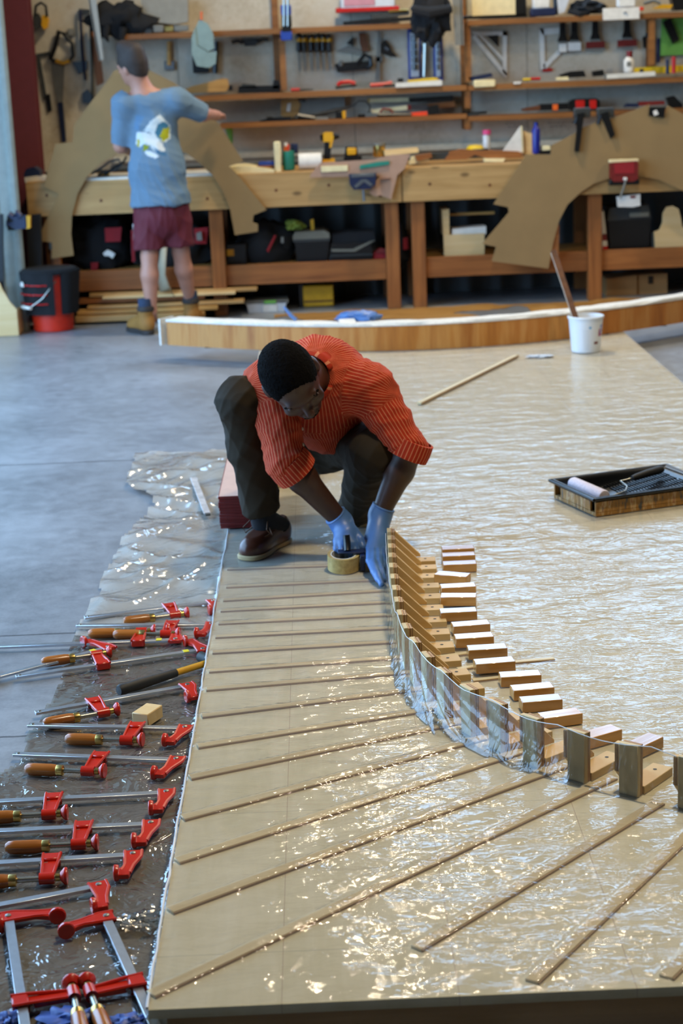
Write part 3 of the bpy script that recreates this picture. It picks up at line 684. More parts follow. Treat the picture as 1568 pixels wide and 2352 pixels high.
# ------------------------------------------------------------------ stack of red-edged boards, papers
bx0, bx1 = at(506, 1219, PH), at(600, 1219, PH)
def board_stack():
    n = 11; t = 0.0105
    for k in range(n):
        dx, dy = 0.004 * (RNG.random() - .5) - 0.0, 0.006 * (RNG.random() - .5)
        o = put('board', MB().box((0, 0, 0), (0.17, 0.62, t * 0.94)), 'phenolic_red', None, bevel=0.0006)
        put('face_sheet', MB().box((0, 0, t * 0.47 + 0.0002), (0.164, 0.612, 0.0004)), 'phenolic_top' if k == n - 1 else 'phenolic_red', o)
        o.location = (bx0[0] + 0.085 + dx, bx0[1] + 0.31 + dy, PH + 0.006 + t * (k + 0.5)); o.rotation_euler.z = 0.01 * (RNG.random() - .5)
        tag(o, 'red-edged pale board in the stack behind the shoe, ' + ('topmost' if k == n - 1 else 'lowest' if k == 0 else '%s from the bottom' % ('', 'second', 'third', 'fourth', 'fifth', 'sixth', 'seventh', 'eighth', 'ninth', 'tenth')[k]), 'board', 'red-edged boards in the stack')
board_stack()
c = at(665, 1095, PH)
o = put('board', MB().box((0, 0, 0.006), (0.25, 0.42, 0.011)), 'phenolic_red', None, bevel=0.0006); o.location = (c[0] + 0.02, c[1] + 0.12, PH + 0.075); o.rotation_euler = (0.0, 0.0, -0.06)
put('face_sheet', MB().box((0, 0, 0.0119), (0.248, 0.418, 0.0006)), 'phenolic_top', o); tag(o, 'loose red-edged board propped behind the crouching man', 'board')
o = put('pine_stick', MB().box((0, 0, 0.012), (0.03, 0.5, 0.022)), 'pine_y', None, bevel=0.001); c = at(628, 1150, PH); o.location = (c[0] + 0.0, c[1] + 0.15, PH + 0.008); o.rotation_euler.z = -0.16
tag(o, 'slim pine stick between the two piles of red-edged boards', 'stick')
o = put('support_block', MB().box((0, 0, 0.032), (0.2, 0.3, 0.062)), 'birch', None, bevel=0.001); o.location = (at(665, 1095, PH)[0] + 0.02, at(665, 1095, PH)[1] + 0.14, PH + 0.008)
tag(o, 'pale wooden block under the loose red-edged board', 'block')

# ------------------------------------------------------------------ roller tray in its wooden box
c0, c1 = at(1368, 1190, PH), at(1272, 1146, PH); d = (c1 - c0)[:2]; wy = nrm(d); wx = np.array([wy[1], -wy[0]])
ang = math.atan2(wx[1], wx[0]); TW, TL = float(np.hypot(*d)) , 0.46
def T(mb): return mb
tb = thing('tray_box', 'paint-spattered low wooden box holding the black roller tray', 'box', (c0[0], c0[1], PH + 0.005), ang)
def spatter():
    t = NT('spattered_wood'); v = t.coords(); a = t.noise(v, 30, 4, 0.7); b = t.noise(t.coords('Object', (60, 60, 12)), 1.0, 4, 0.6)
    col = t.ramp(b, [(0.36, srgb('4c5153')), (0.42, srgb('9b7033')), (0.52, srgb('ab7c3c')), (0.6, srgb('c9b289')), (0.66, srgb('a8642c')), (0.74, srgb('7d8486'))]); t.bsdf(col, 0.5)
spatter()
put('bottom', MB().span((0, 0, 0), (TL, TW, 0.012)), 'spattered_wood', tb)
put('side_board', MB().span((0.0, 0, 0.0125), (TL, 0.008, 0.05)), 'spattered_wood', tb, bevel=0.001)
put('side_board', MB().span((0.0, TW - 0.008, 0.0125), (TL, TW, 0.05)), 'spattered_wood', tb, bevel=0.001)
put('end_board', MB().span((0.0, 0.04, 0.0125), (0.008, TW - 0.05, 0.048)), 'spattered_wood', tb, bevel=0.001)
put('end_board', MB().span((TL - 0.008, 0.0085, 0.0125), (TL, TW - 0.0085, 0.05)), 'spattered_wood', tb, bevel=0.001)
tr = thing('roller_tray', 'black plastic paint roller tray with ribbed slope', 'tray', (c0[0], c0[1], PH + 0.005), ang)
def tray_mesh():
    nx, ny = 140, 90; X, Y = np.meshgrid(np.linspace(-0.012, TL + 0.012, nx), np.linspace(-0.01, TW + 0.01, ny))
    ex = np.minimum(X + 0.012, TL + 0.012 - X); ey = np.minimum(Y + 0.01, TW + 0.01 - Y); e_ = np.minimum(ex, ey)
    rim = 0.066; deep = 0.014 + np.clip((X - 0.13) / (TL - 0.13), 0, 1) * 0.046
    Z = np.where(e_ < 0.019, rim - 0.003 * np.cos(e_ / 0.019 * PI * 2), rim - np.clip((e_ - 0.019) / 0.012, 0, 1) * (rim - deep))
    return gridmesh('tray_pan', np.stack([X, Y, Z], -1))
tp = put('tray_pan', tray_mesh(), 'black_plastic', tr); sm = tp.modifiers.new('thick', 'SOLIDIFY'); sm.thickness = 0.003
put('tray_lip', MB().tube([(-0.012, -0.01, 0.062), (TL + 0.012, -0.01, 0.062), (TL + 0.012, TW + 0.01, 0.062), (-0.012, TW + 0.01, 0.062), (-0.012, -0.01, 0.062)], 0.006, 8), 'black_plastic', tr)
for k in range(20):
    for q in range(5):
        x = 0.19 + k * 0.0115 + (q % 2) * 0.004; zz = 0.0155 + (x - 0.13) / (TL - 0.13) * 0.046
        put('rib', MB().box((x, 0.06 + q * 0.055, zz + 0.001), (0.004, 0.042, 0.004)), 'black_plastic', tr, smooth=None)
rl = thing('paint_roller', 'pale lilac paint roller with black handle resting in the tray', 'roller', (c0[0], c0[1], PH + 0.005), ang)
cv = put('roller_cover', MB().lathe([(0.012, 0), (0.021, 0.001), (0.0235, 0.008), (0.0235, 0.222), (0.021, 0.229), (0.012, 0.23)], (0.045, 0.052, 0.058), np.array([[1, 0, 0], [0, 0, -1], [0, 1, 0]]), 20), 'roller_nap', rl) if False else None
plain('roller_nap', 'd3cbd6', 0.9, bump=0.6, scale=120)
put('roller_cover', MB().lathe([(0.012, 0), (0.021, 0.001), (0.0235, 0.008), (0.0235, 0.222), (0.021, 0.229), (0.012, 0.23)], (0.05, TW / 2 - 0.125, 0.058), np.array([[1, 0, 0], [0, 0, -1], [0, 1, 0]]), 20), 'roller_nap', rl)
yb = TW / 2 - 0.125
put('wire_frame', MB().tube([(0.05, yb + 0.002, 0.058), (0.05, yb - 0.022, 0.060), (0.12, yb - 0.022, 0.075), (0.15, yb + 0.02, 0.078), (0.17, yb + 0.1, 0.078), (0.235, yb + 0.118, 0.078)], 0.0032, 8), 'zinc', rl)
put('handle', MB().tube([(0.225, yb + 0.115, 0.078), (0.25, yb + 0.124, 0.079), (0.30, yb + 0.145, 0.08), (0.37, yb + 0.172, 0.08), (0.385, yb + 0.178, 0.08)], [0.009, 0.0125, 0.014, 0.0155, 0.011], 12), 'black_rubber', rl)

# ------------------------------------------------------------------ mixing pail with stick
c = at(1349, 812, PH); pl = thing('mixing_pail', 'white plastic mixing pail with printed scale standing on the platform', 'pail', (c[0], c[1] + 0.06, PH + 0.004))
def pailmat():
    t = NT('pail_plastic'); v = t.coords(); sp = t.n('ShaderNodeSeparateXYZ'); t.l(v, sp.inputs[0])
    col = (0.72, 0.74, 0.76, 1); an = t.math('ARCTAN2', sp.outputs[0], t.math('MULTIPLY', sp.outputs[1], -1)); z = sp.outputs[2]
    def rect(a0, a1, z0, z1):
        p = t.math('MULTIPLY', t.math('GREATER_THAN', an, a0), t.math('LESS_THAN', an, a1)); q = t.math('MULTIPLY', t.math('GREATER_THAN', z, z0), t.math('LESS_THAN', z, z1)); return t.math('MULTIPLY', p, q)
    ticks = t.math('MULTIPLY', rect(-0.32, 0.06, 0.02, 0.13), t.math('GREATER_THAN', t.math('FRACT', t.math('MULTIPLY', z, 75)), 0.62))
    n = t.noise(v, 70, 2)
    c1 = t.mix(t.math('MULTIPLY', ticks, 0.25), (0.7, 0.72, 0.74), (0.2, 0.25, 0.35))
    blob = t.math('MULTIPLY', rect(0.75, 1.2, 0.085, 0.125), t.math('GREATER_THAN', n, 0.42)); c1 = t.mix(blob, c1, srgb('a02a55'))
    blob = t.math('MULTIPLY', rect(0.9, 1.25, 0.1, 0.145), t.math('GREATER_THAN', n, 0.5)); c1 = t.mix(blob, c1, srgb('2f56b0'))
    blob = t.math('MULTIPLY', rect(0.42, 0.75, 0.045, 0.06), 1.0); c1 = t.mix(blob, c1, srgb('6e3634'))
    blob = t.math('MULTIPLY', rect(0.05, 0.2, 0.13, 0.142), 1.0); c1 = t.mix(blob, c1, srgb('5b9ac0'))
    t.bsdf(c1, 0.35)
pailmat()
pr = 0.094
put('wall', MB().lathe([(0.072, 0.0), (0.076, 0.002), (0.091, 0.178), (0.0965, 0.18), (0.0965, 0.190), (0.092, 0.192), (0.0885, 0.182), (0.073, 0.006), (0.0, 0.005)], n=40), 'pail_plastic', pl)
put('glue', MB().lathe([(0.0, 0.11), (0.081, 0.11), (0.0815, 0.108), (0, 0.108)], n=30), 'cream_wood', pl)
st = thing('stirring_stick', 'long brown wooden stirring stick leaning out of the white pail', 'stick', (c[0], c[1] + 0.06, PH + 0.004))
a_ = aty(1325, 740, c[1] + 0.06) - np.array(st.location); b_ = aty(1270, 575, c[1] + 0.25) - np.array(st.location)
dv = nrm(b_ - a_); a_ = a_ - dv * 0.12
Fz = frame_from(dv, (0, 1, 0)); Ls = np.linalg.norm(b_ - a_)
put('blade', MB().box((a_ + b_) / 2, (0.03, 0.007, Ls), Fz), 'dark_wood', st, bevel=0.0012)
put('glue_smear', MB().box((a_ + b_) / 2 + Fz[0] * -0.016, (0.002, 0.0065, Ls * 0.96), Fz), 'white_paint', st)
o = crumple('plastic_scrap', 'pvc_clear', (0, 0, 0.006), (0.06, 0.03, 0.006), 77, 0.9); c = at(1240, 822, PH); o.location = (c[0], c[1], PH + 0.004); tag(o, 'flat scrap of clear plastic left of the white pail', 'scrap')

# ------------------------------------------------------------------ curved laminated beam lying across the far end
bp = [(385, 794), (480, 800), (590, 805), (700, 808), (800, 809), (900, 807), (1000, 803), (1100, 798), (1200, 790), (1300, 780), (1400, 768), (1500, 753), (1590, 738), (1680, 722), (1780, 704)]
BPt = np.array([at(x, y, PH) for x, y in bp])[:, :2]
deg = np.polyfit(BPt[:, 0], BPt[:, 1], 4); bx = np.linspace(BPt[0, 0], BPt[-1, 0], 60); by = np.polyval(deg, bx)
beam = thing('curved_beam', 'long curved orange wooden beam with white foam top across the far end', 'beam', (0.6, 9.5, PH + 0.004))
def ribbon(off0, off1, z0, z1, jag=0.0, seed=1):
    dX, dY = np.gradient(bx), np.gradient(by); l = np.hypot(dX, dY); nX, nY = -dY / l, dX / l; r_ = np.random.default_rng(seed); m = MB(); vs = []
    for i in range(len(bx)):
        j0, j1 = (r_.random(2) - .5) * jag
        for o_, z_ in ((off0, z0), (off1, z0), (off1, z1 + j1), (off0, z1 + j0)): vs.append((bx[i] + nX[i] * o_ - 0.6, by[i] + nY[i] * o_ - 9.5, z_))
    n = len(bx); fs = [(i * 4 + k, (i + 1) * 4 + k, (i + 1) * 4 + (k + 1) % 4, i * 4 + (k + 1) % 4) for i in range(n - 1) for k in range(4)]
    fs += [(3, 2, 1, 0), tuple((n - 1) * 4 + k for k in range(4))]; return m.add(vs, fs)
def beamwood():
    t = NT('beam_wood'); v = t.coords('Object', (7, 7, 0.8)); a = t.noise(v, 1.0, 2); b = t.noise(t.coords('Object', (40, 40, 4)), 1.0, 4)
    f = t.math('ADD', t.math('MULTIPLY', a, 0.7), t.math('MULTIPLY', b, 0.3))
    col = t.ramp(f, [(0.3, srgb('8e5014')), (0.46, srgb('ad6a22')), (0.55, srgb('bd823e')), (0.7, srgb('9c5a1a'))]); t.bsdf(col, 0.5)
beamwood()
put('front_lamination', ribbon(0.0, 0.012, 0.0, 0.135), 'beam_wood', beam)
put('foam_core', ribbon(0.0125, 0.125, 0.006, 0.150, 0.006, 3), 'foam_white', beam, smooth=20)
put('back_lamination', ribbon(0.1255, 0.1375, 0.0, 0.135), 'beam_wood', beam)
put('glue_lip', ribbon(-0.004, 0.0122, 0.1355, 0.146, 0.012, 5), 'foam_white', beam, smooth=20)
for k in range(9):
    i = 4 + k * 6; put('spacer', MB().box((bx[i] - 0.6, by[i] - 9.5 + 0.02, -0.001), (0.05, 0.03, 0.004)), 'black_rubber', beam)
put('end_lip', MB().box((bx[0] - 0.6 - 0.005, by[0] - 9.5 + 0.06, 0.075), (0.012, 0.13, 0.15), rotz(math.atan2(by[1] - by[0], bx[1] - bx[0]))), 'foam_white', beam)
P = aty(825, 733, 9.62); o = crumple('blue_glove_pile', 'nitrile', (0, 0, 0.02), (0.11, 0.045, 0.028), 51, 0.8); o.location = (P[0], 9.62, PH + 0.154); tag(o, 'bright blue gloves dropped on top of the curved beam', 'gloves')
P = aty(667, 728, 9.68); o = put('tape_strip', MB().tube([(0.03, 0, 0.0), (0.0, 0, 0.03), (-0.035, 0.01, 0.075)], [0.010, 0.011, 0.006], 6), 'nitrile', None); o.location = (P[0], 9.7, PH + 0.16); tag(o, 'thin light blue strip sticking up from the beam', 'strip')
P = aty(800, 772, 9.4); o = put('paper_scrap', MB().box((0, 0, 0), (0.09, 0.05, 0.001)), 'paper_white', None); o.location = (P[0], 9.555, PH + 0.16); o.rotation_euler = (0.5, 0, 0.2); tag(o, 'white paper scrap on the beam behind the crouching man', 'paper')
A, B = at(962, 932, PH), at(1185, 822, PH); d = B - A; o = put('long_batten', MB().box((np.hypot(*d[:2]) / 2, 0, 0.006), (np.hypot(*d[:2]), 0.02, 0.010)), 'strip_wood', None, bevel=0.001); o.location = (A[0], A[1], PH + 0.006); o.rotation_euler.z = math.atan2(d[1], d[0])
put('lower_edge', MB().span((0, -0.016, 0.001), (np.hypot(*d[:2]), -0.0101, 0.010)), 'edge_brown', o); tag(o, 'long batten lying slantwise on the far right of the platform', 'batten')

c = at(322, 2122, 0.01); o = crumple('tape_scrap', 'film_drape', (0, 0, 0.012), (0.05, 0.03, 0.012), 88, 0.9); o.location = (c[0], c[1], 0.004); tag(o, 'crumpled scrap of clear tape beside the near platform edge', 'scrap')
# ------------------------------------------------------------------ people: implicit surfaces meshed on a grid
class SDF:
    def __init__(s, lo, hi, h):
        s.lo = np.array(lo, float); s.h = h; s.n = np.ceil((np.array(hi) - s.lo) / h).astype(int) + 1; s.f = np.full(s.n, 1.0, np.float32)
    def sub(s, lo, hi):
        a = np.clip(np.floor((np.array(lo) - s.lo) / s.h).astype(int), 0, s.n - 1); b = np.clip(np.ceil((np.array(hi) - s.lo) / s.h).astype(int) + 1, 1, s.n)
        sl = tuple(slice(i, j) for i, j in zip(a, b)); g = [s.lo[k] + s.h * np.arange(a[k], b[k], dtype=np.float32) for k in range(3)]
        return sl, np.stack(np.meshgrid(*g, indexing='ij'), -1).astype(np.float32)
    def smin(s, sl, d, k):
        a = s.f[sl]; hh = np.clip(0.5 + 0.5 * (a - d) / k, 0, 1); s.f[sl] = a * (1 - hh) + d * hh - k * hh * (1 - hh)
    def cap(s, a, b, ra, rb=None, k=0.03, flat=None):
        rb = ra if rb is None else rb; a = np.asarray(a, np.float32); b = np.asarray(b, np.float32); m = max(ra, rb) * 1.35 + 2 * k + 0.02
        sl, P = s.sub(np.minimum(a, b) - m, np.maximum(a, b) + m)
        if flat is not None:
            ax = nrm(flat[0]).astype(np.float32); q = ((P - a) @ ax) ; qb = (b - a) @ ax
        ba = b - a; t = np.clip(((P - a) @ ba) / (ba @ ba + 1e-9), 0, 1); D = P - a - t[..., None] * ba
        if flat is not None: D = D + (flat[1] - 1) * (D @ ax)[..., None] * ax
        s.smin(sl, np.linalg.norm(D, axis=-1) - (ra + (rb - ra) * t), k); return s
    def ell(s, c, r, A=None, k=0.03):
        A = np.eye(3) if A is None else A; c = np.asarray(c, np.float32); m = max(r) + 2 * k + 0.02; sl, P = s.sub(c - m, c + m)
        q = ((P - c) @ np.asarray(A, np.float32).T); k0 = np.linalg.norm(q / np.array(r, np.float32), axis=-1); k1 = np.linalg.norm(q / np.array(r, np.float32) ** 2, axis=-1) + 1e-6
        s.smin(sl, k0 * (k0 - 1) / k1, k); return s
    def chain(s, pts, rs, k=0.03, flat=None):
        for i in range(len(pts) - 1): s.cap(pts[i], pts[i + 1], rs[i], rs[i + 1], k, flat)
        return s
    def cut(s, p, n, k=0.004):                 # remove the half space on the side of n
        sl, P = s.sub(s.lo, s.lo + s.h * s.n); d = ((P - np.asarray(p, np.float32)) @ nrm(n).astype(np.float32)); s.f = np.maximum(s.f, d[tuple(slice(0, q) for q in s.n)]); return s
    def cutif(s, p, n, c, rad):                # the same, only within rad of c
        sl, P = s.sub(np.asarray(c) - rad, np.asarray(c) + rad); d = (P - np.asarray(p, np.float32)) @ nrm(n).astype(np.float32)
        near = np.linalg.norm(P - np.asarray(c, np.float32), axis=-1) < rad; s.f[sl] = np.where(near, np.maximum(s.f[sl], d), s.f[sl]); return s
    def mesh(s, fold=None):
        f = s.f; ins = f < 0; nx, ny, nz = f.shape
        c = [ins[i:nx - 1 + i, j:ny - 1 + j, k:nz - 1 + k] for i in (0, 1) for j in (0, 1) for k in (0, 1)]
        cnt = sum(x.astype(np.int8) for x in c); act = (cnt > 0) & (cnt < 8); ci = np.argwhere(act); N = len(ci)
        idx = -np.ones(act.shape, int); idx[act] = np.arange(N)
        fv = {}
        for i in (0, 1):
            for j in (0, 1):
                for k in (0, 1): fv[i, j, k] = f[ci[:, 0] + i, ci[:, 1] + j, ci[:, 2] + k]
        acc = np.zeros((N, 3)); num = np.zeros(N); cs = list(fv)
        for A in cs:
            for ax in range(3):
                if A[ax] == 0:
                    B = list(A); B[ax] = 1; B = tuple(B); a, b = fv[A], fv[B]; m = (a < 0) != (b < 0); t = np.where(m, a / (a - b + 1e-12), 0)
                    p = np.zeros((N, 3)) + np.array(A); p[:, ax] += t; acc += p * m[:, None]; num += m
        V = (ci + acc / num[:, None]) * s.h + s.lo; Q = []
        for ax in range(3):
            sh = [slice(None)] * 3; sh2 = [slice(None)] * 3; sh[ax] = slice(0, -1); sh2[ax] = slice(1, None)
            a = ins[tuple(sh)]; b = ins[tuple(sh2)]; e_ = np.argwhere(a != b); flip = a[tuple(e_.T)]
            o1, o2 = [q for q in range(3) if q != ax]
            ok = (e_[:, o1] > 0) & (e_[:, o2] > 0) & (e_[:, o1] < f.shape[o1] - 1) & (e_[:, o2] < f.shape[o2] - 1); e_ = e_[ok]; flip = flip[ok]
            def g(d1, d2):
                q = e_.copy(); q[:, o1] += d1; q[:, o2] += d2; return idx[tuple(q.T)]
            quad = np.stack([g(-1, -1), g(0, -1), g(0, 0), g(-1, 0)], 1)
            if ax == 1: flip = ~flip
            quad[~flip] = quad[~flip][:, ::-1]; Q.append(quad)
        Q = np.concatenate(Q); Q = Q[(Q >= 0).all(1)]
        return V, Q
def normals(V, Q):
    n = np.cross(V[Q[:, 2]] - V[Q[:, 0]], V[Q[:, 3]] - V[Q[:, 1]]); N = np.zeros_like(V)
    for k in range(4): np.add.at(N, Q[:, k], n)
    return N / (np.linalg.norm(N, axis=1)[:, None] + 1e-12)
def tomesh(name, V, Q, attrs=None, cols=None):
    me = bpy.data.meshes.new(name); me.from_pydata(V.tolist(), [], Q.tolist()); me.shade_smooth()
    for k, a in (attrs or {}).items():
        at_ = me.attributes.new(k, 'FLOAT', 'POINT'); at_.data.foreach_set('value', a.astype(np.float32))
    for k, a in (cols or {}).items():
        at_ = me.color_attributes.new(k, 'FLOAT_COLOR', 'POINT'); at_.data.foreach_set('color', np.c_[a, np.ones(len(a))].astype(np.float32).ravel())
    return me
def waves(V, seed, n=7, f0=18, f1=70, axis=None):
    """sum of ridged plane waves: cloth wrinkles"""
    r = np.random.default_rng(seed); w = np.zeros(len(V))
    for i in range(n):
        d = r.normal(size=3); d = nrm(d) if axis is None else nrm(np.array(axis) + 0.5 * d)
        fr = f0 * (f1 / f0) ** (i / max(1, n - 1)); ph = r.random() * 6.28; wob = 0.6 * np.sin(V @ (r.normal(size=3) * 9) + ph)
        w += (1 - np.abs(np.sin(V @ d * fr * 0.5 + ph + wob))) ** 2.2 * (f0 / fr) ** 0.7
    return w / n
def person_part(name, V, Q, mat, parent, attrs=None, cols=None):
    o = put(name, tomesh(name, V - np.array(parent.location), Q, attrs, cols), mat, parent); return o

plain('skin_dark', '3a2114', 0.45, var=0.08, scale=25); plain('skin_light', 'b5806a', 0.5, var=0.08, scale=18)
plain('hair_black', '0a0909', 0.95, var=0.3, scale=220, bump=0.9, spec=0.08); plain('hair_brown', '32261f', 0.7, var=0.3, scale=120, bump=0.6)
plain('olive_cloth', '2d2417', 0.85, var=0.12, scale=8, spec=0.25); plain('maroon_cloth', '5e1523', 0.75, var=0.1, scale=8)
plain('sock_black', '121319', 0.9); plain('sock_navy', '2b3a52', 0.9); plain('shoe_leather', '4f2a1c', 0.3, var=0.15, scale=12); plain('lace', '5a3a22', 0.7)
plain('sole_cream', 'b59b70', 0.7); plain('boot_tan', '946629', 0.75, var=0.12, scale=15); plain('boot_dark', '2b2521', 0.7); plain('button_white', 'd8cfc0', 0.4)
def shirtmat():
    t = NT('striped_shirt'); a = t.n('ShaderNodeAttribute'); a.attribute_name = 'stripe'; fr = t.math('FRACT', a.outputs['Fac'])
    k = t.math('LESS_THAN', t.math('ABSOLUTE', t.math('SUBTRACT', fr, 0.5)), 0.11)
    v = t.coords(); n = t.noise(v, 40, 3)
    base = t.ramp(n, [(0.3, srgb('a02c17')), (0.7, srgb('b5381f'))])
    col = t.mix(t.math('MULTIPLY', k, 0.75), base, srgb('dd9068')); t.bsdf(col, 0.85, 0, t.bump(t.noise(v, 300, 2), 0.15, 0.002), 0.2)
shirtmat()
def teemat():
    t = NT('blue_tee'); a = t.n('ShaderNodeVertexColor'); a.layer_name = 'print'; t.bsdf(a.outputs[0], 0.9, 0, None, 0.2)
teemat()

# ---- the crouching man (his right side is on the left of the picture)
cr = thing('person', 'man in orange striped shirt, dark trousers and blue gloves crouching over the battens', 'person', (0.02, 5.6, PH + 0.004))
J = dict(ra=aty(606, 1195, 5.53), rk=aty(553, 918, 5.40), rh=aty(690, 985, 5.86), la=aty(815, 1178, 5.78), lk=aty(858, 1035, 5.44), lh=aty(775, 1000, 5.88), pel=aty(732, 990, 5.93),
         bel=aty(738, 925, 5.78), che=aty(738, 890, 5.58), upp=aty(735, 868, 5.50), rs=aty(622, 880, 5.42), ls=aty(846, 892, 5.44), re=aty(655, 1055, 5.32), rw=aty(782, 1197, 5.37),
         le=aty(937, 1035, 5.40), lw=aty(873, 1182, 5.40), nk=aty(722, 862, 5.43), hb=aty(690, 872, 5.30), hd=aty(660, 856, 5.205))
uh = nrm((-0.30, -0.62, 0.62)); fh = np.array([0.40, -0.50, -0.75]); fh = nrm(fh - (fh @ uh) * uh); sh_ = np.cross(fh, uh)   # crown, face, side
HU = np.array([sh_, fh, uh]); hc = J['hd']; HA = HU / 1.07; sh_, fh, uh = sh_ * 1.07, fh * 1.07, uh * 1.07
b = SDF((-0.36, 5.02, 0.08), (0.42, 6.12, 0.86), 0.0065)
b.ell(hc, (0.076, 0.096, 0.088), HA, 0.01)
face = hc + fh * 0.030 - uh * 0.060
b.ell(face, (0.060, 0.066, 0.078), HA, 0.03); b.ell(hc + fh * 0.050 - uh * 0.118, (0.034, 0.032, 0.026), HA, 0.025)         # chin
b.cap(hc + fh * 0.092 - uh * 0.040, hc + fh * 0.112 - uh * 0.072, 0.009, 0.015, 0.015)                                       # nose
b.ell(hc + fh * 0.088 - uh * 0.105, (0.026, 0.013, 0.012), HA, 0.012); b.ell(hc + fh * 0.094 - uh * 0.022, (0.048, 0.012, 0.010), HA, 0.02)
for q in (-1, 1):
    b.ell(hc + sh_ * q * 0.078 - uh * 0.035 - fh * 0.008, (0.011, 0.020, 0.031), HA, 0.006); b.ell(hc + sh_ * q * 0.040 + fh * 0.072 - uh * 0.066, (0.022, 0.018, 0.018), HA, 0.02)
b.chain([J['upp'], J['nk'], J['hb'], hc - uh * 0.06 - fh * 0.02], [0.09, 0.062, 0.058, 0.06], 0.03)
b.chain([J['pel'], J['bel'], J['che'], J['upp']], [0.12, 0.115, 0.125, 0.10], 0.06)
for q in 'rl':
    b.chain([J['upp'], J[q + 's'], J[q + 'e']], [0.08, 0.055, 0.042], 0.03); b.chain([J[q + 'e'], J[q + 'e'] * 0.7 + J[q + 'w'] * 0.3, J[q + 'w']], [0.044, 0.046, 0.029], 0.02)
    b.chain([J['pel'], J[q + 'h'], J[q + 'k']], [0.10, 0.085, 0.055], 0.04); b.chain([J[q + 'k'], J[q + 'k'] * 0.65 + J[q + 'a'] * 0.35, J[q + 'a']], [0.054, 0.052, 0.036], 0.02)
for q, tip in (('r', aty(800, 1240, 5.36)), ('l', aty(862, 1262, 5.38))): b.cap(J[q + 'w'], tip, 0.028, 0.026, 0.02)
V, Q = b.mesh(); person_part('body', V, Q, 'skin_dark', cr)
# eyes and mouth
for q in (-1, 1):
    put('eyebrow', MB().tube([hc + sh_ * q * 0.018 + fh * 0.101 - uh * 0.028 - cr.location, hc + sh_ * q * 0.036 + fh * 0.098 - uh * 0.022 - cr.location, hc + sh_ * q * 0.054 + fh * 0.084 - uh * 0.030 - cr.location], [0.003, 0.005, 0.003], 8), 'hair_black', cr)
    put('eyelid', MB().ball(hc + sh_ * q * 0.034 + fh * 0.084 - uh * 0.045 - np.array(cr.location), (0.017, 0.011, 0.010), HU), 'skin_dark', cr)
put('mouth', MB().tube([hc + sh_ * -0.024 + fh * 0.092 - uh * 0.104 - np.array(cr.location), hc + fh * 0.1015 - uh * 0.105 - np.array(cr.location), hc + sh_ * 0.024 + fh * 0.092 - uh * 0.104 - np.array(cr.location)], [0.002, 0.004, 0.002], 8), 'hair_black', cr)
hr = SDF(hc - 0.14, hc + 0.14, 0.0045); hr.ell(hc - fh * 0.002, (0.0795, 0.0995, 0.0915), HA, 0.01); hr.ell(hc - fh * 0.03 - uh * 0.045, (0.070, 0.066, 0.06), HA, 0.02)
hr.cut(hc + fh * 0.064 - uh * 0.014, fh * 0.86 - uh * 0.5); hr.cut(hc - uh * 0.085, -uh)
V, Q = hr.mesh(); N = normals(V, Q); V = V + N * (0.0035 * np.random.default_rng(4).random(len(V)) - 0.0015)[:, None]; person_part('hair', V, Q, 'hair_black', cr)
# striped shirt
sh = SDF((-0.36, 5.1, 0.3), (0.46, 6.05, 0.86), 0.0065); SEG = []
def seg(a, b_, r0, r1, k, flat=None, ref=None):
    sh.cap(a, b_, r0, r1, k, flat); SEG.append((np.array(a), np.array(b_), r0, r1, ref))
back = np.array([0.0, 0.3, 1.0])
seg(J['pel'] + np.array([0, -0.03, 0.03]), J['bel'], 0.145, 0.150, 0.05, None, back); seg(J['bel'], J['che'], 0.150, 0.158, 0.05, None, back); seg(J['che'], J['upp'], 0.158, 0.135, 0.05, None, back)
belly = aty(755, 985, 5.62); seg(J['che'] + np.array([0, 0, -0.04]), belly, 0.12, 0.085, 0.05, None, back)
tail = aty(845, 1005, 5.60); seg(belly, tail, 0.075, 0.045, 0.04, None, back)
for q, cuff in (('r', J['re'] * 0.80 + J['rw'] * 0.20), ('l', J['le'] * 0.94 + J['lw'] * 0.06)):
    seg(J['upp'], J[q + 's'], 0.110, 0.084, 0.05, None, np.array([0, 1.0, 0.2])); seg(J[q + 's'], J[q + 'e'], 0.084, 0.068, 0.035, None, np.array([0, 1.0, 0.0])); d = nrm(J[q + 'w'] - J[q + 'e'])
    seg(J[q + 'e'], cuff + d * 0.03, 0.068, 0.062, 0.02, None, np.array([0, 1.0, 0.0])); sh.cutif(cuff, d, cuff, 0.13)
sh.cap(J['nk'] + np.array([0, 0.03, 0.02]), J['hb'] * 0.35 + J['nk'] * 0.65, 0.085, 0.078, 0.03); nd = nrm(J['hb'] - J['nk']); sh.cutif(J['nk'] * 0.62 + J['hb'] * 0.38, nd, J['nk'], 0.115)
V, Q = sh.mesh(); N = normals(V, Q)
D = np.stack([np.linalg.norm(V - (a + np.clip(((V - a) @ (b_ - a)) / ((b_ - a) @ (b_ - a)), 0, 1)[:, None] * (b_ - a)), axis=1) - r0 for a, b_, r0, r1, ref in SEG], 1); own = D.argmin(1); stripe = np.zeros(len(V)); fold = np.zeros(len(V))
for i, (a, b_, r0, r1, ref) in enumerate(SEG):
    m = own == i; ax = nrm(b_ - a); e1 = nrm(ref - (ref @ ax) * ax); e2 = np.cross(ax, e1); w = V[m] - a; ang = np.arctan2(w @ e2, -(w @ e1)); stripe[m] = ang * (0.5 * (r0 + r1)) / 0.0125 if i > 4 else ang * 0.15 / 0.0125
    tt_ = (w @ ax); fold[m] = (1 - np.abs(np.sin(tt_ * 46 + 1.3 * np.sin(ang * 2 + i)))) ** 2 if i > 4 else 0
disp = 0.030 * waves(V, 11, 6, 42, 170) + 0.010 * fold * waves(V, 12, 3, 30, 60)
V = V + N * (disp - 0.010)[:, None]
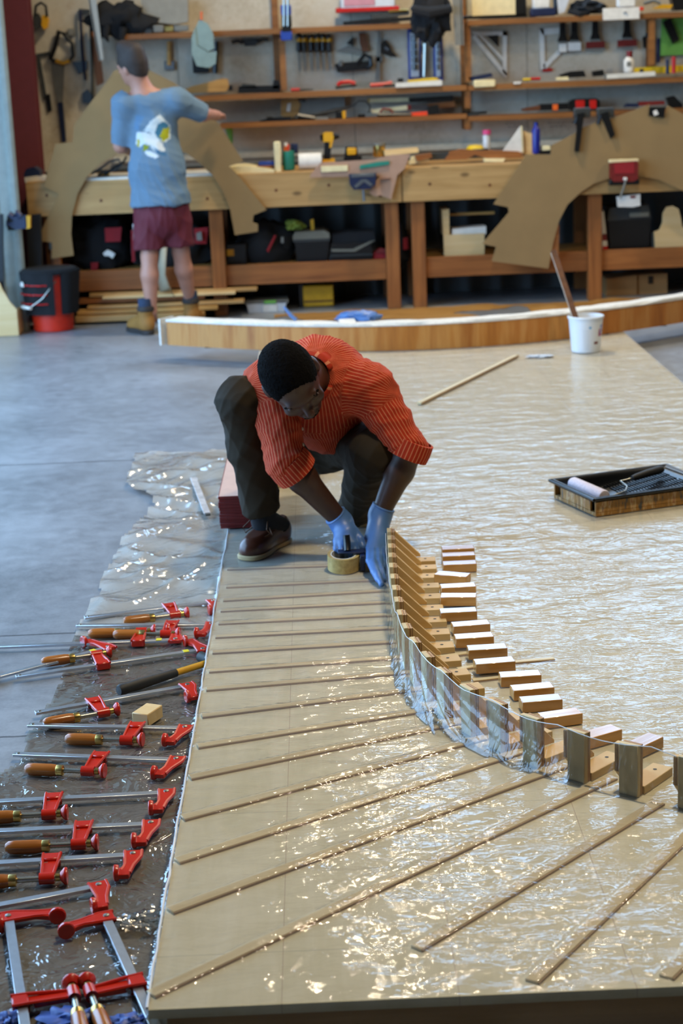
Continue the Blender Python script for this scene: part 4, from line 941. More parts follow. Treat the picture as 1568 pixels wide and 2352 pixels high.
person_part('shirt', V, Q, 'striped_shirt', cr, {'stripe': stripe})
Lc = np.array(cr.location)
for q, cuff in (('r', J['re'] * 0.80 + J['rw'] * 0.20), ('l', J['le'] * 0.94 + J['lw'] * 0.06)):
    d = nrm(J[q + 'w'] - J[q + 'e']); A = frame_from(d, (0, 1, 0)); rc = 0.066; pr_ = [(rc - 0.004, -0.055), (rc + 0.004, -0.054), (rc + 0.006, -0.02), (rc + 0.004, 0.004), (rc - 0.003, 0.005), (rc - 0.006, -0.05)]
    cm = MB().lathe(pr_, cuff - Lc, A, 40, closed=True).mesh('cuff', 50); a_ = cm.attributes.new('stripe', 'FLOAT', 'POINT'); n_ = len(cm.vertices)
    a_.data.foreach_set('value', np.tile(np.arange(40) * (round(2 * PI * rc / 0.0125)) / 40.0, n_ // 40 + 1)[:n_].astype(np.float32)); put('cuff', cm, 'striped_shirt', cr)
for k, (px, py, Y) in enumerate(((714, 986, 5.49), (724, 1012, 5.52))):
    sl, = [None]; P = aty(px, py, Y) ; d = nrm(CAM - P); i = np.argmin(np.linalg.norm(np.cross(V - CAM, nrm(P - CAM)), axis=1) + 0.2 * np.linalg.norm(V - CAM, axis=1)); put('button', MB().lathe([(0.0055, 0), (0.0055, 0.002), (0.004, 0.0026), (0, 0.0022)], V[i] + N[i] * 0.001 - Lc, frame_from(N[i]), 12), 'button_white', cr)
# collar
cA = frame_from(nd, (0, 0, 1)); cc = J['nk'] * 0.72 + J['hb'] * 0.28
cm = MB()
for j in range(2):
    pts = [];
rngc = np.linspace(0.35, 2 * PI - 0.35, 40); vs = []
for th in rngc:
    w = math.cos(th - PI)
    dirv = math.cos(th) * cA[0] + math.sin(th) * cA[1]
    for r_, z_ in ((0.066, 0.008), (0.069, 0.020), (0.075, 0.018), (0.090, -0.014 - 0.01 * abs(math.sin(th)))): vs.append(cc + dirv * r_ + nd * z_ - Lc)
fs = [(i * 4 + k, i * 4 + k + 1, (i + 1) * 4 + k + 1, (i + 1) * 4 + k) for i in range(39) for k in range(3)]
cme = MB().add(vs, fs).mesh('collar', 60); a_ = cme.attributes.new('stripe', 'FLOAT', 'POINT'); a_.data.foreach_set('value', np.repeat(np.arange(40) * 0.25, 4).astype(np.float32))
oc = put('collar', cme, 'striped_shirt', cr); so = oc.modifiers.new('thick', 'SOLIDIFY'); so.thickness = 0.003
# trousers
tr_ = SDF((-0.36, 5.2, 0.09), (0.42, 6.2, 0.80), 0.0065)
tr_.chain([J['pel'], J['pel'] + np.array([0, -0.06, 0.05])], [0.150, 0.14], 0.04)
hemr = J['ra'] * 0.90 + J['rk'] * 0.10; heml = J['la'] * 0.97 + J['lk'] * 0.03
for q, hem in (('r', hemr), ('l', heml)):
    tr_.chain([J['pel'], J[q + 'h'], J[q + 'k']], [0.12, 0.110, 0.080], 0.04); d = nrm(hem - J[q + 'k']); mid = J[q + 'k'] * 0.6 + hem * 0.4
    tr_.chain([J[q + 'k'], mid, hem + d * 0.04], [0.079, 0.074, 0.066], 0.02); tr_.cutif(hem, d, hem, 0.14)
V, Q = tr_.mesh(); N = normals(V, Q); V = V + N * (0.026 * waves(V, 21, 5, 40, 120) - 0.008)[:, None]; person_part('trousers', V, Q, 'olive_cloth', cr)
# socks and shoes
def shoe(parent, toe, heel, top, mat_up, mat_sole, laces=True, sole_h=0.016, high=0.0, collar=None, wid=0.047):
    L0 = np.array(parent.location); d = heel - toe; L = np.linalg.norm(d[:2]); X = nrm([-d[0], -d[1], 0]); Yv = np.array([-X[1], X[0], 0]); A = np.array([X, Yv, [0, 0, 1.0]]); g = heel * 1.0
    def w(x, y, z): return g + X * x * L + Yv * y + np.array([0, 0, z])
    out = []
    for th in np.linspace(0, 2 * PI, 36, endpoint=False):
        x = 0.5 - 0.5 * math.cos(th); yw = wid * (0.72 + 0.28 * math.sin((x - 0.12) * PI * 0.62)) * (1 - 0.28 * math.exp(-((x - 0.42) / 0.16) ** 2)) * math.sqrt(max(0, 1 - (2 * x - 1) ** 8))
        out.append((x * L, yw * (1 if th <= PI else -1)))
    s_ = put('sole', MB().prism(out[::-1], sole_h, g - L0, A), mat_sole, parent, bevel=0.003)
    u = SDF(np.minimum(toe, heel) - np.array([0.09, 0.09, 0.0]), np.maximum(toe, heel) + np.array([0.09, 0.09, 0.16 + high]), 0.0045)
    z0 = sole_h
    u.ell(w(0.76, 0, z0 + 0.014), (L * 0.235, wid * 0.98, 0.046), A, 0.03); u.ell(w(0.5, 0, z0 + 0.03), (L * 0.27, wid * 0.82, 0.056), A, 0.03); u.ell(w(0.2, 0, z0 + 0.03), (L * 0.20, wid * 0.80, 0.058), A, 0.03)
    if high: u.cap(w(0.22, 0, z0 + 0.04), w(0.20, 0, z0 + 0.06 + high), wid * 0.85, wid * 0.9, 0.03)
    u.cut(g + np.array([0, 0, z0]), (0, 0, -1)); 
    if not high: u.cut(w(0.30, 0, z0 + 0.072), nrm(np.array([0, 0, 1.0]) * 1.0 + X * 0.12))
    else: u.cut(w(0.2, 0, z0 + 0.055 + high), (0, 0, 1))
    V, Q = u.mesh(); up = put('shoe_upper', tomesh('shoe_upper', V - L0, Q), mat_up, parent)
    if laces:
        put('moccasin_seam', MB().tube([w(x, y, z0 + zz) - L0 for x, y, zz in ((0.52, 0.036, 0.055), (0.68, 0.036, 0.050), (0.84, 0.024, 0.044), (0.9, 0, 0.040), (0.84, -0.024, 0.044), (0.68, -0.036, 0.050), (0.52, -0.036, 0.055))], 0.0028, 6), 'lace', up)
        for xx in (0.50, 0.58): put('lace', MB().tube([w(xx, 0.03, z0 + 0.073) - L0, w(xx + 0.01, 0, z0 + 0.086) - L0, w(xx, -0.03, z0 + 0.073) - L0], 0.0024, 6), 'lace', up)
        for q in (-1, 1): put('lace', MB().tube([w(0.54, 0, z0 + 0.086) - L0, w(0.62, q * 0.03, z0 + 0.098) - L0, w(0.74, q * 0.045, z0 + 0.075) - L0, w(0.66, q * 0.052, z0 + 0.05) - L0, w(0.56, q * 0.02, z0 + 0.082) - L0], 0.0022, 6), 'lace', up)
    return w
toe = at(562, 1291, PH); toe[2] = PH + 0.003; heel = toe + np.array([0.50, 0.866, 0]) * 0.275
w = shoe(cr, toe, heel, None, 'shoe_leather', 'sole_cream')
put('sock', MB().tube([J['ra'] + (J['rk'] - J['ra']) * 0.22 - Lc, J['ra'] - Lc, w(0.22, 0, 0.06) - Lc, w(0.4, 0, 0.05) - Lc], [0.046, 0.045, 0.042, 0.034], 16), 'sock_black', cr)
toe = at(832, 1214, PH); toe[2] = PH + 0.003; heel = toe + np.array([-0.12, 0.99, 0]) * 0.27
w = shoe(cr, toe, heel, None, 'shoe_leather', 'sole_cream')
put('sock', MB().tube([J['la'] + (J['lk'] - J['la']) * 0.1 - Lc, w(0.25, 0, 0.06) - Lc, w(0.4, 0, 0.05) - Lc], [0.046, 0.042, 0.034], 16), 'sock_black', cr)
# gloved hands
def glove(lo_pts, wrist, elbow, palm, fingers, thumb, h=0.003):
    allp = np.array([wrist, palm] + [p for f_ in fingers for p in f_] + list(thumb)); g = SDF(allp.min(0) - 0.06, allp.max(0) + 0.06, h)
    d = nrm(wrist - elbow); cuffp = wrist - d * 0.028
    kn = [f_[0] for f_ in fingers]; side = nrm(kn[-1] - kn[0]); flat = (np.cross(side, nrm(palm - wrist)), 1.9)
    g.cap(cuffp - d * 0.02, wrist, 0.036, 0.034, 0.015); g.cap(wrist, palm, 0.034, 0.038, 0.02, None)
    for k_ in kn: g.cap(wrist * 0.45 + palm * 0.55, k_, 0.019, 0.014, 0.014)
    for f_ in fingers: g.chain(f_, [0.0125, 0.0112, 0.0104, 0.0092][:len(f_)], 0.004)
    g.chain(thumb, [0.018, 0.0135, 0.0115, 0.010][:len(thumb)], 0.006); g.cutif(cuffp, -d, cuffp, 0.07)
    V, Q = g.mesh(); N = normals(V, Q); prox = np.exp(-np.linalg.norm(V - (wrist + d * 0.01), axis=1) / 0.05)
    V = V + N * (0.0065 * prox * waves(V, 31, 4, 60, 140, d))[:, None]; o_ = person_part('glove', V, Q, 'nitrile', cr)
    put('glove_rim', MB().lathe([(0.036, -0.002), (0.0385, 0.0), (0.0385, 0.003), (0.036, 0.005)], cuffp - Lc, frame_from(d), 22), 'nitrile', o_)
Yr = 5.36
p = lambda x, y, Y: aty(x, y, Y)
glove(None, J['rw'], J['re'], p(795, 1226, 5.337),
      [[p(774, 1243, 5.311), p(773, 1262, 5.290), p(786, 1272, 5.315), p(797, 1268, 5.340)], [p(785, 1248, 5.297), p(784, 1268, 5.280), p(797, 1277, 5.305), p(806, 1272, 5.335)],
       [p(798, 1250, 5.290), p(800, 1268, 5.280), p(811, 1276, 5.305), p(818, 1270, 5.335)], [p(811, 1248, 5.297), p(815, 1264, 5.285), p(823, 1272, 5.310), p(828, 1268, 5.335)]],
      [p(812, 1222, 5.335), p(826, 1238, 5.316), p(832, 1256, 5.300), p(832, 1270, 5.300)])
glove(None, J['lw'], J['le'], p(864, 1235, 5.345),
      [[p(849, 1260, 5.274), p(848, 1288, 5.188), p(858, 1312, 5.126), p(868, 1332, 5.080)], [p(857, 1263, 5.265), p(857, 1294, 5.165), p(867, 1320, 5.101), p(876, 1342, 5.055)],
       [p(868, 1262, 5.271), p(869, 1290, 5.185), p(876, 1312, 5.131), p(882, 1332, 5.085)], [p(878, 1257, 5.293), p(880, 1280, 5.228), p(883, 1298, 5.190), p(884, 1312, 5.161)]],
      [p(876, 1228, 5.360), p(886, 1248, 5.350), p(888, 1268, 5.314), p(884, 1285, 5.281)])
# the tape gun in his hand
tg = thing('tape_dispenser', 'blue tape dispenser with roll of packing tape held in the gloved hand', 'tape dispenser', tuple(aty(789, 1288, 5.26)))
A = frame_from((0.02, -0.14, 1.0), (0, 1, 0)); 
def tapemat():
    t = NT('packing_tape'); v = t.coords(); n = t.noise(v, 60, 3); col = t.ramp(n, [(0.3, srgb('a58a4e')), (0.7, srgb('c6ab6c'))]); t.bsdf(col, 0.28)
tapemat()
r1, r0, hw = 0.051, 0.041, 0.024
rl_ = put('tape_roll', MB().lathe([(r0, -hw), (r1, -hw), (r1, hw), (r0, hw), (r0, -hw)], (0, 0, 0), A, 40, closed=True), 'packing_tape', tg)
put('cardboard_core', MB().lathe([(r0 - 0.003, -hw), (r0 - 0.0003, -hw), (r0 - 0.0003, hw), (r0 - 0.003, hw), (r0 - 0.003, -hw)], (0, 0, 0), A, 36, closed=True), 'paper_white', tg)
put('hub', MB().lathe([(0.012, -0.02), (0.0135, -0.02), (0.0135, 0.030), (0.010, 0.032)], (0, 0, 0), A, 20), 'black_plastic', tg)
loc = np.array(tg.location); up = A[2]; rt = nrm(np.cross((0, 1, 0), up)) ; fw = np.cross(up, rt)
put('frame_arm', MB().prism([(-0.018, -0.014), (0.06, -0.014), (0.066, -0.008), (0.066, 0.014), (-0.018, 0.014)], 0.005, up * 0.029, np.array([rt, fw, up])), 'navy_plastic', tg, bevel=0.001)
put('blade_guard', MB().prism([(0.052, -0.03), (0.066, -0.03), (0.066, 0.025), (0.052, 0.025)], -0.052, up * 0.0285, np.array([rt, fw, up])), 'navy_plastic', tg, bevel=0.001)
put('handle', MB().tube([up * 0.032 + rt * 0.012, up * 0.05 + rt * 0.012 + fw * 0.02, up * 0.075 + rt * 0.01 + fw * 0.03], [0.011, 0.012, 0.011], 12), 'black_plastic', tg)
put('serrated_blade', MB().box(rt * 0.074 - up * 0.01, (0.012, 0.05, 0.05), np.array([rt, fw, up])), 'edge_brown', tg)

# ---- the standing man, seen from behind
sp_ = thing('person', 'young man seen from behind in blue t-shirt and maroon shorts standing at the workbench', 'person', (-1.0, 11.2, 0.001))
Y0 = 11.12
K = dict(hd=aty(303, 143, Y0 - 0.02), nk=aty(326, 205, Y0), nb=aty(334, 222, Y0), che=aty(345, 265, Y0 + 0.02), bel=aty(360, 380, Y0), pel=aty(368, 470, Y0), ls=aty(287, 240, Y0 - 0.02), rs=aty(405, 232, Y0), le=aty(277, 335, Y0 + 0.02), lw=aty(300, 345, Y0 + 0.27),
         re=aty(468, 262, Y0 + 0.14), rw=aty(492, 264, Y0 + 0.36), lh=aty(340, 480, Y0), rh=aty(402, 478, Y0 + 0.02), lk=aty(343, 588, Y0 - 0.02), rk=aty(415, 578, Y0 + 0.1), la=aty(347, 715, 11.08), ra=aty(437, 692, 11.36))
Ls = np.array(sp_.location); uh = nrm((-0.10, -0.18, 0.97)); fh = np.array([-0.75, 0.62, -0.18]); fh = nrm(fh - (fh @ uh) * uh); sh_ = np.cross(fh, uh); HA = np.array([sh_, fh, uh]); hc = K['hd']
b = SDF((-1.62, 10.75, 0.02), (-0.55, 11.62, 1.82), 0.009)
b.ell(hc, (0.074, 0.094, 0.100), HA, 0.01); b.ell(hc + fh * 0.03 - uh * 0.062, (0.056, 0.062, 0.072), HA, 0.03); b.ell(hc + fh * 0.052 - uh * 0.118, (0.030, 0.03, 0.024), HA, 0.02)
b.cap(hc + fh * 0.09 - uh * 0.03, hc + fh * 0.112 - uh * 0.06, 0.008, 0.013, 0.014)
for q in (-1, 1): b.ell(hc + sh_ * q * 0.076 - uh * 0.03 - fh * 0.005, (0.012, 0.02, 0.031), HA, 0.006); b.ell(hc + sh_ * q * 0.03 + fh * 0.086 - uh * 0.018, (0.022, 0.012, 0.010), HA, 0.015)
b.ell(hc + fh * 0.088 - uh * 0.092, (0.022, 0.012, 0.012), HA, 0.012)
b.chain([K['che'], K['nb'], K['nk'], hc - uh * 0.05 - fh * 0.02], [0.08, 0.068, 0.058, 0.058], 0.03); b.chain([K['che'], K['bel'], K['pel']], [0.085, 0.085, 0.08], 0.03)
for q in 'lr':
    b.chain([K['nb'], K[q + 's'], K[q + 'e'], K[q + 'w']], [0.06, 0.055, 0.043, 0.030], 0.025); b.chain([K['pel'], K[q + 'h'], K[q + 'k']], [0.075, 0.07, 0.052], 0.03)
    cf = K[q + 'k'] * 0.66 + K[q + 'a'] * 0.34 + np.array([0, -0.02, 0]); b.chain([K[q + 'k'], cf, K[q + 'a']], [0.052, 0.056, 0.034], 0.02); b.cap(K[q + 'a'], K[q + 'a'] + np.array([0, 0.1, -0.06]), 0.034, 0.03, 0.02)
    d = nrm(K[q + 'w'] - K[q + 'e']); pm = K[q + 'w'] + d * 0.07; sd = nrm(np.cross(d, (0, 0, 1))); b.cap(K[q + 'w'], pm, 0.028, 0.03, 0.02)
    for i in range(4):
        a_ = pm + sd * (i - 1.5) * 0.021; b.chain([a_, a_ + d * 0.04, a_ + d * 0.062 + np.array([0, 0, -0.025])], [0.0115, 0.0105, 0.009], 0.004)
    b.chain([K[q + 'w'] + d * 0.02 - sd * 0.02, pm - sd * 0.055, pm - sd * 0.06 + d * 0.03], [0.016, 0.013, 0.010], 0.006)
V, Q = b.mesh(); person_part('body', V, Q, 'skin_light', sp_)
for q in (-1, 1): put('eye', MB().ball(hc + sh_ * q * 0.031 + fh * 0.084 - uh * 0.032 - Ls, 0.009), 'dark_grey', sp_)
hr = SDF(hc - 0.15, hc + 0.15, 0.006); hr.ell(hc + uh * 0.004 - fh * 0.004, (0.084, 0.103, 0.106), HA, 0.01); hr.cap(hc + uh * 0.07 - fh * 0.04, hc + uh * 0.09 + fh * 0.05, 0.05, 0.045, 0.03); hr.ell(hc - fh * 0.045 - uh * 0.05, (0.066, 0.052, 0.062), HA, 0.02)
hr.cut(hc + fh * 0.07, fh * 0.9 - uh * 0.35); hr.cut(hc - uh * 0.092 - fh * 0.03, -uh); hr.cut(hc + fh * 0.012 - uh * 0.03, nrm(fh * 0.5 - uh * 0.85))
V, Q = hr.mesh(); N = normals(V, Q); V = V + N * (0.002 * np.random.default_rng(5).random(len(V)))[:, None]; person_part('hair', V, Q, 'hair_brown', sp_)
# t-shirt
te = SDF((-1.62, 10.75, 0.75), (-0.55, 11.62, 1.62), 0.008); fl = ((0, 1, 0), 1.35)
te.chain([K['nb'] + np.array([0, 0, -0.05]), K['che'], K['bel'], K['pel'] + np.array([0, 0, 0.0])], [0.10, 0.158, 0.17, 0.188], 0.06, fl); te.cap(K['pel'], K['pel'] + np.array([0, 0, -0.08]), 0.188, 0.19, 0.03, fl)
for q, r_ in (('l', 0.085), ('r', 0.085)): te.chain([K['nb'] + np.array([0, 0, -0.04]), K[q + 's'], K[q + 'e'] * 1.03 - K[q + 's'] * 0.03], [0.085, 0.085, 0.068], 0.04)
hem = aty(368, 471, Y0); te.cut(hem, (0.02, 0, -1)); d = nrm(K['le'] - K['ls']); c = K['le']; te.cutif(c - d * 0.005, d, c + d * 0.05, 0.10)
d = nrm(K['re'] - K['rs']); c = K['re']; te.cutif(c - d * 0.005, d, c + d * 0.06, 0.13); te.cutif(K['nk'] + np.array([0.01, 0, -0.035]), (-0.15, 0.25, 1.0), K['nk'] + np.array([0, 0, 0.03]), 0.115)
V, Q = te.mesh(); N = normals(V, Q); low = np.clip((1.30 - V[:, 2]) / 0.4, 0.2, 1)
V = V + N * (0.045 * low * waves(V, 41, 5, 30, 90, (1.0, 0.3, 0.5)) + 0.016 * waves(V, 42, 5, 50, 140) - 0.012)[:, None]
base = np.array(srgb('677e90')); C_ = np.tile(base, (len(V), 1)); r = np.random.default_rng(2)
# the print on the back, in pixels of the picture carried onto the back of the shirt
pc = (V - CAM) @ RW; pxx = CX - F * pc[:, 0] / pc[:, 2]; pyy = CY + F * pc[:, 1] / pc[:, 2]; back_ = N[:, 1] < 0.1
def inpoly(poly, col):
    m = inside(poly, pxx, pyy) & back_; C_[m] = srgb(col)
inpoly([(312, 262), (330, 268), (318, 300), (308, 296)], '5f7f9c')
inpoly([(368, 262), (378, 275), (392, 290), (391, 318), (378, 328), (360, 318), (345, 305), (330, 300), (344, 280)], 'cdd4d2'); inpoly([(362, 285), (378, 278), (390, 292), (388, 315), (376, 326), (364, 318), (355, 306)], '3f7288'); inpoly([(374, 296), (389, 292), (388, 316), (376, 326), (366, 314)], 'a9a422')
inpoly([(313, 305), (330, 302), (345, 308), (360, 316), (374, 330), (380, 346), (368, 352), (352, 346), (344, 334), (330, 330), (322, 338), (312, 330)], 'cfd3d0'); inpoly([(330, 332), (342, 334), (340, 344), (328, 346)], '8c9125')
inpoly([(330, 346), (350, 348), (366, 358), (358, 364), (338, 358)], 'd5d8d6'); inpoly([(316, 318), (322, 322), (320, 338), (314, 334)], 'b3a54a'); inpoly([(352, 340), (382, 352), (384, 360), (360, 352)], '49708a')
inpoly([(366, 262), (388, 238), (390, 240), (369, 265)], '5b7890')
person_part('t_shirt', V, Q, 'blue_tee', sp_, None, {'print': C_})
# shorts
so_ = SDF((-1.35, 10.85, 0.40), (-0.68, 11.50, 1.0), 0.008); fl2 = ((0, 1, 0), 1.2)
so_.cap(K['pel'] + np.array([0, 0, -0.03]), K['pel'] + np.array([0, 0, -0.07]), 0.145, 0.155, 0.04, fl2)
for q, e_ in (('l', aty(342, 572, Y0 - 0.01)), ('r', aty(412, 566, Y0 + 0.06))):
    so_.cap(K[q + 'h'], e_ + np.array([0, 0, -0.03]), 0.098, 0.100, 0.008); so_.cutif(e_, (0, 0, -1), e_, 0.17)
V, Q = so_.mesh(); N = normals(V, Q); V = V + N * (0.03 * waves(V, 51, 5, 40, 110, (1, 0.4, 0.0)) - 0.006)[:, None]; person_part('shorts', V, Q, 'maroon_cloth', sp_)
i = [np.argmin(np.linalg.norm(V - aty(300 + 2 * k, 515 + k * 10, Y0 + 0.02) - 0, axis=1)) for k in range(6)]
put('side_stripe', MB().tube([V[q] + N[q] * 0.002 - Ls for q in i], 0.006, 8), 'paper_white', sp_)
for q, toe in (('l', np.array([-0.10, 1, 0])), ('r', np.array([0.05, 1, 0]))):
    a_ = K[q + 'a']; hl = np.array([a_[0], a_[1] - 0.07, 0.003]); tt2 = hl + nrm(toe + (np.array([-0.5, 0, 0]) if q == 'l' else 0)) * 0.30
    w = shoe(sp_, tt2, hl, None, 'boot_tan', 'boot_dark', False, 0.028, 0.065, wid=0.055)
    put('boot_collar', MB().lathe([(0.040, 0), (0.056, 0.004), (0.058, 0.018), (0.052, 0.032), (0.040, 0.034)], w(0.2, 0, 0.145) - Ls, None, 20), 'boot_dark', sp_)
    put('sock', MB().lathe([(0.044, 0), (0.047, 0.004), (0.046, 0.05), (0.042, 0.052)], w(0.21, 0, 0.175) - Ls, None, 18), 'sock_navy', sp_)
# ------------------------------------------------------------------ back of the workshop: benches, shelves, tools
YWALL = YB - 0.019; YS = 12.30; YBF = 11.752
def ppoly(mb, pts, Yf, th):
    P = [aty(x, y, Yf) for x, y in pts]; q = [(p_[0], p_[2]) for p_ in P]; ar = sum(q[i][0] * q[(i + 1) % len(q)][1] - q[(i + 1) % len(q)][0] * q[i][1] for i in range(len(q)))
    if ar < 0: q = q[::-1]
    return mb.prism(q, th, (0, Yf + th, 0), AX_XZ)
def item(name, label, cat, Y, parts, group=None, kind=None, rz=0):
    """parts: (name, shape, pixels, thickness or radius, material[, depth offset]) at depth Y; one part = one mesh, more = an Empty with children"""
    built = []
    for q in parts:
        nm, sh0, px, th, mt = q[:5]; yo = q[5] if len(q) > 5 else 0.0; m_ = MB(); bev = 0
        if sh0 == 'b':
            x0, y0, x1, y1 = px; a, c = aty((x0 + x1) / 2, (y0 + y1) / 2, Y + yo), (abs(x1 - x0) / F * (Y + yo), abs(y1 - y0) / F * (Y + yo)); m_.box(a + np.array([0, th / 2, 0]), (c[0], th, c[1])); bev = min(0.006, 0.12 * min(c[0], c[1], th))
        elif sh0 == 'p': ppoly(m_, px, Y + yo, th)
        elif sh0 == 't': m_.tube([aty(p_[0], p_[1], Y + yo + (p_[2] if len(p_) > 2 else 0)) for p_ in px], th, 8)
        elif sh0 == 'c':                       # upright turned body: pixel rect + profile of (radius fraction, height fraction)
            x0, y0, x1, y1 = px; r_ = (x1 - x0) / 2 / F * (Y + yo); hh = (y1 - y0) / F * (Y + yo); a = aty((x0 + x1) / 2, y1, Y + yo); m_.lathe([(r_ * f_, hh * g_) for f_, g_ in th], a, None, 20)
        elif sh0 == 'h':                       # lying cylinder along x
            x0, y0, x1, y1 = px; a, c = aty(x0, (y0 + y1) / 2, Y + yo), aty(x1, (y0 + y1) / 2 - 0.04 * (x1 - x0), Y + yo); m_.cyl(a, c, (y1 - y0) / 2 / F * (Y + yo), th if th else None, n=18)
        built.append((nm, m_, mt, bev))
    vs = np.array([v for b_ in built for v in b_[1].v]); lo, hi = vs.min(0), vs.max(0); base = np.array([(lo[0] + hi[0]) / 2, (lo[1] + hi[1]) / 2, lo[2]])
    for b_ in built: b_[1].v = [tuple(np.array(v) - base) for v in b_[1].v]
    if len(built) == 1:
        o = put(name, built[0][1], built[0][2], None, bevel=built[0][3]); o.location = tuple(base)
    else:
        o = thing(name, label, cat, base)
        for nm, m_, mt, bev in built: put(nm, m_, mt, o, bevel=bev)
    return tag(o, label, cat, group)
CYL = [(1, 0), (1, 1)]
# benches
def bench(label, x0, x1, legs, apron_split=None, top='pine'):
    o = thing('workbench', label, 'workbench', ((x0 + x1) / 2, YBF + 0.37, 0)); c = np.array(o.location)
    L_ = lambda a, b: MB().span(np.array(a) - c, np.array(b) - c)
    for k in range(4): put('top_plank', L_((x0, YBF + 0.0 + k * 0.185, 0.905), (x1, YBF + 0.183 + k * 0.185, 0.943)), top, o, bevel=0.002)
    put('front_apron', L_((x0 + 0.001, YBF - 0.04, 0.716), (x1 - 0.001, YBF - 0.001, 0.938)), 'pine', o, bevel=0.002)
    put('back_apron', L_((x0 + 0.001, YBF + 0.70, 0.76), (x1 - 0.001, YBF + 0.735, 0.904)), 'pine', o)
    for x in legs:
        put('leg', L_((x - 0.045, YBF, 0.002), (x + 0.045, YBF + 0.089, 0.904)), 'fir_z', o, bevel=0.002); put('leg', L_((x - 0.045, YBF + 0.62, 0.002), (x + 0.045, YBF + 0.699, 0.759)), 'fir_z', o)
    for a, b in zip(legs[:-1], legs[1:]): put('front_rail', L_((a + 0.046, YBF + 0.03, 0.2), (b - 0.046, YBF + 0.068, 0.335)), 'fir', o, bevel=0.002)
    put('lower_shelf', L_((legs[0], YBF + 0.09, 0.31), (legs[-1], YBF + 0.62, 0.328)), 'sawdust', o)
    for k in range(7):
        xk = x0 + (x1 - x0) * (k + 0.3 + 0.4 * RNG.random()) / 7; put('knot', MB().lathe([(0.011, 0), (0.009, 0.0008), (0.0, 0.0009)], (xk - c[0], YBF - 0.0401 - c[1], 0.75 + 0.15 * RNG.random() - c[2]), frame_from((0, -1, 0)), 12), 'dark_wood', o)
    return o
bench('pine workbench with heavy fir legs behind the standing man', -1.90, 0.583, (-1.76, -0.66, 0.513))
bench('pine workbench with heavy fir legs at the right under the cardboard arch', 0.588, 3.05, (0.688, 1.873, 2.9))
item('white_board', 'white board edge lying on the bench behind the standing man', 'board', YBF - 0.03, [('board', 'b', (195, 404, 495, 412), 0.5, 'white_paint')])
# shelving
shv = thing('wall_shelving', 'brown timber wall shelving in three tiers full of tools', 'shelving', (0.5, YS + 0.13, 1.1)); c = np.array(shv.location)
def bd(name, x0, y0, x1, y1, th, Yf, depth):
    a, b_ = aty(x0, y0, Yf), aty(x1, y1, Yf); mid = (a + b_) / 2; zz = (a[2] + b_[2]) / 2
    put(name, MB().span(np.array([a[0], Yf, zz - th]) - c, np.array([b_[0], Yf + depth, zz]) - c), 'shelf_wood', shv, bevel=0.002)
for q in ((285, 76, 950, 56, 0.036), (420, 220, 1072, 198, 0.036), (505, 284, 1072, 262, 0.034), (1074, 45, 1660, 25, 0.036), (1076, 196, 1660, 174, 0.034), (1076, 266, 1660, 246, 0.034)): bd('shelf', *q, YS, 0.235)
for x, y0, y1 in ((640, -30, 212), (1073, -30, 296), (1503, 30, 160)):
    a, b_ = aty(x - 12, y0, YS + 0.24), aty(x - 8, y1, YS + 0.24); put('post', MB().span(np.array([a[0] - 0.022, YWALL - 0.038, b_[2]]) - c, np.array([a[0] + 0.022, YWALL - 0.001, a[2]]) - c), 'shelf_wood', shv)
for x, y0, y1 in ((650, 88, 208), (1076, 56, 188), (1076, 200, 248), (1076, 268, 298), (1500, 42, 150)):
    a, b_ = aty(x - 3, y0, YS + 0.02), aty(x + 3, y1, YS + 0.02); put('divider', MB().span(np.array([a[0] - 0.02, YS + 0.02, b_[2]]) - c, np.array([a[0] + 0.02, YS + 0.055, a[2]]) - c), 'shelf_wood', shv)
# tools hanging on the wall, left of the shelves
YT = YWALL - 0.035
item('ear_defenders', 'black and yellow ear defenders hanging beside the red column', 'ear defenders', YT - 0.05, [('headband', 't', [(80, 35), (82, 14), (94, 6), (105, 14), (108, 38)], 0.010, 'black_plastic'), ('ear_cup', 'p', [(76, 34), (86, 30), (92, 40), (92, 60), (84, 68), (77, 58)], 0.06, 'dark_grey'), ('ear_cup', 'p', [(96, 36), (106, 34), (111, 46), (108, 64), (99, 68), (95, 56)], 0.06, 'yellow_tool')])
item('jigsaw_frame', 'black bow-shaped saw frame with yellow grip hanging on the wall', 'saw', YT, [('frame', 't', [(150, 80), (135, 72), (126, 110), (116, 135), (128, 140)], 0.016, 'black_plastic'), ('bow', 't', [(150, 80), (165, 100), (168, 128), (158, 142)], 0.012, 'dark_grey'), ('grip', 't', [(128, 140), (145, 145), (160, 140)], 0.014, 'yellow_tool'), ('knob', 'b', (155, 66, 170, 82), 0.04, 'mid_grey')])
item('hand_saw', 'long grey hand saw with dark handle hanging upright left of the cardboard', 'saw', YT + 0.02, [('blade', 'p', [(116, 138), (148, 148), (144, 236), (132, 236)], 0.004, 'mid_grey'), ('handle', 'p', [(132, 236), (144, 234), (152, 326), (142, 326)], 0.02, 'navy_plastic')])
item('square_tool', 'dark try square hanging nearest the red column', 'square', YT + 0.02, [('stock', 'p', [(82, 124), (114, 118), (114, 128), (84, 132)], 0.02, 'dark_grey'), ('blade', 'p', [(84, 132), (92, 132), (108, 226), (100, 230)], 0.006, 'dark_grey'), ('foot', 'p', [(103, 218), (114, 216), (119, 254), (110, 258)], 0.02, 'black_plastic')])
item('quick_clamp', 'black one-handed bar clamp hanging with its jaw up on the wall', 'clamp', YT, [('bar', 't', [(184, 24), (188, 110), (196, 184)], 0.010, 'navy_plastic'), ('jaw', 'p', [(180, 20), (206, 22), (206, 30), (184, 34)], 0.03, 'dark_grey'), ('trigger', 'p', [(165, 142), (200, 140), (200, 160), (180, 170)], 0.03, 'black_plastic')])
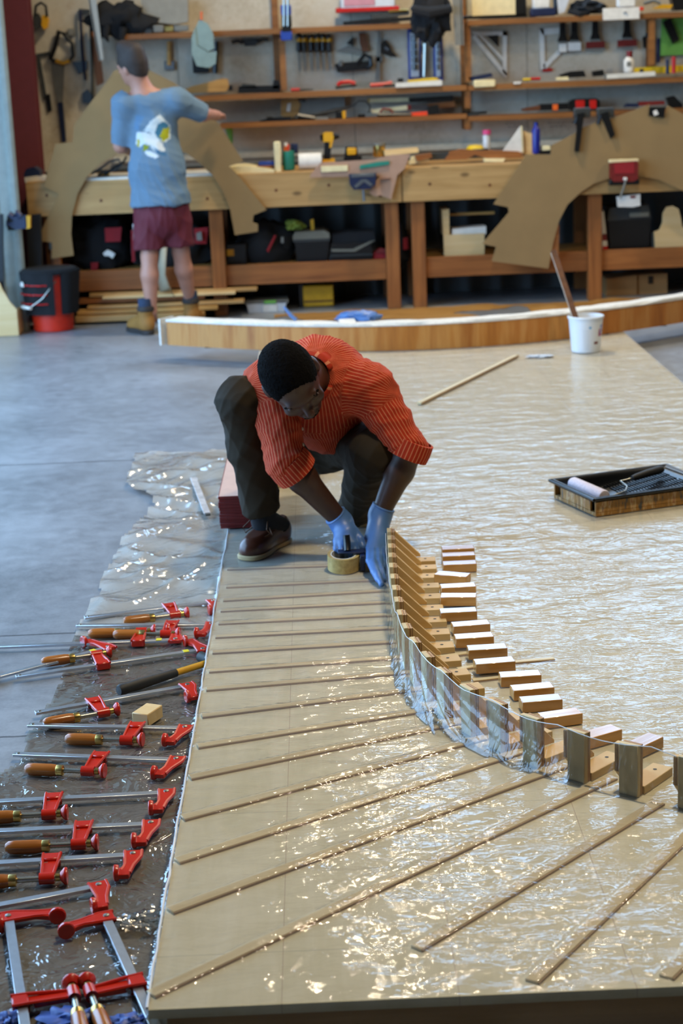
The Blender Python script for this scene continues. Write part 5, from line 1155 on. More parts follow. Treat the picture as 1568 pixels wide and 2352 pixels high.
item('long_clamp', 'long black bar clamp hanging down over the cardboard arch', 'clamp', YT, [('bar', 't', [(207, 60), (211, 140), (213, 230)], 0.007, 'dark_grey'), ('head', 'p', [(188, 215), (200, 205), (218, 225), (205, 238), (190, 236)], 0.03, 'black_plastic'), ('grip', 'p', [(208, 228), (218, 222), (247, 254), (238, 264)], 0.03, 'black_plastic')])
item('wood_lath', 'short brown lath standing behind the hanging clamps', 'lath', YT + 0.03, [('lath', 'p', [(206, 70), (224, 72), (238, 190), (222, 198)], 0.02, 'fir_z')])
item('metal_channel', 'pale grey metal channel leaning down from the top left shelf', 'channel', YS - 0.05, [('web', 'p', [(200, -20), (218, -20), (238, 136), (228, 140)], 0.006, 'metal_siding'), ('flange', 'p', [(199, -20), (203, -20), (231, 140), (227, 140)], 0.03, 'metal_siding')])
item('level_bar', 'grey aluminium bar hanging beside the second shelf post', 'bar', YS - 0.06, [('web', 'p', [(1038, -20), (1058, -20), (1062, 104), (1045, 104)], 0.012, 'mid_grey'), ('lip', 'p', [(1056, -20), (1061, -20), (1065, 104), (1060, 104)], 0.03, 'mid_grey')])
o = crumple('dark_jacket', 'black_cloth', (0, 0, 0), (0.19, 0.09, 0.10), 61, 2.0); P = aty(270, 45, YS + 0.05); o.location = tuple(P); tag(o, 'dark navy cloth bundle hanging off the top left shelf', 'cloth')
for k, (x, y) in enumerate(((245, 82), (282, 88))): put('strap', MB().tube([(aty(x, y - 25, YS - 0.02) - P), (aty(x - 3, y, YS - 0.03) - P), (aty(x + 4, y + 14, YS - 0.02) - P)], [0.03, 0.022, 0.006], 8), 'black_cloth', o)
item('small_parts', 'row of small dark odds and ends on the top left shelf', 'odds and ends', YS + 0.02, [('tin', 'b', (330, 62, 350, 78), 0.05, 'dark_grey'), ('tin', 'b', (352, 58, 375, 74), 0.05, 'mid_grey'), ('tin', 'b', (378, 60, 398, 73), 0.05, 'brass'), ('plate', 'b', (400, 58, 432, 71), 0.06, 'mid_grey')])
item('clear_bag', 'crumpled clear plastic bag standing on the top left shelf', 'bag', YS + 0.06, [('bag', 'p', [(322, -10), (430, -10), (432, 50), (400, 56), (330, 48)], 0.09, 'poly_dull')])
cap_ = item('baseball_hat', 'pale green baseball cap hanging from the top shelf', 'cap', YS - 0.09, [('crown', 'p', [(458, 44), (476, 54), (489, 78), (491, 112), (478, 118), (448, 100), (444, 74)], 0.08, 'cap_cloth'), ('brim', 'p', [(440, 84), (448, 62), (452, 104), (478, 120), (497, 118), (495, 146), (480, 156), (452, 152), (440, 124)], 0.04, 'cap_cloth', -0.01), ('hook', 't', [(462, 26), (462, 46)], 0.008, 'orange_plastic')])
item('sander_pad', 'black scraper tool hanging behind the cap', 'scraper', YT, [('blade', 'b', (442, 100, 478, 165), 0.02, 'black_plastic'), ('handle', 't', [(496, 95), (494, 168)], 0.018, 'black_plastic')])
item('spokeshave', 'black spokeshave hanging left of the first post', 'spokeshave', YT, [('body', 'p', [(555, 90), (592, 88), (588, 104), (562, 106)], 0.04, 'dark_grey'), ('handle', 't', [(532, 98), (545, 94), (558, 98)], 0.013, 'black_plastic'), ('handle', 't', [(590, 97), (604, 90), (616, 92)], 0.013, 'black_plastic')])
item('claw_hammer', 'small hammer hanging head down on the wall left of the cap', 'hammer', YT, [('handle', 't', [(388, 95), (388, 150)], 0.016, 'oak_handle'), ('head', 'b', (378, 140, 400, 160), 0.035, 'steel_grey')])
for k, x in enumerate((688, 700, 716, 730, 743, 757)):
    item('chisel', 'chisel with dark handle, %s from the left in the hanging row' % ('first', 'second', 'third', 'fourth', 'fifth', 'sixth')[k], 'chisel', YT, [('handle', 'c', (x - 8, 80 + (k % 3), x + 6, 120), [(0.5, 0), (0.9, 0.1), (0.75, 0.5), (1, 0.9), (0.6, 1)], 'black_plastic' if k % 2 == 0 else 'dark_grey'), ('ring', 'c', (x - 8, 88, x + 6, 96), [(0.95, 0), (1.02, 0.3), (0.95, 1)], 'yellow_tool'), ('blade', 'p', [(x - 4, 120), (x + 3, 120), (x + 4, 162 - 3 * (k % 2)), (x - 1, 162 - 3 * (k % 2))], 0.006, 'mid_grey')], 'chisels hanging in a row')
item('back_saw', 'hand saw with brown handle hanging right of the chisels', 'saw', YT, [('handle', 'p', [(824, 76), (840, 76), (848, 118), (832, 118), (826, 100)], 0.03, 'dark_wood'), ('blade', 'p', [(770, 118), (800, 104), (832, 118), (830, 124)], 0.005, 'mid_grey'), ('horn', 'p', [(795, 100), (812, 84), (812, 105)], 0.02, 'black_plastic')])
item('hand_plane', 'black metal hand plane hanging below the brown-handled saw', 'plane', YT - 0.03, [('body', 'p', [(768, 148), (780, 144), (815, 142), (848, 140), (852, 158), (775, 166)], 0.05, 'black_plastic'), ('handle', 't', [(820, 148), (836, 126), (850, 132), (852, 150), (840, 158)], 0.015, 'black_plastic'), ('knob', 'c', (776, 140, 790, 152), [(0.6, 0), (1, 0.5), (0.5, 1)], 'mid_grey')])
item('steel_rule', 'grey sliding rule hanging upright right of the plane', 'rule', YT, [('beam', 'p', [(868, 72), (874, 72), (872, 184), (862, 184)], 0.01, 'mid_grey'), ('slide', 'b', (864, 130, 878, 142), 0.02, 'steel_grey')])
item('spring_clamp', 'black spring clamp hanging right of the sliding rule', 'clamp', YT, [('jaw', 'p', [(874, 100), (884, 92), (894, 104), (900, 118), (912, 130), (896, 130), (874, 122)], 0.03, 'black_plastic'), ('spring', 't', [(884, 108), (892, 114)], 0.014, 'steel_grey')])
for k, (x0, x1) in enumerate(((937, 966), (995, 1016))):
    item('tool_card', ('blue and white hanging tool card, left one beside the black hat', 'blue and white hanging tool card, right one behind the black hat')[k], 'tool card', YT + 0.02, [('card', 'b', (x0, 66, x1, 180), 0.006, 'blue_plastic'), ('blister', 'b', (x0 + 5, 78, x1 - 5, 174), 0.02, 'pvc_clear', -0.02)] + [('socket', 'c', (x0 + 8, 84 + q * 16, x1 - 8, 96 + q * 16), CYL, 'steel_grey', -0.03) for q in range(5)], 'blue tool cards')
item('wrench_set', 'bright wrench hanging between the two blue tool cards', 'wrench', YT, [('shank', 't', [(976, 100), (974, 176)], 0.015, 'zinc'), ('jaw', 'b', (966, 92, 986, 106), 0.02, 'zinc')])
o = crumple('black_hat', 'black_cloth', (0, 0, 0), (0.125, 0.08, 0.14), 63, 2.0); P = aty(990, 40, YS - 0.02); o.location = tuple(P); tag(o, 'black cloth hat hanging at the end of the top left shelf', 'hat')
put('brim', MB().tube([aty(948, 22, YS - 0.1) - P, aty(985, 30, YS - 0.13) - P, aty(1036, 20, YS - 0.1) - P], [0.03, 0.04, 0.03], 8), 'black_cloth', o)
put('strap', MB().tube([aty(1000, 70, YS - 0.05) - P, aty(995, 90, YS - 0.05) - P, aty(990, 108, YS - 0.04) - P], [0.05, 0.04, 0.008], 8), 'black_cloth', o)
item('storage_bin', 'clear storage bin with red rim and pink contents on the top shelf', 'bin', YS + 0.02, [('rim', 'b', (774, 16, 914, 26), 0.2, 'red_plastic'), ('body', 'b', (784, -30, 904, 16), 0.18, 'pvc_clear'), ('contents', 'b', (790, -14, 860, 14), 0.1, 'pink_dull', -0.004)])
item('blue_clamp', 'blue and black clamp gripping the first shelf post', 'clamp', YS - 0.04, [('upper_jaw', 'b', (645, 12, 668, 34), 0.04, 'blue_plastic'), ('bar', 't', [(652, -10), (652, 60)], 0.008, 'zinc'), ('bar', 't', [(661, -10), (661, 60)], 0.008, 'zinc'), ('grip', 'b', (647, 36, 669, 62), 0.035, 'black_plastic'), ('lower_jaw', 'b', (645, 72, 670, 92), 0.04, 'blue_plastic'), ('neck', 'b', (648, 60, 668, 74), 0.03, 'black_plastic')])
item('planer_board', 'flat black board and metal parts lying on the top shelf', 'board', YS + 0.02, [('board', 'p', [(787, 50), (850, 44), (950, 38), (950, 46), (790, 57)], 0.15, 'black_plastic'), ('casting', 'p', [(850, 34), (900, 28), (940, 24), (940, 34), (855, 44)], 0.06, 'dark_grey'), ('brass_plate', 'b', (893, 22, 936, 31), 0.05, 'brass')])
# second tier
YI = YS + 0.05
item('wooden_last', 'tan bottle-shaped wooden piece lying on the middle shelf', 'wood piece', YI, [('body', 'p', [(418, 208), (440, 198), (490, 186), (510, 180), (522, 182), (526, 200), (518, 210), (440, 214)], 0.09, 'oak_handle'), ('tip', 'b', (524, 196, 534, 208), 0.03, 'black_plastic')])
item('black_plane', 'black bench plane lying at the left of the middle shelf', 'plane', YI, [('sole', 'p', [(548, 198), (640, 196), (642, 212), (546, 214)], 0.06, 'black_plastic'), ('handle', 'p', [(556, 192), (586, 194), (590, 202), (552, 202)], 0.04, 'dark_grey'), ('tote', 'p', [(628, 184), (640, 184), (646, 204), (626, 204)], 0.03, 'black_plastic')])
item('red_cap_tube', 'small red-capped tube beside the first post on the middle shelf', 'tube', YI, [('tube', 'h', (668, 203, 688, 210), 0, 'red_plastic'), ('nozzle', 'h', (688, 204, 720, 209), 0.004, 'dark_grey')])
item('pliers_row', 'red and black pliers lying on the middle shelf under the hand plane', 'pliers', YI, [('grip', 't', [(775, 196), (782, 190), (800, 188), (815, 192)], 0.016, 'red_plastic'), ('grip', 't', [(770, 200), (800, 196), (818, 194)], 0.014, 'black_plastic'), ('jaw', 'p', [(815, 190), (850, 188), (852, 198), (818, 200)], 0.03, 'zinc'), ('grip', 't', [(850, 196), (880, 194), (900, 190)], 0.014, 'red_plastic'), ('handle', 't', [(880, 196), (912, 194)], 0.014, 'black_plastic')])
item('white_level', 'white bar with yellow top lying on the middle shelf below the black hat', 'bar', YS - 0.02, [('bar', 'p', [(908, 191), (1014, 184), (1015, 196), (909, 201)], 0.05, 'white_paint'), ('yellow_level', 'p', [(935, 184), (1000, 178), (1010, 183), (938, 190)], 0.05, 'yellow_paint', 0.06), ('black_cap', 'b', (913, 180, 926, 188), 0.03, 'black_plastic', 0.06)])
item('navy_case', 'flat navy case and cream wood offcut at the left of the right middle shelf', 'case', YS + 0.02, [('case', 'p', [(1075, 178), (1128, 168), (1132, 176), (1080, 186)], 0.12, 'navy_plastic'), ('offcut', 'b', (1089, 184, 1137, 200), 0.06, 'cream_wood', -0.04)])
item('small_bits', 'small red and yellow bits with label on the right middle shelf', 'bits', YI, [('bit', 'h', (1200, 180, 1222, 186), 0, 'yellow_paint'), ('bit', 'h', (1218, 178, 1240, 185), 0, 'red_plastic'), ('label', 'b', (1180, 188, 1196, 193), 0.02, 'paper_white', -0.06)])
item('black_gadgets', 'two black hand tools and cream scraps beside the long white bar', 'tools', YI, [('tool', 'p', [(1284, 172), (1310, 164), (1340, 162), (1346, 176), (1290, 180)], 0.05, 'black_plastic'), ('tool', 'p', [(1360, 164), (1385, 160), (1389, 174), (1362, 176)], 0.05, 'black_plastic'), ('scrap', 'p', [(1276, 178), (1304, 176), (1306, 184), (1278, 184)], 0.04, 'cream_wood', -0.04)])
item('white_bar', 'long white bar at the right end of the middle shelf', 'bar', YS - 0.01, [('bar', 'p', [(1390, 171), (1504, 164), (1505, 174), (1391, 181)], 0.05, 'white_paint'), ('end_cap', 'b', (1389, 171, 1393, 181), 0.052, 'mid_grey', -0.001)])
item('spirit_level', 'yellow spirit level at the right end of the middle shelf', 'spirit level', YS + 0.08, [('rail', 'p', [(1455, 156), (1600, 148), (1600, 164), (1456, 171)], 0.03, 'yellow_paint'), ('vial', 'b', (1468, 158, 1478, 168), 0.034, 'dark_grey', -0.003)])
item('marker_pens', 'red and navy markers standing at the right end of the middle shelf', 'markers', YS + 0.03, [('marker', 'c', (1528, 138, 1536, 170), CYL, 'navy_plastic'), ('marker', 'c', (1542, 132, 1551, 168), CYL, 'red_plastic')])
item('glue_bottle', 'white glue bottle with dark red cap on the middle shelf', 'bottle', YS + 0.1, [('bottle', 'c', (1432, 132, 1456, 166), [(0.9, 0), (1, 0.1), (1, 0.75), (0.5, 1)], 'paper_white'), ('cap', 'c', (1438, 118, 1452, 133), CYL, 'phenolic_red'), ('label', 'b', (1439, 142, 1449, 152), 0.005, 'mid_grey', -0.04)])
# squares and scrapers
item('rafter_square', 'white triangular rafter square hanging near the second post', 'square', YT + 0.02, [('top_bar', 'p', [(1082, 72), (1164, 72), (1164, 82), (1092, 82)], 0.008, 'white_paint'), ('side_bar', 'p', [(1154, 72), (1164, 72), (1164, 178), (1154, 165)], 0.008, 'white_paint'), ('diagonal', 'p', [(1082, 84), (1092, 80), (1164, 168), (1162, 180)], 0.008, 'white_paint'), ('inner_bar', 'p', [(1100, 82), (1108, 82), (1154, 130), (1154, 140)], 0.008, 'white_paint'), ('black_scale', 'p', [(1118, 82), (1144, 80), (1144, 108)], 0.006, 'black_plastic')])
item('rafter_square', 'white triangular rafter square hanging left of the scrapers', 'square', YT + 0.02, [('side_bar', 'p', [(1238, 66), (1249, 66), (1252, 160), (1241, 160)], 0.008, 'white_paint'), ('top_bar', 'p', [(1238, 66), (1300, 62), (1300, 76), (1246, 80)], 0.008, 'white_paint'), ('diagonal', 'p', [(1246, 150), (1252, 160), (1296, 114), (1286, 110)], 0.008, 'white_paint'), ('tag', 'b', (1246, 157, 1268, 164), 0.01, 'red_plastic')])
for k, (x0, x1, yt, red) in enumerate(((1282, 1302, 45, 0), (1302, 1336, 42, 0), (1342, 1392, 40, 1), (1414, 1466, 36, 1))):
    xm = (x0 + x1) / 2; w_ = (x1 - x0) / 2
    item('putty_knife', ('narrow putty knife', 'small white putty knife', 'wide red-labelled putty knife left of the glue bottle', 'wide red-labelled putty knife above the glue bottle')[k] + ' hanging under the shelf', 'putty knife', YT - 0.01, [('handle', 'p', [(xm - 6, yt), (xm + 6, yt), (xm + 7, yt + 36), (xm + 12, yt + 50), (xm - 12, yt + 50), (xm - 7, yt + 36)], 0.025, 'black_plastic'), ('blade', 'p', [(xm - 10, yt + 50), (xm + 10, yt + 50), (xm + w_, yt + 76), (xm - w_, yt + 76)], 0.004, 'mid_grey', 0.01), ('label', 'b', (xm - w_ * 0.85, yt + 56, xm + w_ * 0.85, yt + (70 if red else 74)), 0.006, 'phenolic_red' if red else 'paper_white', 0.005)], 'putty knives under the shelf')
item('label_box', 'white card label with black dot on the edge of the top right shelf', 'label', YS - 0.03, [('card', 'b', (1386, 19, 1467, 44), 0.012, 'paper_white'), ('dot', 'c', (1430, 24, 1440, 34), [(0, 0.4), (1, 0.5), (0, 0.6)], 'black_plastic', -0.002), ('lid', 'b', (1421, -14, 1458, 15), 0.1, 'paper_white', 0.03)])
item('wall_clamp', 'small black clamp on the wall beside the slanting post', 'clamp', YT, [('body', 'p', [(1476, 86), (1490, 78), (1492, 108), (1478, 110)], 0.03, 'black_plastic'), ('lever', 't', [(1484, 76), (1490, 90)], 0.01, 'dark_grey')])
item('green_package', 'green package with black brush hanging at the far right', 'package', YT, [('package', 'p', [(1520, 38), (1600, 30), (1600, 125), (1516, 128)], 0.02, 'lime_tape'), ('brush', 'p', [(1522, 50), (1540, 42), (1560, 90), (1545, 100)], 0.04, 'black_plastic', -0.04), ('stick', 'b', (1508, 90, 1516, 142), 0.02, 'navy_plastic')])
item('framed_panel', 'pale panel in a black frame standing on the top right shelf', 'panel', YS + 0.1, [('panel', 'b', (1085, -40, 1182, 34), 0.01, 'cream_wood'), ('frame', 'b', (1182, -40, 1207, 34), 0.04, 'black_plastic'), ('frame', 'b', (1060, 34, 1207, 41), 0.04, 'black_plastic')])
item('shelf_clutter', 'blue box beside white and black parts on the top right shelf', 'box', YS + 0.02, [('box', 'b', (1221, 19, 1276, 36), 0.12, 'navy_plastic'), ('carton', 'b', (1226, -8, 1262, 18), 0.1, 'paper_white', 0.04), ('bottle', 'c', (1270, -6, 1282, 34), CYL, 'black_plastic', 0.04)])
o = crumple('baseball_hat', 'black_cloth', (0, 0, 0), (0.10, 0.09, 0.05), 66, 0.8); P = aty(1345, 18, YS + 0.1); o.location = tuple(P); tag(o, 'black cap lying on the top right shelf left of the label', 'cap')
put('peak', MB().tube([aty(1305, 26, YS + 0.04) - P, aty(1330, 32, YS) - P, aty(1352, 30, YS + 0.02) - P], [0.015, 0.02, 0.015], 8), 'black_cloth', o)
item('top_tools', 'orange-handled tools and dark gear at the right end of the top shelf', 'tools', YS + 0.03, [('orange_grip', 'b', (1466, 16, 1478, 24), 0.05, 'orange_red'), ('wire', 't', [(1478, 8), (1500, 2), (1516, 8)], 0.012, 'zinc'), ('handle', 'p', [(1498, 20), (1520, 10), (1545, 10), (1540, 20)], 0.04, 'yellow_tool'), ('gear', 'p', [(1540, -10), (1600, -10), (1600, 22), (1548, 24)], 0.1, 'black_plastic')])
item('wire_tools', 'thin metal hooks and clear bag on the top right shelf', 'hooks', YS + 0.04, [('bag', 'p', [(1278, -10), (1310, -10), (1296, 28), (1282, 32)], 0.05, 'pvc_clear'), ('hook', 't', [(1300, 30), (1345, 26)], 0.008, 'zinc')])
# third tier
item('panel_saw', 'panel saw with tan wooden handle leaning on the low shelf', 'saw', YI + 0.1, [('handle', 'p', [(645, 230), (682, 226), (690, 240), (684, 262), (668, 272), (644, 266)], 0.025, 'oak_handle'), ('hand_hole', 'p', [(660, 238), (668, 236), (666, 256), (658, 256)], 0.002, 'white_paint', -0.0025), ('blade', 'p', [(684, 230), (790, 222), (792, 244), (678, 272)], 0.004, 'mid_grey', 0.01), ('rivet', 'c', (694, 228, 700, 234), CYL, 'dark_grey', -0.004)])
item('drill_bit_box', 'small black and yellow box on the low shelf', 'box', YI, [('box', 'b', (771, 256, 786, 273), 0.05, 'black_plastic'), ('face', 'b', (786, 255, 794, 272), 0.05, 'yellow_tool')])
item('caulk_tool', 'black-handled scraper with grey-blue blade on the low shelf', 'scraper', YI - 0.02, [('handle', 't', [(684, 266), (710, 270), (722, 272)], 0.018, 'black_plastic'), ('blade', 'p', [(720, 268), (752, 268), (756, 282), (724, 280)], 0.02, 'mid_grey'), ('tip', 'b', (746, 276, 758, 286), 0.02, 'green_plastic')])
item('dark_bar', 'flat black bar lying at the left of the low shelf', 'bar', YI, [('bar', 'p', [(594, 278), (620, 270), (668, 268), (670, 276), (600, 282)], 0.05, 'black_plastic'), ('clip', 'b', (612, 268, 626, 274), 0.03, 'dark_grey')])
item('wire_coil', 'loose grey wire coil in the middle of the low shelf', 'wire', YI, [('coil', 't', [(720, 264), (760, 256), (800, 246), (815, 240), (822, 232), (840, 232), (850, 244), (846, 260)], 0.006, 'dark_grey'), ('plug', 'b', (822, 262, 838, 270), 0.03, 'black_plastic')])
item('wood_rule', 'folding wooden rule lying above the low shelf tools', 'rule', YI + 0.12, [('rule', 'p', [(846, 226), (938, 224), (938, 233), (848, 236)], 0.02, 'cream_wood'), ('brass_end', 'b', (844, 226, 849, 236), 0.022, 'brass', -0.001)])
item('mallet', 'dark mallet with brown shaft lying on the low shelf', 'mallet', YI + 0.1, [('head', 'p', [(938, 226), (1040, 220), (1042, 232), (940, 235)], 0.06, 'black_plastic'), ('shaft', 'p', [(968, 240), (1044, 232), (1046, 246), (970, 252)], 0.05, 'fir')])
item('orange_hammer', 'black hammer with bright orange-red grip on the low shelf', 'hammer', YI - 0.03, [('shaft', 't', [(866, 264), (905, 264), (945, 264)], 0.013, 'black_plastic'), ('grip', 'p', [(942, 259), (980, 256), (982, 265), (944, 268)], 0.04, 'orange_red'), ('head', 'p', [(982, 244), (1006, 240), (1010, 260), (984, 264)], 0.04, 'black_plastic')])
item('wood_mallet', 'pale wooden-handled tool with dark red ring on the low shelf', 'tool', YI + 0.02, [('handle', 'p', [(850, 252), (935, 242), (936, 252), (856, 260)], 0.03, 'cream_wood'), ('ring', 'b', (934, 241, 944, 253), 0.035, 'phenolic_red'), ('ferrule', 'p', [(944, 240), (982, 240), (982, 252), (944, 252)], 0.035, 'dark_grey'), ('scissor_grip', 't', [(872, 258), (880, 250), (896, 252), (902, 260)], 0.008, 'phenolic_red', -0.03)])
item('thin_bars', 'thin dark bars lying at the left end of the right low shelf', 'bars', YI, [('bar', 'p', [(1060, 258), (1118, 256), (1118, 261), (1062, 264)], 0.04, 'black_plastic'), ('bar', 'p', [(1062, 262), (1100, 260), (1100, 264), (1064, 267)], 0.03, 'dark_grey', -0.03)])
item('drill_case', 'black cylinder tool with orange band on the right low shelf', 'tool', YI, [('body', 'p', [(1240, 240), (1304, 237), (1306, 251), (1240, 254)], 0.08, 'black_plastic'), ('band', 'b', (1268, 239, 1282, 254), 0.084, 'orange_plastic', -0.002), ('nose', 'p', [(1198, 250), (1240, 242), (1240, 254), (1200, 256)], 0.05, 'dark_wood')])
item('red_jigsaw', 'black power tool with two red panels on the right low shelf', 'power tool', YI - 0.01, [('body', 'p', [(1308, 234), (1318, 228), (1370, 226), (1378, 232), (1378, 250), (1310, 253)], 0.09, 'black_plastic'), ('panel', 'b', (1322, 231, 1342, 251), 0.01, 'red_plastic', -0.008), ('panel', 'b', (1354, 230, 1369, 249), 0.01, 'red_plastic', -0.008)])
item('dark_pliers', 'dark clamps lying behind the top of the cardboard arch', 'clamps', YI, [('clamp', 'p', [(1432, 246), (1440, 238), (1465, 238), (1466, 246)], 0.05, 'navy_plastic'), ('clamp', 'p', [(1466, 234), (1526, 232), (1526, 240), (1468, 243)], 0.05, 'phenolic_red'), ('clamp', 'p', [(1530, 225), (1548, 220), (1568, 240), (1566, 256), (1540, 246)], 0.06, 'black_plastic')])
# writing pencilled on the wall under the low shelf
for k, (x, y, w_) in enumerate(((1160, 284, 50), (1166, 291, 40), (1256, 282, 54), (1262, 290, 40))):
    mb = MB(); xx = x
    while xx < x + w_:
        l_ = 4 + 7 * RNG.random(); P0, P1 = aty(xx, y - 0.04 * (xx - x), YWALL - 0.0015), aty(xx + l_, y - 0.04 * (xx - x), YWALL - 0.0015); mb.tube([P0, (P0 + P1) / 2 + np.array([0, 0, 0.004 * (RNG.random() - .5)]), P1], 0.0018, 4); xx += l_ + 3
    o = put('pencil_writing', mb, 'dark_grey', wall_back); o['kind'] = 'stuff'
# ------------------------------------------------------------------ on the bench tops
YO = YBF + 0.1
item('pencil_cup', 'teal cup holding orange pencils on the bench', 'cup', YO, [('cup', 'c', (650, 348, 677, 390), [(0.9, 0), (1, 0.05), (1, 1)], 'green_plastic'), ('pencil', 't', [(654, 350), (656, 336)], 0.012, 'orange_plastic'), ('pencil', 't', [(660, 350), (661, 332)], 0.012, 'orange_red'), ('eraser', 't', [(657, 336), (655, 328)], 0.012, 'paper_white'), ('holder', 'b', (668, 330, 684, 352), 0.04, 'navy_plastic', 0.05)])
item('wood_post', 'pale upright wood block left of the teal cup on the bench', 'block', YO - 0.08, [('block', 'b', (630, 327, 645, 396), 0.06, 'cream_wood')])
item('stacked_bars', 'blue bar on brown block lying left of the pale upright block', 'bars', YO, [('blue_bar', 'b', (594, 371, 630, 380), 0.06, 'blue_plastic'), ('brown_bar', 'b', (590, 380, 630, 391), 0.08, 'fir')])
item('white_offcuts', 'pale plywood offcut lying on the bench left of the brown block', 'offcut', YO - 0.1, [('sheet', 'p', [(523, 384), (560, 381), (630, 390), (630, 398), (545, 402), (540, 394), (524, 394)], 0.3, 'cream_wood')])
item('paper_roll', 'roll of white paper towel lying on the bench', 'paper roll', YO, [('roll', 'h', (686, 353, 738, 388), 0, 'paper_white'), ('core', 'h', (684.5, 366, 687, 379), 0, 'box_card')])
item('cordless_drill', 'yellow and black cordless drill standing on the bench', 'drill', YO + 0.02, [('motor_housing', 'p', [(738, 308), (748, 304), (764, 304), (766, 316), (764, 328), (740, 326)], 0.07, 'yellow_tool'), ('rear_cap', 'p', [(734, 312), (742, 306), (742, 326), (736, 322)], 0.06, 'black_plastic'), ('chuck', 'h', (764, 306, 779, 322), 0.012, 'black_plastic', 0.035), ('grip', 'p', [(745, 326), (762, 326), (758, 366), (743, 366)], 0.05, 'black_plastic'), ('trigger', 'p', [(757, 326), (763, 326), (762, 338), (756, 340)], 0.03, 'yellow_tool', -0.004), ('battery', 'p', [(740, 366), (768, 364), (770, 374), (740, 376)], 0.08, 'yellow_tool')])
item('battery_charger', 'black charger with yellow battery right of the drill', 'charger', YO + 0.02, [('base', 'p', [(790, 360), (830, 358), (832, 372), (788, 374)], 0.1, 'black_plastic'), ('battery', 'b', (797, 340, 818, 356), 0.07, 'yellow_tool'), ('casing', 'p', [(793, 338), (820, 338), (822, 360), (791, 362)], 0.06, 'black_plastic', 0.02)])
item('masonite_template', 'pinkish brown hardboard template with round hole hanging over the bench front', 'template', YBF - 0.085, [('panel', 'p', [(712, 402), (736, 374), (860, 366), (900, 356), (942, 354), (928, 388), (912, 402), (898, 458), (872, 448), (864, 452), (846, 444), (872, 404), (800, 406), (712, 408)], 0.012, 'masonite'), ('round_hole', 'c', (872, 397, 898, 424), [(0, 0.49), (1, 0.495), (1, 0.505), (0, 0.51)], 'dark_wood', -0.002), ('wood_slip', 'b', (738, 381, 798, 394), 0.012, 'cream_wood', -0.013), ('green_strip', 'p', [(826, 380), (868, 372), (894, 370), (894, 378), (826, 388)], 0.012, 'green_plastic', -0.013)])
o_ = bpy.data.objects['masonite_template']
item('bench_vise', 'dark blue vise clamping the hardboard template on the bench edge', 'vise', YBF - 0.14, [('front_jaw', 'p', [(801, 400), (864, 398), (862, 424), (850, 434), (812, 436), (803, 424)], 0.05, 'navy_plastic'), ('jaw_plate', 'b', (806, 399, 860, 407), 0.052, 'steel_grey', -0.002), ('screw', 't', [(834, 436), (836, 462)], 0.008, 'steel_grey'), ('cross_rib', 'p', [(812, 428), (830, 412), (842, 412), (856, 424), (850, 428), (836, 418), (818, 432)], 0.006, 'steel_grey', -0.006)])
item('glass_jars', 'jar of screws behind the hardboard template', 'jar', YO + 0.2, [('jar', 'c', (857, 332, 885, 360), [(0.9, 0), (1, 0.1), (1, 0.9), (0.8, 1)], 'brass'), ('lid', 'c', (856, 328, 886, 334), CYL, 'mid_grey')])
item('pale_plank', 'short pale plank lying on the bench behind the template', 'plank', YO + 0.1, [('plank', 'p', [(882, 346), (960, 340), (961, 350), (883, 358)], 0.12, 'birch')])
item('wood_shapes', 'pile of cut wooden shapes at the joint of the two benches', 'wood scraps', YO, [('shape', 'p', [(945, 362), (985, 356), (985, 370), (940, 378)], 0.1, 'cream_wood'), ('shape', 'p', [(952, 358), (990, 352), (992, 362), (958, 370)], 0.06, 'fir', -0.03), ('dark_block', 'p', [(982, 354), (1030, 350), (1034, 366), (984, 368)], 0.06, 'dark_grey', 0.03)])
item('sculpted_plank', 'reddish carved plank with cut-out lying on the right bench', 'plank', YO, [('plank', 'p', [(1034, 350), (1060, 344), (1190, 348), (1200, 352), (1198, 362), (1120, 364), (1090, 356), (1070, 366), (1020, 368)], 0.1, 'fir'), ('pale_edge', 'p', [(1110, 364), (1160, 364), (1155, 372), (1112, 372)], 0.06, 'cream_wood', -0.03)])
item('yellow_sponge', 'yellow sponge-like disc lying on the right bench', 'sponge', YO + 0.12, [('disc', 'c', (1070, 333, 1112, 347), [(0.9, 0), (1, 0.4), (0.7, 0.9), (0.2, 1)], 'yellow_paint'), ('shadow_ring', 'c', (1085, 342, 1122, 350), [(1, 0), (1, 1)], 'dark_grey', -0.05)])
item('plastic_jar', 'small clear jar with pink lid standing against the wall', 'jar', YO + 0.3, [('jar', 'c', (1109, 308, 1126, 361), [(0.9, 0), (1, 0.1), (1, 0.9), (0.7, 1)], 'pvc_clear'), ('lid', 'c', (1108, 299, 1127, 309), CYL, 'pink_plastic')])
item('white_triangle', 'white triangular panel standing on the right bench', 'panel', YO + 0.05, [('panel', 'p', [(1152, 350), (1195, 290), (1198, 350)], 0.02, 'white_paint'), ('edge', 'p', [(1196, 290), (1199, 290), (1202, 350), (1198, 350)], 0.03, 'cream_wood', 0.0)])
item('slanted_offcut', 'pale pine offcut with slanted top beside the white triangle', 'offcut', YO + 0.08, [('panel', 'p', [(1200, 300), (1224, 308), (1226, 356), (1201, 356)], 0.03, 'birch')])
item('water_bottle', 'blue metal water bottle standing on the right bench', 'bottle', YO, [('body', 'c', (1222, 292, 1240, 352), [(0.95, 0), (1, 0.03), (1, 0.85), (0.5, 1)], 'bottle_blue'), ('neck', 'c', (1226, 282, 1235, 293), CYL, 'bottle_blue'), ('loop', 't', [(1226, 288), (1228, 280), (1233, 280), (1235, 288)], 0.006, 'black_plastic')])
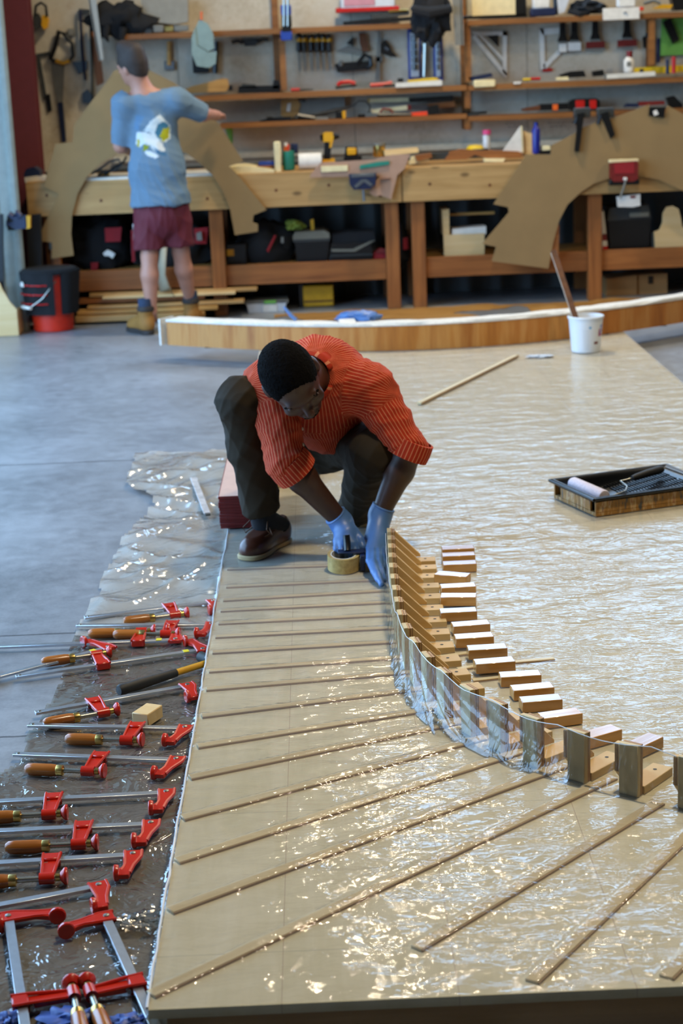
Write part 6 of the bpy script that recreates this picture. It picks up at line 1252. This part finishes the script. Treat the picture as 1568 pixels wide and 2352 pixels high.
item('dark_tray', 'dark tray with pale block right of the blue bottle', 'tray', YO - 0.02, [('tray', 'p', [(1238, 347), (1266, 344), (1266, 352), (1238, 354)], 0.12, 'black_plastic'), ('block', 'b', (1246, 336, 1264, 346), 0.08, 'cream_wood')])
item('bench_rag', 'blue plastic bag on the left end of the bench', 'bag', YO, [('bag', 'p', [(54, 400), (60, 388), (78, 384), (92, 394), (92, 408), (58, 412)], 0.15, 'navy_plastic'), ('white_end', 'p', [(56, 408), (84, 404), (104, 408), (104, 416), (58, 420)], 0.2, 'white_paint', -0.02)])
item('wire_heap', 'heap of wire and tools on the bench seen under the left cardboard arch', 'tools', YO, [('wire', 't', [(210, 400), (235, 384), (250, 372), (272, 366), (280, 378), (262, 392), (236, 396), (224, 404)], 0.008, 'steel_grey'), ('wire', 't', [(240, 402), (262, 384), (284, 372), (290, 360)], 0.008, 'dark_grey'), ('handle', 'b', (226, 396, 250, 404), 0.05, 'yellow_tool')])
# ------------------------------------------------------------------ cardboard arches
item('cardboard_arch', 'large brown cardboard arch template standing behind the man in the blue t-shirt', 'template', YBF - 0.075, [('sheet', 'p', [(84, 553), (110, 499), (135, 446), (100, 428), (112, 385), (127, 331), (167, 326), (170, 286), (215, 226), (242, 192), (262, 162), (320, 150), (400, 190), (450, 228), (502, 284), (559, 371), (526, 382), (549, 405), (612, 482), (582, 494), (580, 510), (592, 515), (592, 532), (539, 540), (528, 480), (512, 440), (490, 405), (455, 372), (428, 352), (380, 335), (320, 335), (270, 352), (232, 375), (200, 406), (178, 445), (165, 495), (163, 538), (169, 587), (118, 594), (119, 574), (113, 556)], 0.008, 'cardboard'), ('notch', 'b', (113, 557, 119, 573), 0.002, 'dark_grey', -0.0022)])
arch_r = [(1532, 242), (1640, 300), (1720, 420), (1640, 492), (1568, 438), (1511, 412), (1461, 403), (1404, 408), (1363, 422), (1333, 442), (1303, 470), (1284, 506), (1270, 557), (1259, 617), (1129, 600), (1139, 567), (1107, 560), (1168, 488), (1166, 476), (1133, 469), (1208, 355), (1264, 355), (1266, 334), (1324, 304), (1340, 292), (1383, 276), (1399, 274), (1491, 240), (1491, 267), (1525, 270)]
item('cardboard_arch', 'large brown cardboard arch template leaning on the right-hand bench', 'template', YBF - 0.075, [('sheet', 'p', arch_r, 0.008, 'cardboard'), ('rear_layer', 'p', [(1270, 540), (1280, 508), (1284, 520), (1282, 590), (1270, 592), (1262, 606)], 0.006, 'fir', 0.012)])
for k, pts in enumerate(([(1325, 262), (1342, 258), (1336, 300), (1330, 349), (1319, 348), (1324, 300)], [(1378, 262), (1396, 256), (1412, 310), (1402, 318)])):
    item('black_clip', ('black clamp gripping the cardboard arch, left of the two', 'black clamp gripping the cardboard arch, right of the two')[k], 'clamp', YBF - 0.105, [('bar', 'p', pts, 0.025, 'black_plastic'), ('jaw', 'b', (pts[0][0] - 6, 248, pts[1][0] + 14, 270), 0.06, 'dark_grey', 0.02), ('grip', 't', [(pts[0][0] + 2, 262), (pts[0][0] - 6, 285)], 0.012, 'black_plastic', 0.03)], 'black clamps on the cardboard')
item('clipped_photo', 'small dark photo clipped at the top of the right cardboard arch', 'photo', YBF - 0.09, [('photo', 'p', [(1491, 246), (1528, 246), (1525, 271), (1489, 266)], 0.004, 'black_plastic'), ('figure', 'p', [(1499, 256), (1507, 252), (1512, 262), (1502, 266)], 0.002, 'paper_white', -0.002)])
item('red_scanner', 'red box with white cord set on the edge of the cardboard arch', 'box', YBF - 0.17, [('shell', 'p', [(1402, 374), (1464, 370), (1466, 378), (1464, 412), (1454, 417), (1410, 418), (1402, 410)], 0.07, 'phenolic_red'), ('window', 'p', [(1410, 376), (1456, 373), (1457, 398), (1411, 399)], 0.004, 'red_bag', -0.004), ('base', 'b', (1400, 412, 1468, 425), 0.075, 'black_plastic', 0.004), ('plug', 'b', (1432, 408, 1440, 414), 0.02, 'paper_white', -0.02), ('cord', 't', [(1437, 412), (1434, 425), (1428, 442), (1424, 456)], 0.007, 'mid_grey', -0.01), ('ledge', 'b', (1400, 366, 1466, 373), 0.05, 'cream_wood', 0.02)])
# ------------------------------------------------------------------ under the benches
YU = YBF + 0.14
def bag(name, label, cat, Y, x0, y0, x1, y1, th, mt, extras=(), seed=1):
    P = aty((x0 + x1) / 2, (y0 + y1) / 2, Y + th / 2); sx, sz = (x1 - x0) / 2 / F * Y, (y1 - y0) / 2 / F * Y
    o = crumple(name, mt, (0, 0, 0), (sx, th / 2, sz), seed, 1.0, 30, 0.25); o.location = tuple(P); tag(o, label, cat)
    for nm, px, mt2, yo in extras:
        m_ = MB(); ppoly(m_, px, Y + yo, 0.03); m_.v = [tuple(np.array(v) - P) for v in m_.v]; put(nm, m_, mt2, o)
    return o
bag('tool_bag', 'large black tool bag with white emblem under the bench behind the legs', 'bag', YU, 165, 500, 300, 628, 0.34, 'black_cloth', (('red_pocket', [(240, 524), (279, 522), (276, 555), (242, 556)], 'red_bag', -0.02), ('emblem', [(236, 582), (246, 574), (256, 578), (264, 584), (258, 594), (250, 588), (240, 588)], 'paper_white', -0.03), ('red_tab', [(208, 604), (225, 603), (224, 620), (209, 621)], 'red_bag', -0.02), ('red_tab', [(138, 608), (156, 607), (156, 622), (138, 622)], 'red_bag', -0.02)), 3)
bag('tool_bag', 'black and dark red tool bag between the standing man and the bench leg', 'bag', YU, 300, 505, 486, 626, 0.34, 'black_cloth', (('red_panel', [(445, 525), (478, 522), (474, 560), (448, 560)], 'red_bag', -0.02), ('tag', [(450, 536), (462, 532), (464, 552), (452, 552)], 'mid_grey', -0.05), ('strap', [(300, 530), (306, 528), (310, 600), (303, 602)], 'red_bag', -0.02)), 5)
bag('backpack', 'black backpack with dim red piping under the first bench', 'backpack', YU, 545, 508, 672, 624, 0.3, 'black_cloth', (('piping', [(612, 575), (630, 540), (634, 542), (616, 580)], 'red_bag', -0.03), ('buckle', [(645, 545), (651, 545), (651, 558), (645, 558)], 'mid_grey', -0.03)), 7)
item('drill_box', 'dark box with yellow label beside the bench leg', 'box', YU - 0.01, [('box', 'b', (520, 560, 566, 618), 0.2, 'black_plastic'), ('label', 'b', (521, 573, 537, 588), 0.004, 'yellow_tool', -0.005)])
item('tool_box', 'black toolbox with tan-grey lid on the lower bench shelf', 'toolbox', YU - 0.03, [('box', 'p', [(676, 552), (756, 548), (750, 614), (684, 617)], 0.26, 'black_plastic'), ('lid', 'p', [(672, 544), (678, 534), (744, 529), (756, 536), (757, 547), (673, 553)], 0.27, 'grey_lid', -0.005), ('rim', 'b', (674, 549, 757, 556), 0.275, 'dark_grey', -0.008)])
o = crumple('lime_cloth', 'lime', (0, 0, 0), (0.055, 0.05, 0.035), 71, 0.8); o.location = tuple(aty(676, 518, YU + 0.1)); tag(o, 'lime green cloth lying on the toolbox', 'cloth'); put('tail', MB().tube([(0.02, 0, 0), (0.05, 0, 0.0), (0.08, 0, -0.012)], [0.03, 0.02, 0.008], 8), 'lime', o)
item('yellow_grip', 'yellow tool grip sticking up behind the toolbox', 'tool', YU + 0.05, [('grip', 'p', [(712, 506), (720, 503), (722, 530), (714, 532)], 0.03, 'yellow_tool'), ('shaft', 't', [(717, 530), (717, 545)], 0.01, 'black_plastic')])
item('drill_case_low', 'black drill case with yellow badge and grey edges on the lower shelf', 'case', YU - 0.04, [('lower_shell', 'b', (757, 586, 856, 612), 0.3, 'black_plastic'), ('upper_shell', 'p', [(760, 560), (850, 556), (856, 584), (757, 585)], 0.3, 'black_plastic', 0.005), ('badge', 'b', (790, 598, 811, 607), 0.004, 'yellow_tool', -0.005), ('edge_strip', 'p', [(760, 572), (810, 572), (850, 554), (862, 552), (815, 578), (762, 578)], 0.004, 'grey_lid', -0.004), ('seam', 'b', (757, 584, 856, 588), 0.302, 'dark_grey', -0.002), ('top_bag', 'p', [(762, 540), (800, 534), (858, 532), (862, 552), (800, 568), (762, 566)], 0.25, 'black_cloth', 0.03)])
item('red_pouch', 'small dark red pouch on the lower shelf by the bench leg', 'pouch', YU - 0.02, [('pouch', 'p', [(856, 600), (858, 582), (872, 572), (886, 574), (892, 590), (890, 604)], 0.12, 'red_bag'), ('flap', 'p', [(862, 580), (872, 570), (886, 572), (888, 582)], 0.01, 'phenolic_red', -0.012)])
bag('dark_duffel', 'dark duffel bag behind the pair of bench legs', 'bag', YU + 0.1, 880, 515, 940, 618, 0.25, 'black_cloth', (('red_patch', [(926, 548), (936, 545), (938, 572), (926, 574)], 'red_bag', -0.02),), 9)
item('yellow_case', 'mustard yellow tool case standing on the floor under the bench', 'case', YBF + 0.25, [('case', 'b', (696, 656, 766, 704), 0.14, 'yellow_tool'), ('black_edge', 'b', (686, 652, 698, 706), 0.14, 'black_plastic', 0.01), ('lower_line', 'b', (698, 690, 765, 694), 0.142, 'dark_wood', -0.002)])
item('clear_bin', 'clear plastic bin with green latch on the floor under the bench', 'bin', YBF + 0.1, [('bin', 'p', [(566, 698), (658, 692), (652, 718), (572, 722)], 0.2, 'pvc_clear'), ('lid', 'b', (562, 690, 662, 698), 0.21, 'mid_grey'), ('latch', 'b', (606, 690, 634, 698), 0.02, 'lime_tape', -0.012), ('paper', 'b', (604, 700, 636, 716), 0.01, 'paper_white', -0.006)])
for k, (x0, y0, x1, y1, mt) in enumerate(((205, 668, 590, 676, 'pine'), (180, 683, 470, 693, 'fir'), (235, 676, 540, 682, 'birch'), (200, 697, 560, 704, 'pine'), (176, 709, 500, 718, 'oak_handle'), (172, 722, 470, 736, 'pine'))):
    item('timber_plank', '%s plank of the timber pile on the floor under the left bench' % ('topmost', 'third', 'second', 'fourth', 'fifth', 'lowest')[k], 'plank', YBF - 0.02 - 0.03 * k, [('plank', 'b', (x0, y0, x1, y1), 0.12, mt)], 'planks piled under the bench')
o = put('canvas_sling', MB().add(*(lambda pts: ([tuple(p_) for p_ in pts], [(0, 1, 2, 3), (3, 2, 4, 5), (5, 4, 6, 7), (3, 2, 1, 0), (5, 4, 2, 3), (7, 6, 4, 5)]))([aty(372, 560, YBF - 0.06), aty(384, 560, YBF - 0.1), aty(380, 630, YBF - 0.1), aty(362, 625, YBF - 0.04), aty(388, 655, YBF - 0.09), aty(368, 670, YBF - 0.05), aty(402, 684, YBF - 0.08), aty(396, 668, YBF - 0.05)])), 'canvas_cloth', None, smooth=180); sm = o.modifiers.new('thick', 'SOLIDIFY'); sm.thickness = 0.006; tag(o, 'cream canvas strap bag hanging below the bench between the man\'s legs', 'bag')
item('wooden_tote', 'open wooden tool tote with white papers under the right bench', 'tote', YU - 0.04, [('front_board', 'p', [(1018, 540), (1112, 536), (1112, 588), (1020, 592)], 0.018, 'birch'), ('end_board', 'p', [(1015, 482), (1031, 480), (1032, 540), (1018, 542)], 0.22, 'birch', 0.01), ('dowel', 'h', (1030, 489, 1135, 496), 0, 'oak_handle', 0.12), ('papers', 'p', [(1038, 526), (1116, 520), (1116, 538), (1038, 542)], 0.16, 'paper_white', 0.03), ('back_board', 'b', (1020, 530, 1112, 588), 0.018, 'birch', 0.22), ('floor_board', 'b', (1020, 584, 1112, 589), 0.2, 'birch', 0.02)])
item('black_toolbox', 'tall black toolbox with grey latch band under the right bench', 'toolbox', YU - 0.04, [('body', 'p', [(1396, 508), (1494, 500), (1490, 582), (1402, 587)], 0.3, 'black_plastic'), ('lid', 'p', [(1400, 478), (1488, 470), (1496, 500), (1394, 508)], 0.3, 'dark_grey', -0.004), ('latch', 'b', (1446, 488, 1490, 498), 0.01, 'grey_lid', -0.014), ('handle', 't', [(1410, 480), (1414, 468), (1476, 464), (1480, 474)], 0.014, 'black_plastic', 0.1)])
item('paper_note', 'white paper note hanging at the bench edge above the black toolbox', 'note', YBF - 0.03, [('note', 'p', [(1415, 452), (1470, 446), (1470, 472), (1452, 476), (1418, 475)], 0.003, 'paper_white'), ('stamp', 'p', [(1446, 450), (1460, 449), (1459, 455), (1448, 456)], 0.001, 'phenolic_red', -0.0012)])
item('spray_can', 'white and red printed carton wedged beside the right bench leg', 'carton', YU - 0.02, [('carton', 'p', [(1381, 486), (1386, 484), (1397, 578), (1384, 580)], 0.1, 'white_paint'), ('red_band', 'p', [(1384, 566), (1396, 565), (1397, 574), (1384, 575)], 0.002, 'red_plastic', -0.002), ('red_print', 'p', [(1383, 538), (1392, 537), (1394, 552), (1383, 553)], 0.002, 'phenolic_red', -0.002)])
item('bell_board', 'pale wooden end board with rounded top at the right edge', 'board', YU - 0.06, [('board', 'p', [(1505, 588), (1502, 533), (1514, 528), (1521, 512), (1522, 490), (1530, 476), (1545, 473), (1558, 480), (1563, 500), (1566, 520), (1580, 530), (1582, 586)], 0.02, 'birch'), ('bracket', 'b', (1496, 534, 1506, 584), 0.1, 'dark_grey', 0.03)])
item('cardboard_box', 'brown cardboard box on the floor under the right bench', 'box', YBF + 0.2, [('front', 'p', [(1392, 640), (1462, 632), (1462, 690), (1392, 690)], 0.25, 'box_card'), ('side', 'p', [(1463, 632), (1532, 628), (1532, 684), (1463, 690)], 0.25, 'box_card', 0.02), ('tape', 'b', (1488, 634, 1500, 652), 0.002, 'black_plastic', 0.016)])
# ------------------------------------------------------------------ left corner: bucket, tote, glove
P = at(118, 764, 0); bk = thing('tool_bucket', 'orange-red bucket with black pocket organiser around it beside the bench', 'bucket', (P[0], P[1] + 0.13, 0.002))
put('bucket_wall', MB().lathe([(0.125, 0), (0.13, 0.004), (0.152, 0.37), (0.158, 0.372), (0.158, 0.385), (0.148, 0.385), (0.146, 0.36), (0.124, 0.008), (0, 0.006)], n=36), 'bucket_orange', bk)
def wrap(a0, a1, z0, z1, r0, r1, t_=0.03, n=22):
    m_ = MB(); vs = []
    for k in range(n):
        a = a0 + (a1 - a0) * k / (n - 1); bulge = 0.012 * abs(math.sin(k * PI / 4.5))
        for r_, z_ in ((r0, z0), (r0 + t_ * 0.7 + bulge, z0), (r1 + t_ + bulge, z1), (r1, z1)): vs.append((r_ * math.cos(a), r_ * math.sin(a), z_))
    fs = [(i * 4 + k, i * 4 + (k + 1) % 4, (i + 1) * 4 + (k + 1) % 4, (i + 1) * 4 + k) for i in range(n - 1) for k in range(4)] + [(0, 1, 2, 3), ((n - 1) * 4 + 3, (n - 1) * 4 + 2, (n - 1) * 4 + 1, (n - 1) * 4)]
    return m_.add(vs, fs)
put('organiser', wrap(-PI * 1.4, -PI * 0.42, 0.115, 0.385, 0.142, 0.160), 'black_cloth', bk); put('organiser', wrap(-PI * 0.32, PI * 0.55, 0.115, 0.385, 0.142, 0.160), 'black_cloth', bk)
for z in (0.19, 0.25, 0.31): put('red_trim', MB().tube([((0.186 + 0.012 * abs(math.sin(k * PI / 4.5))) * math.cos(-PI * 0.95 + k * 0.075), (0.186 + 0.012 * abs(math.sin(k * PI / 4.5))) * math.sin(-PI * 0.95 + k * 0.075), z) for k in range(20)], 0.005, 6), 'red_plastic', bk)
put('inner_lining', MB().lathe([(0.10, 0.36), (0.19, 0.375), (0.195, 0.39), (0.17, 0.405), (0.10, 0.40)], n=30), 'black_cloth', bk)
put('emblem', MB().prism([(-0.02, -0.012), (0.02, -0.015), (0.018, 0.012), (0.0, 0.02), (-0.018, 0.01)], 0.004, (-0.165, -0.115, 0.315), np.array([[0.6, -0.8, 0], [0, 0, 1], [-0.8, -0.6, 0]])), 'paper_white', bk)
put('bail', MB().tube([(-0.158, -0.10, 0.17), (-0.12, -0.19, 0.17), (-0.03, -0.21, 0.23), (0.03, -0.185, 0.30), (0.06, -0.16, 0.335)], 0.004, 6), 'zinc', bk); put('bail_grip', MB().cyl((-0.175, -0.13, 0.172), (-0.11, -0.20, 0.17), 0.011, n=10), 'paper_white', bk)
P = at(30, 774, 0); tt_ = thing('pine_tote', 'open pine tool tote cut off by the left edge of the photo', 'tote', (P[0] - 0.10, P[1] + 0.2, 0.002))
def endb(y): return MB().prism([(-0.13, 0), (0.13, 0), (0.13, 0.17), (0.09, 0.22), (0.05, 0.30), (0.035, 0.345), (-0.035, 0.345), (-0.05, 0.30), (-0.09, 0.22), (-0.13, 0.17)], 0.018, (0.0, y, 0), AX_XZ)
put('end_board', endb(-0.14), 'birch', tt_); put('end_board', endb(0.24), 'birch', tt_); put('side_board', MB().span((0.113, -0.139, 0.002), (0.13, 0.221, 0.16)), 'birch', tt_); put('side_board', MB().span((-0.13, -0.139, 0.002), (-0.113, 0.221, 0.16)), 'birch', tt_); put('bottom', MB().span((-0.112, -0.139, 0.002), (0.112, 0.221, 0.016)), 'birch', tt_); put('dowel', MB().cyl((0, -0.139, 0.29), (0, 0.221, 0.29), 0.014), 'oak_handle', tt_)
item('work_glove', 'navy and yellow work glove hanging at the white wall panel', 'glove', 11.36, [('palm', 'p', [(30, 498), (60, 494), (62, 524), (36, 528), (24, 520)], 0.04, 'navy_plastic'), ('finger', 't', [(34, 502), (26, 496), (20, 492)], 0.022, 'navy_plastic', 0.02), ('finger', 't', [(32, 508), (22, 504), (17, 503)], 0.022, 'black_cloth', 0.02), ('finger', 't', [(32, 516), (22, 514), (15, 514)], 0.022, 'navy_plastic', 0.02), ('finger', 't', [(34, 522), (26, 522), (18, 522)], 0.02, 'black_cloth', 0.02), ('cuff', 'p', [(58, 496), (69, 496), (69, 524), (60, 526)], 0.05, 'yellow_tool'), ('thumb', 't', [(48, 498), (42, 490), (36, 489)], 0.02, 'navy_plastic', 0.0)])
item('dark_coverall', 'dark cloth hanging in the gap left of the bench', 'cloth', 11.6, [('cloth', 'p', [(60, 495), (92, 492), (96, 625), (66, 630)], 0.06, 'black_cloth')])
item('door_bar', 'black bar standing upright at the left edge of the photo', 'bar', 11.3, [('bar', 'p', [(-14, 495), (5, 492), (8, 690), (-10, 694)], 0.05, 'black_plastic')])
o = bpy.data.objects.get('green_tape'); item('green_tape', 'strip of green tape on the wall right of the left cardboard arch', 'tape', YWALL - 0.004, [('tape', 'p', [(516, 292), (534, 294), (534, 330), (528, 328)], 0.002, 'lime_tape')])
# sawdust swept along the bench feet
X, Y = np.meshgrid(np.linspace(-0.3, 2.75, 160), np.linspace(10.95, 11.72, 44)); Z = 0.001 + 0.03 * np.clip(vnoise(X, Y, 0.22, 91) * 1.3 - 0.45, 0, 1) * np.clip((Y - 10.95) / 0.3, 0, 1) * np.clip((2.75 - X) / 0.3, 0, 1) * np.clip((X + 0.3) / 0.5, 0, 1) + 0.004 * vnoise(X, Y, 0.03, 92)
kp = (vnoise(X, Y, 0.22, 91) + np.clip((Y - 10.95) / 0.77, 0, 1) * 0.5 > 0.5)
o = put('sawdust_heap', gridmesh('sawdust_heap', np.stack([X, Y, Z], -1), kp), 'sawdust'); o['kind'] = 'stuff'; tag(o, 'tan sawdust swept along the floor in front of the benches', 'sawdust')
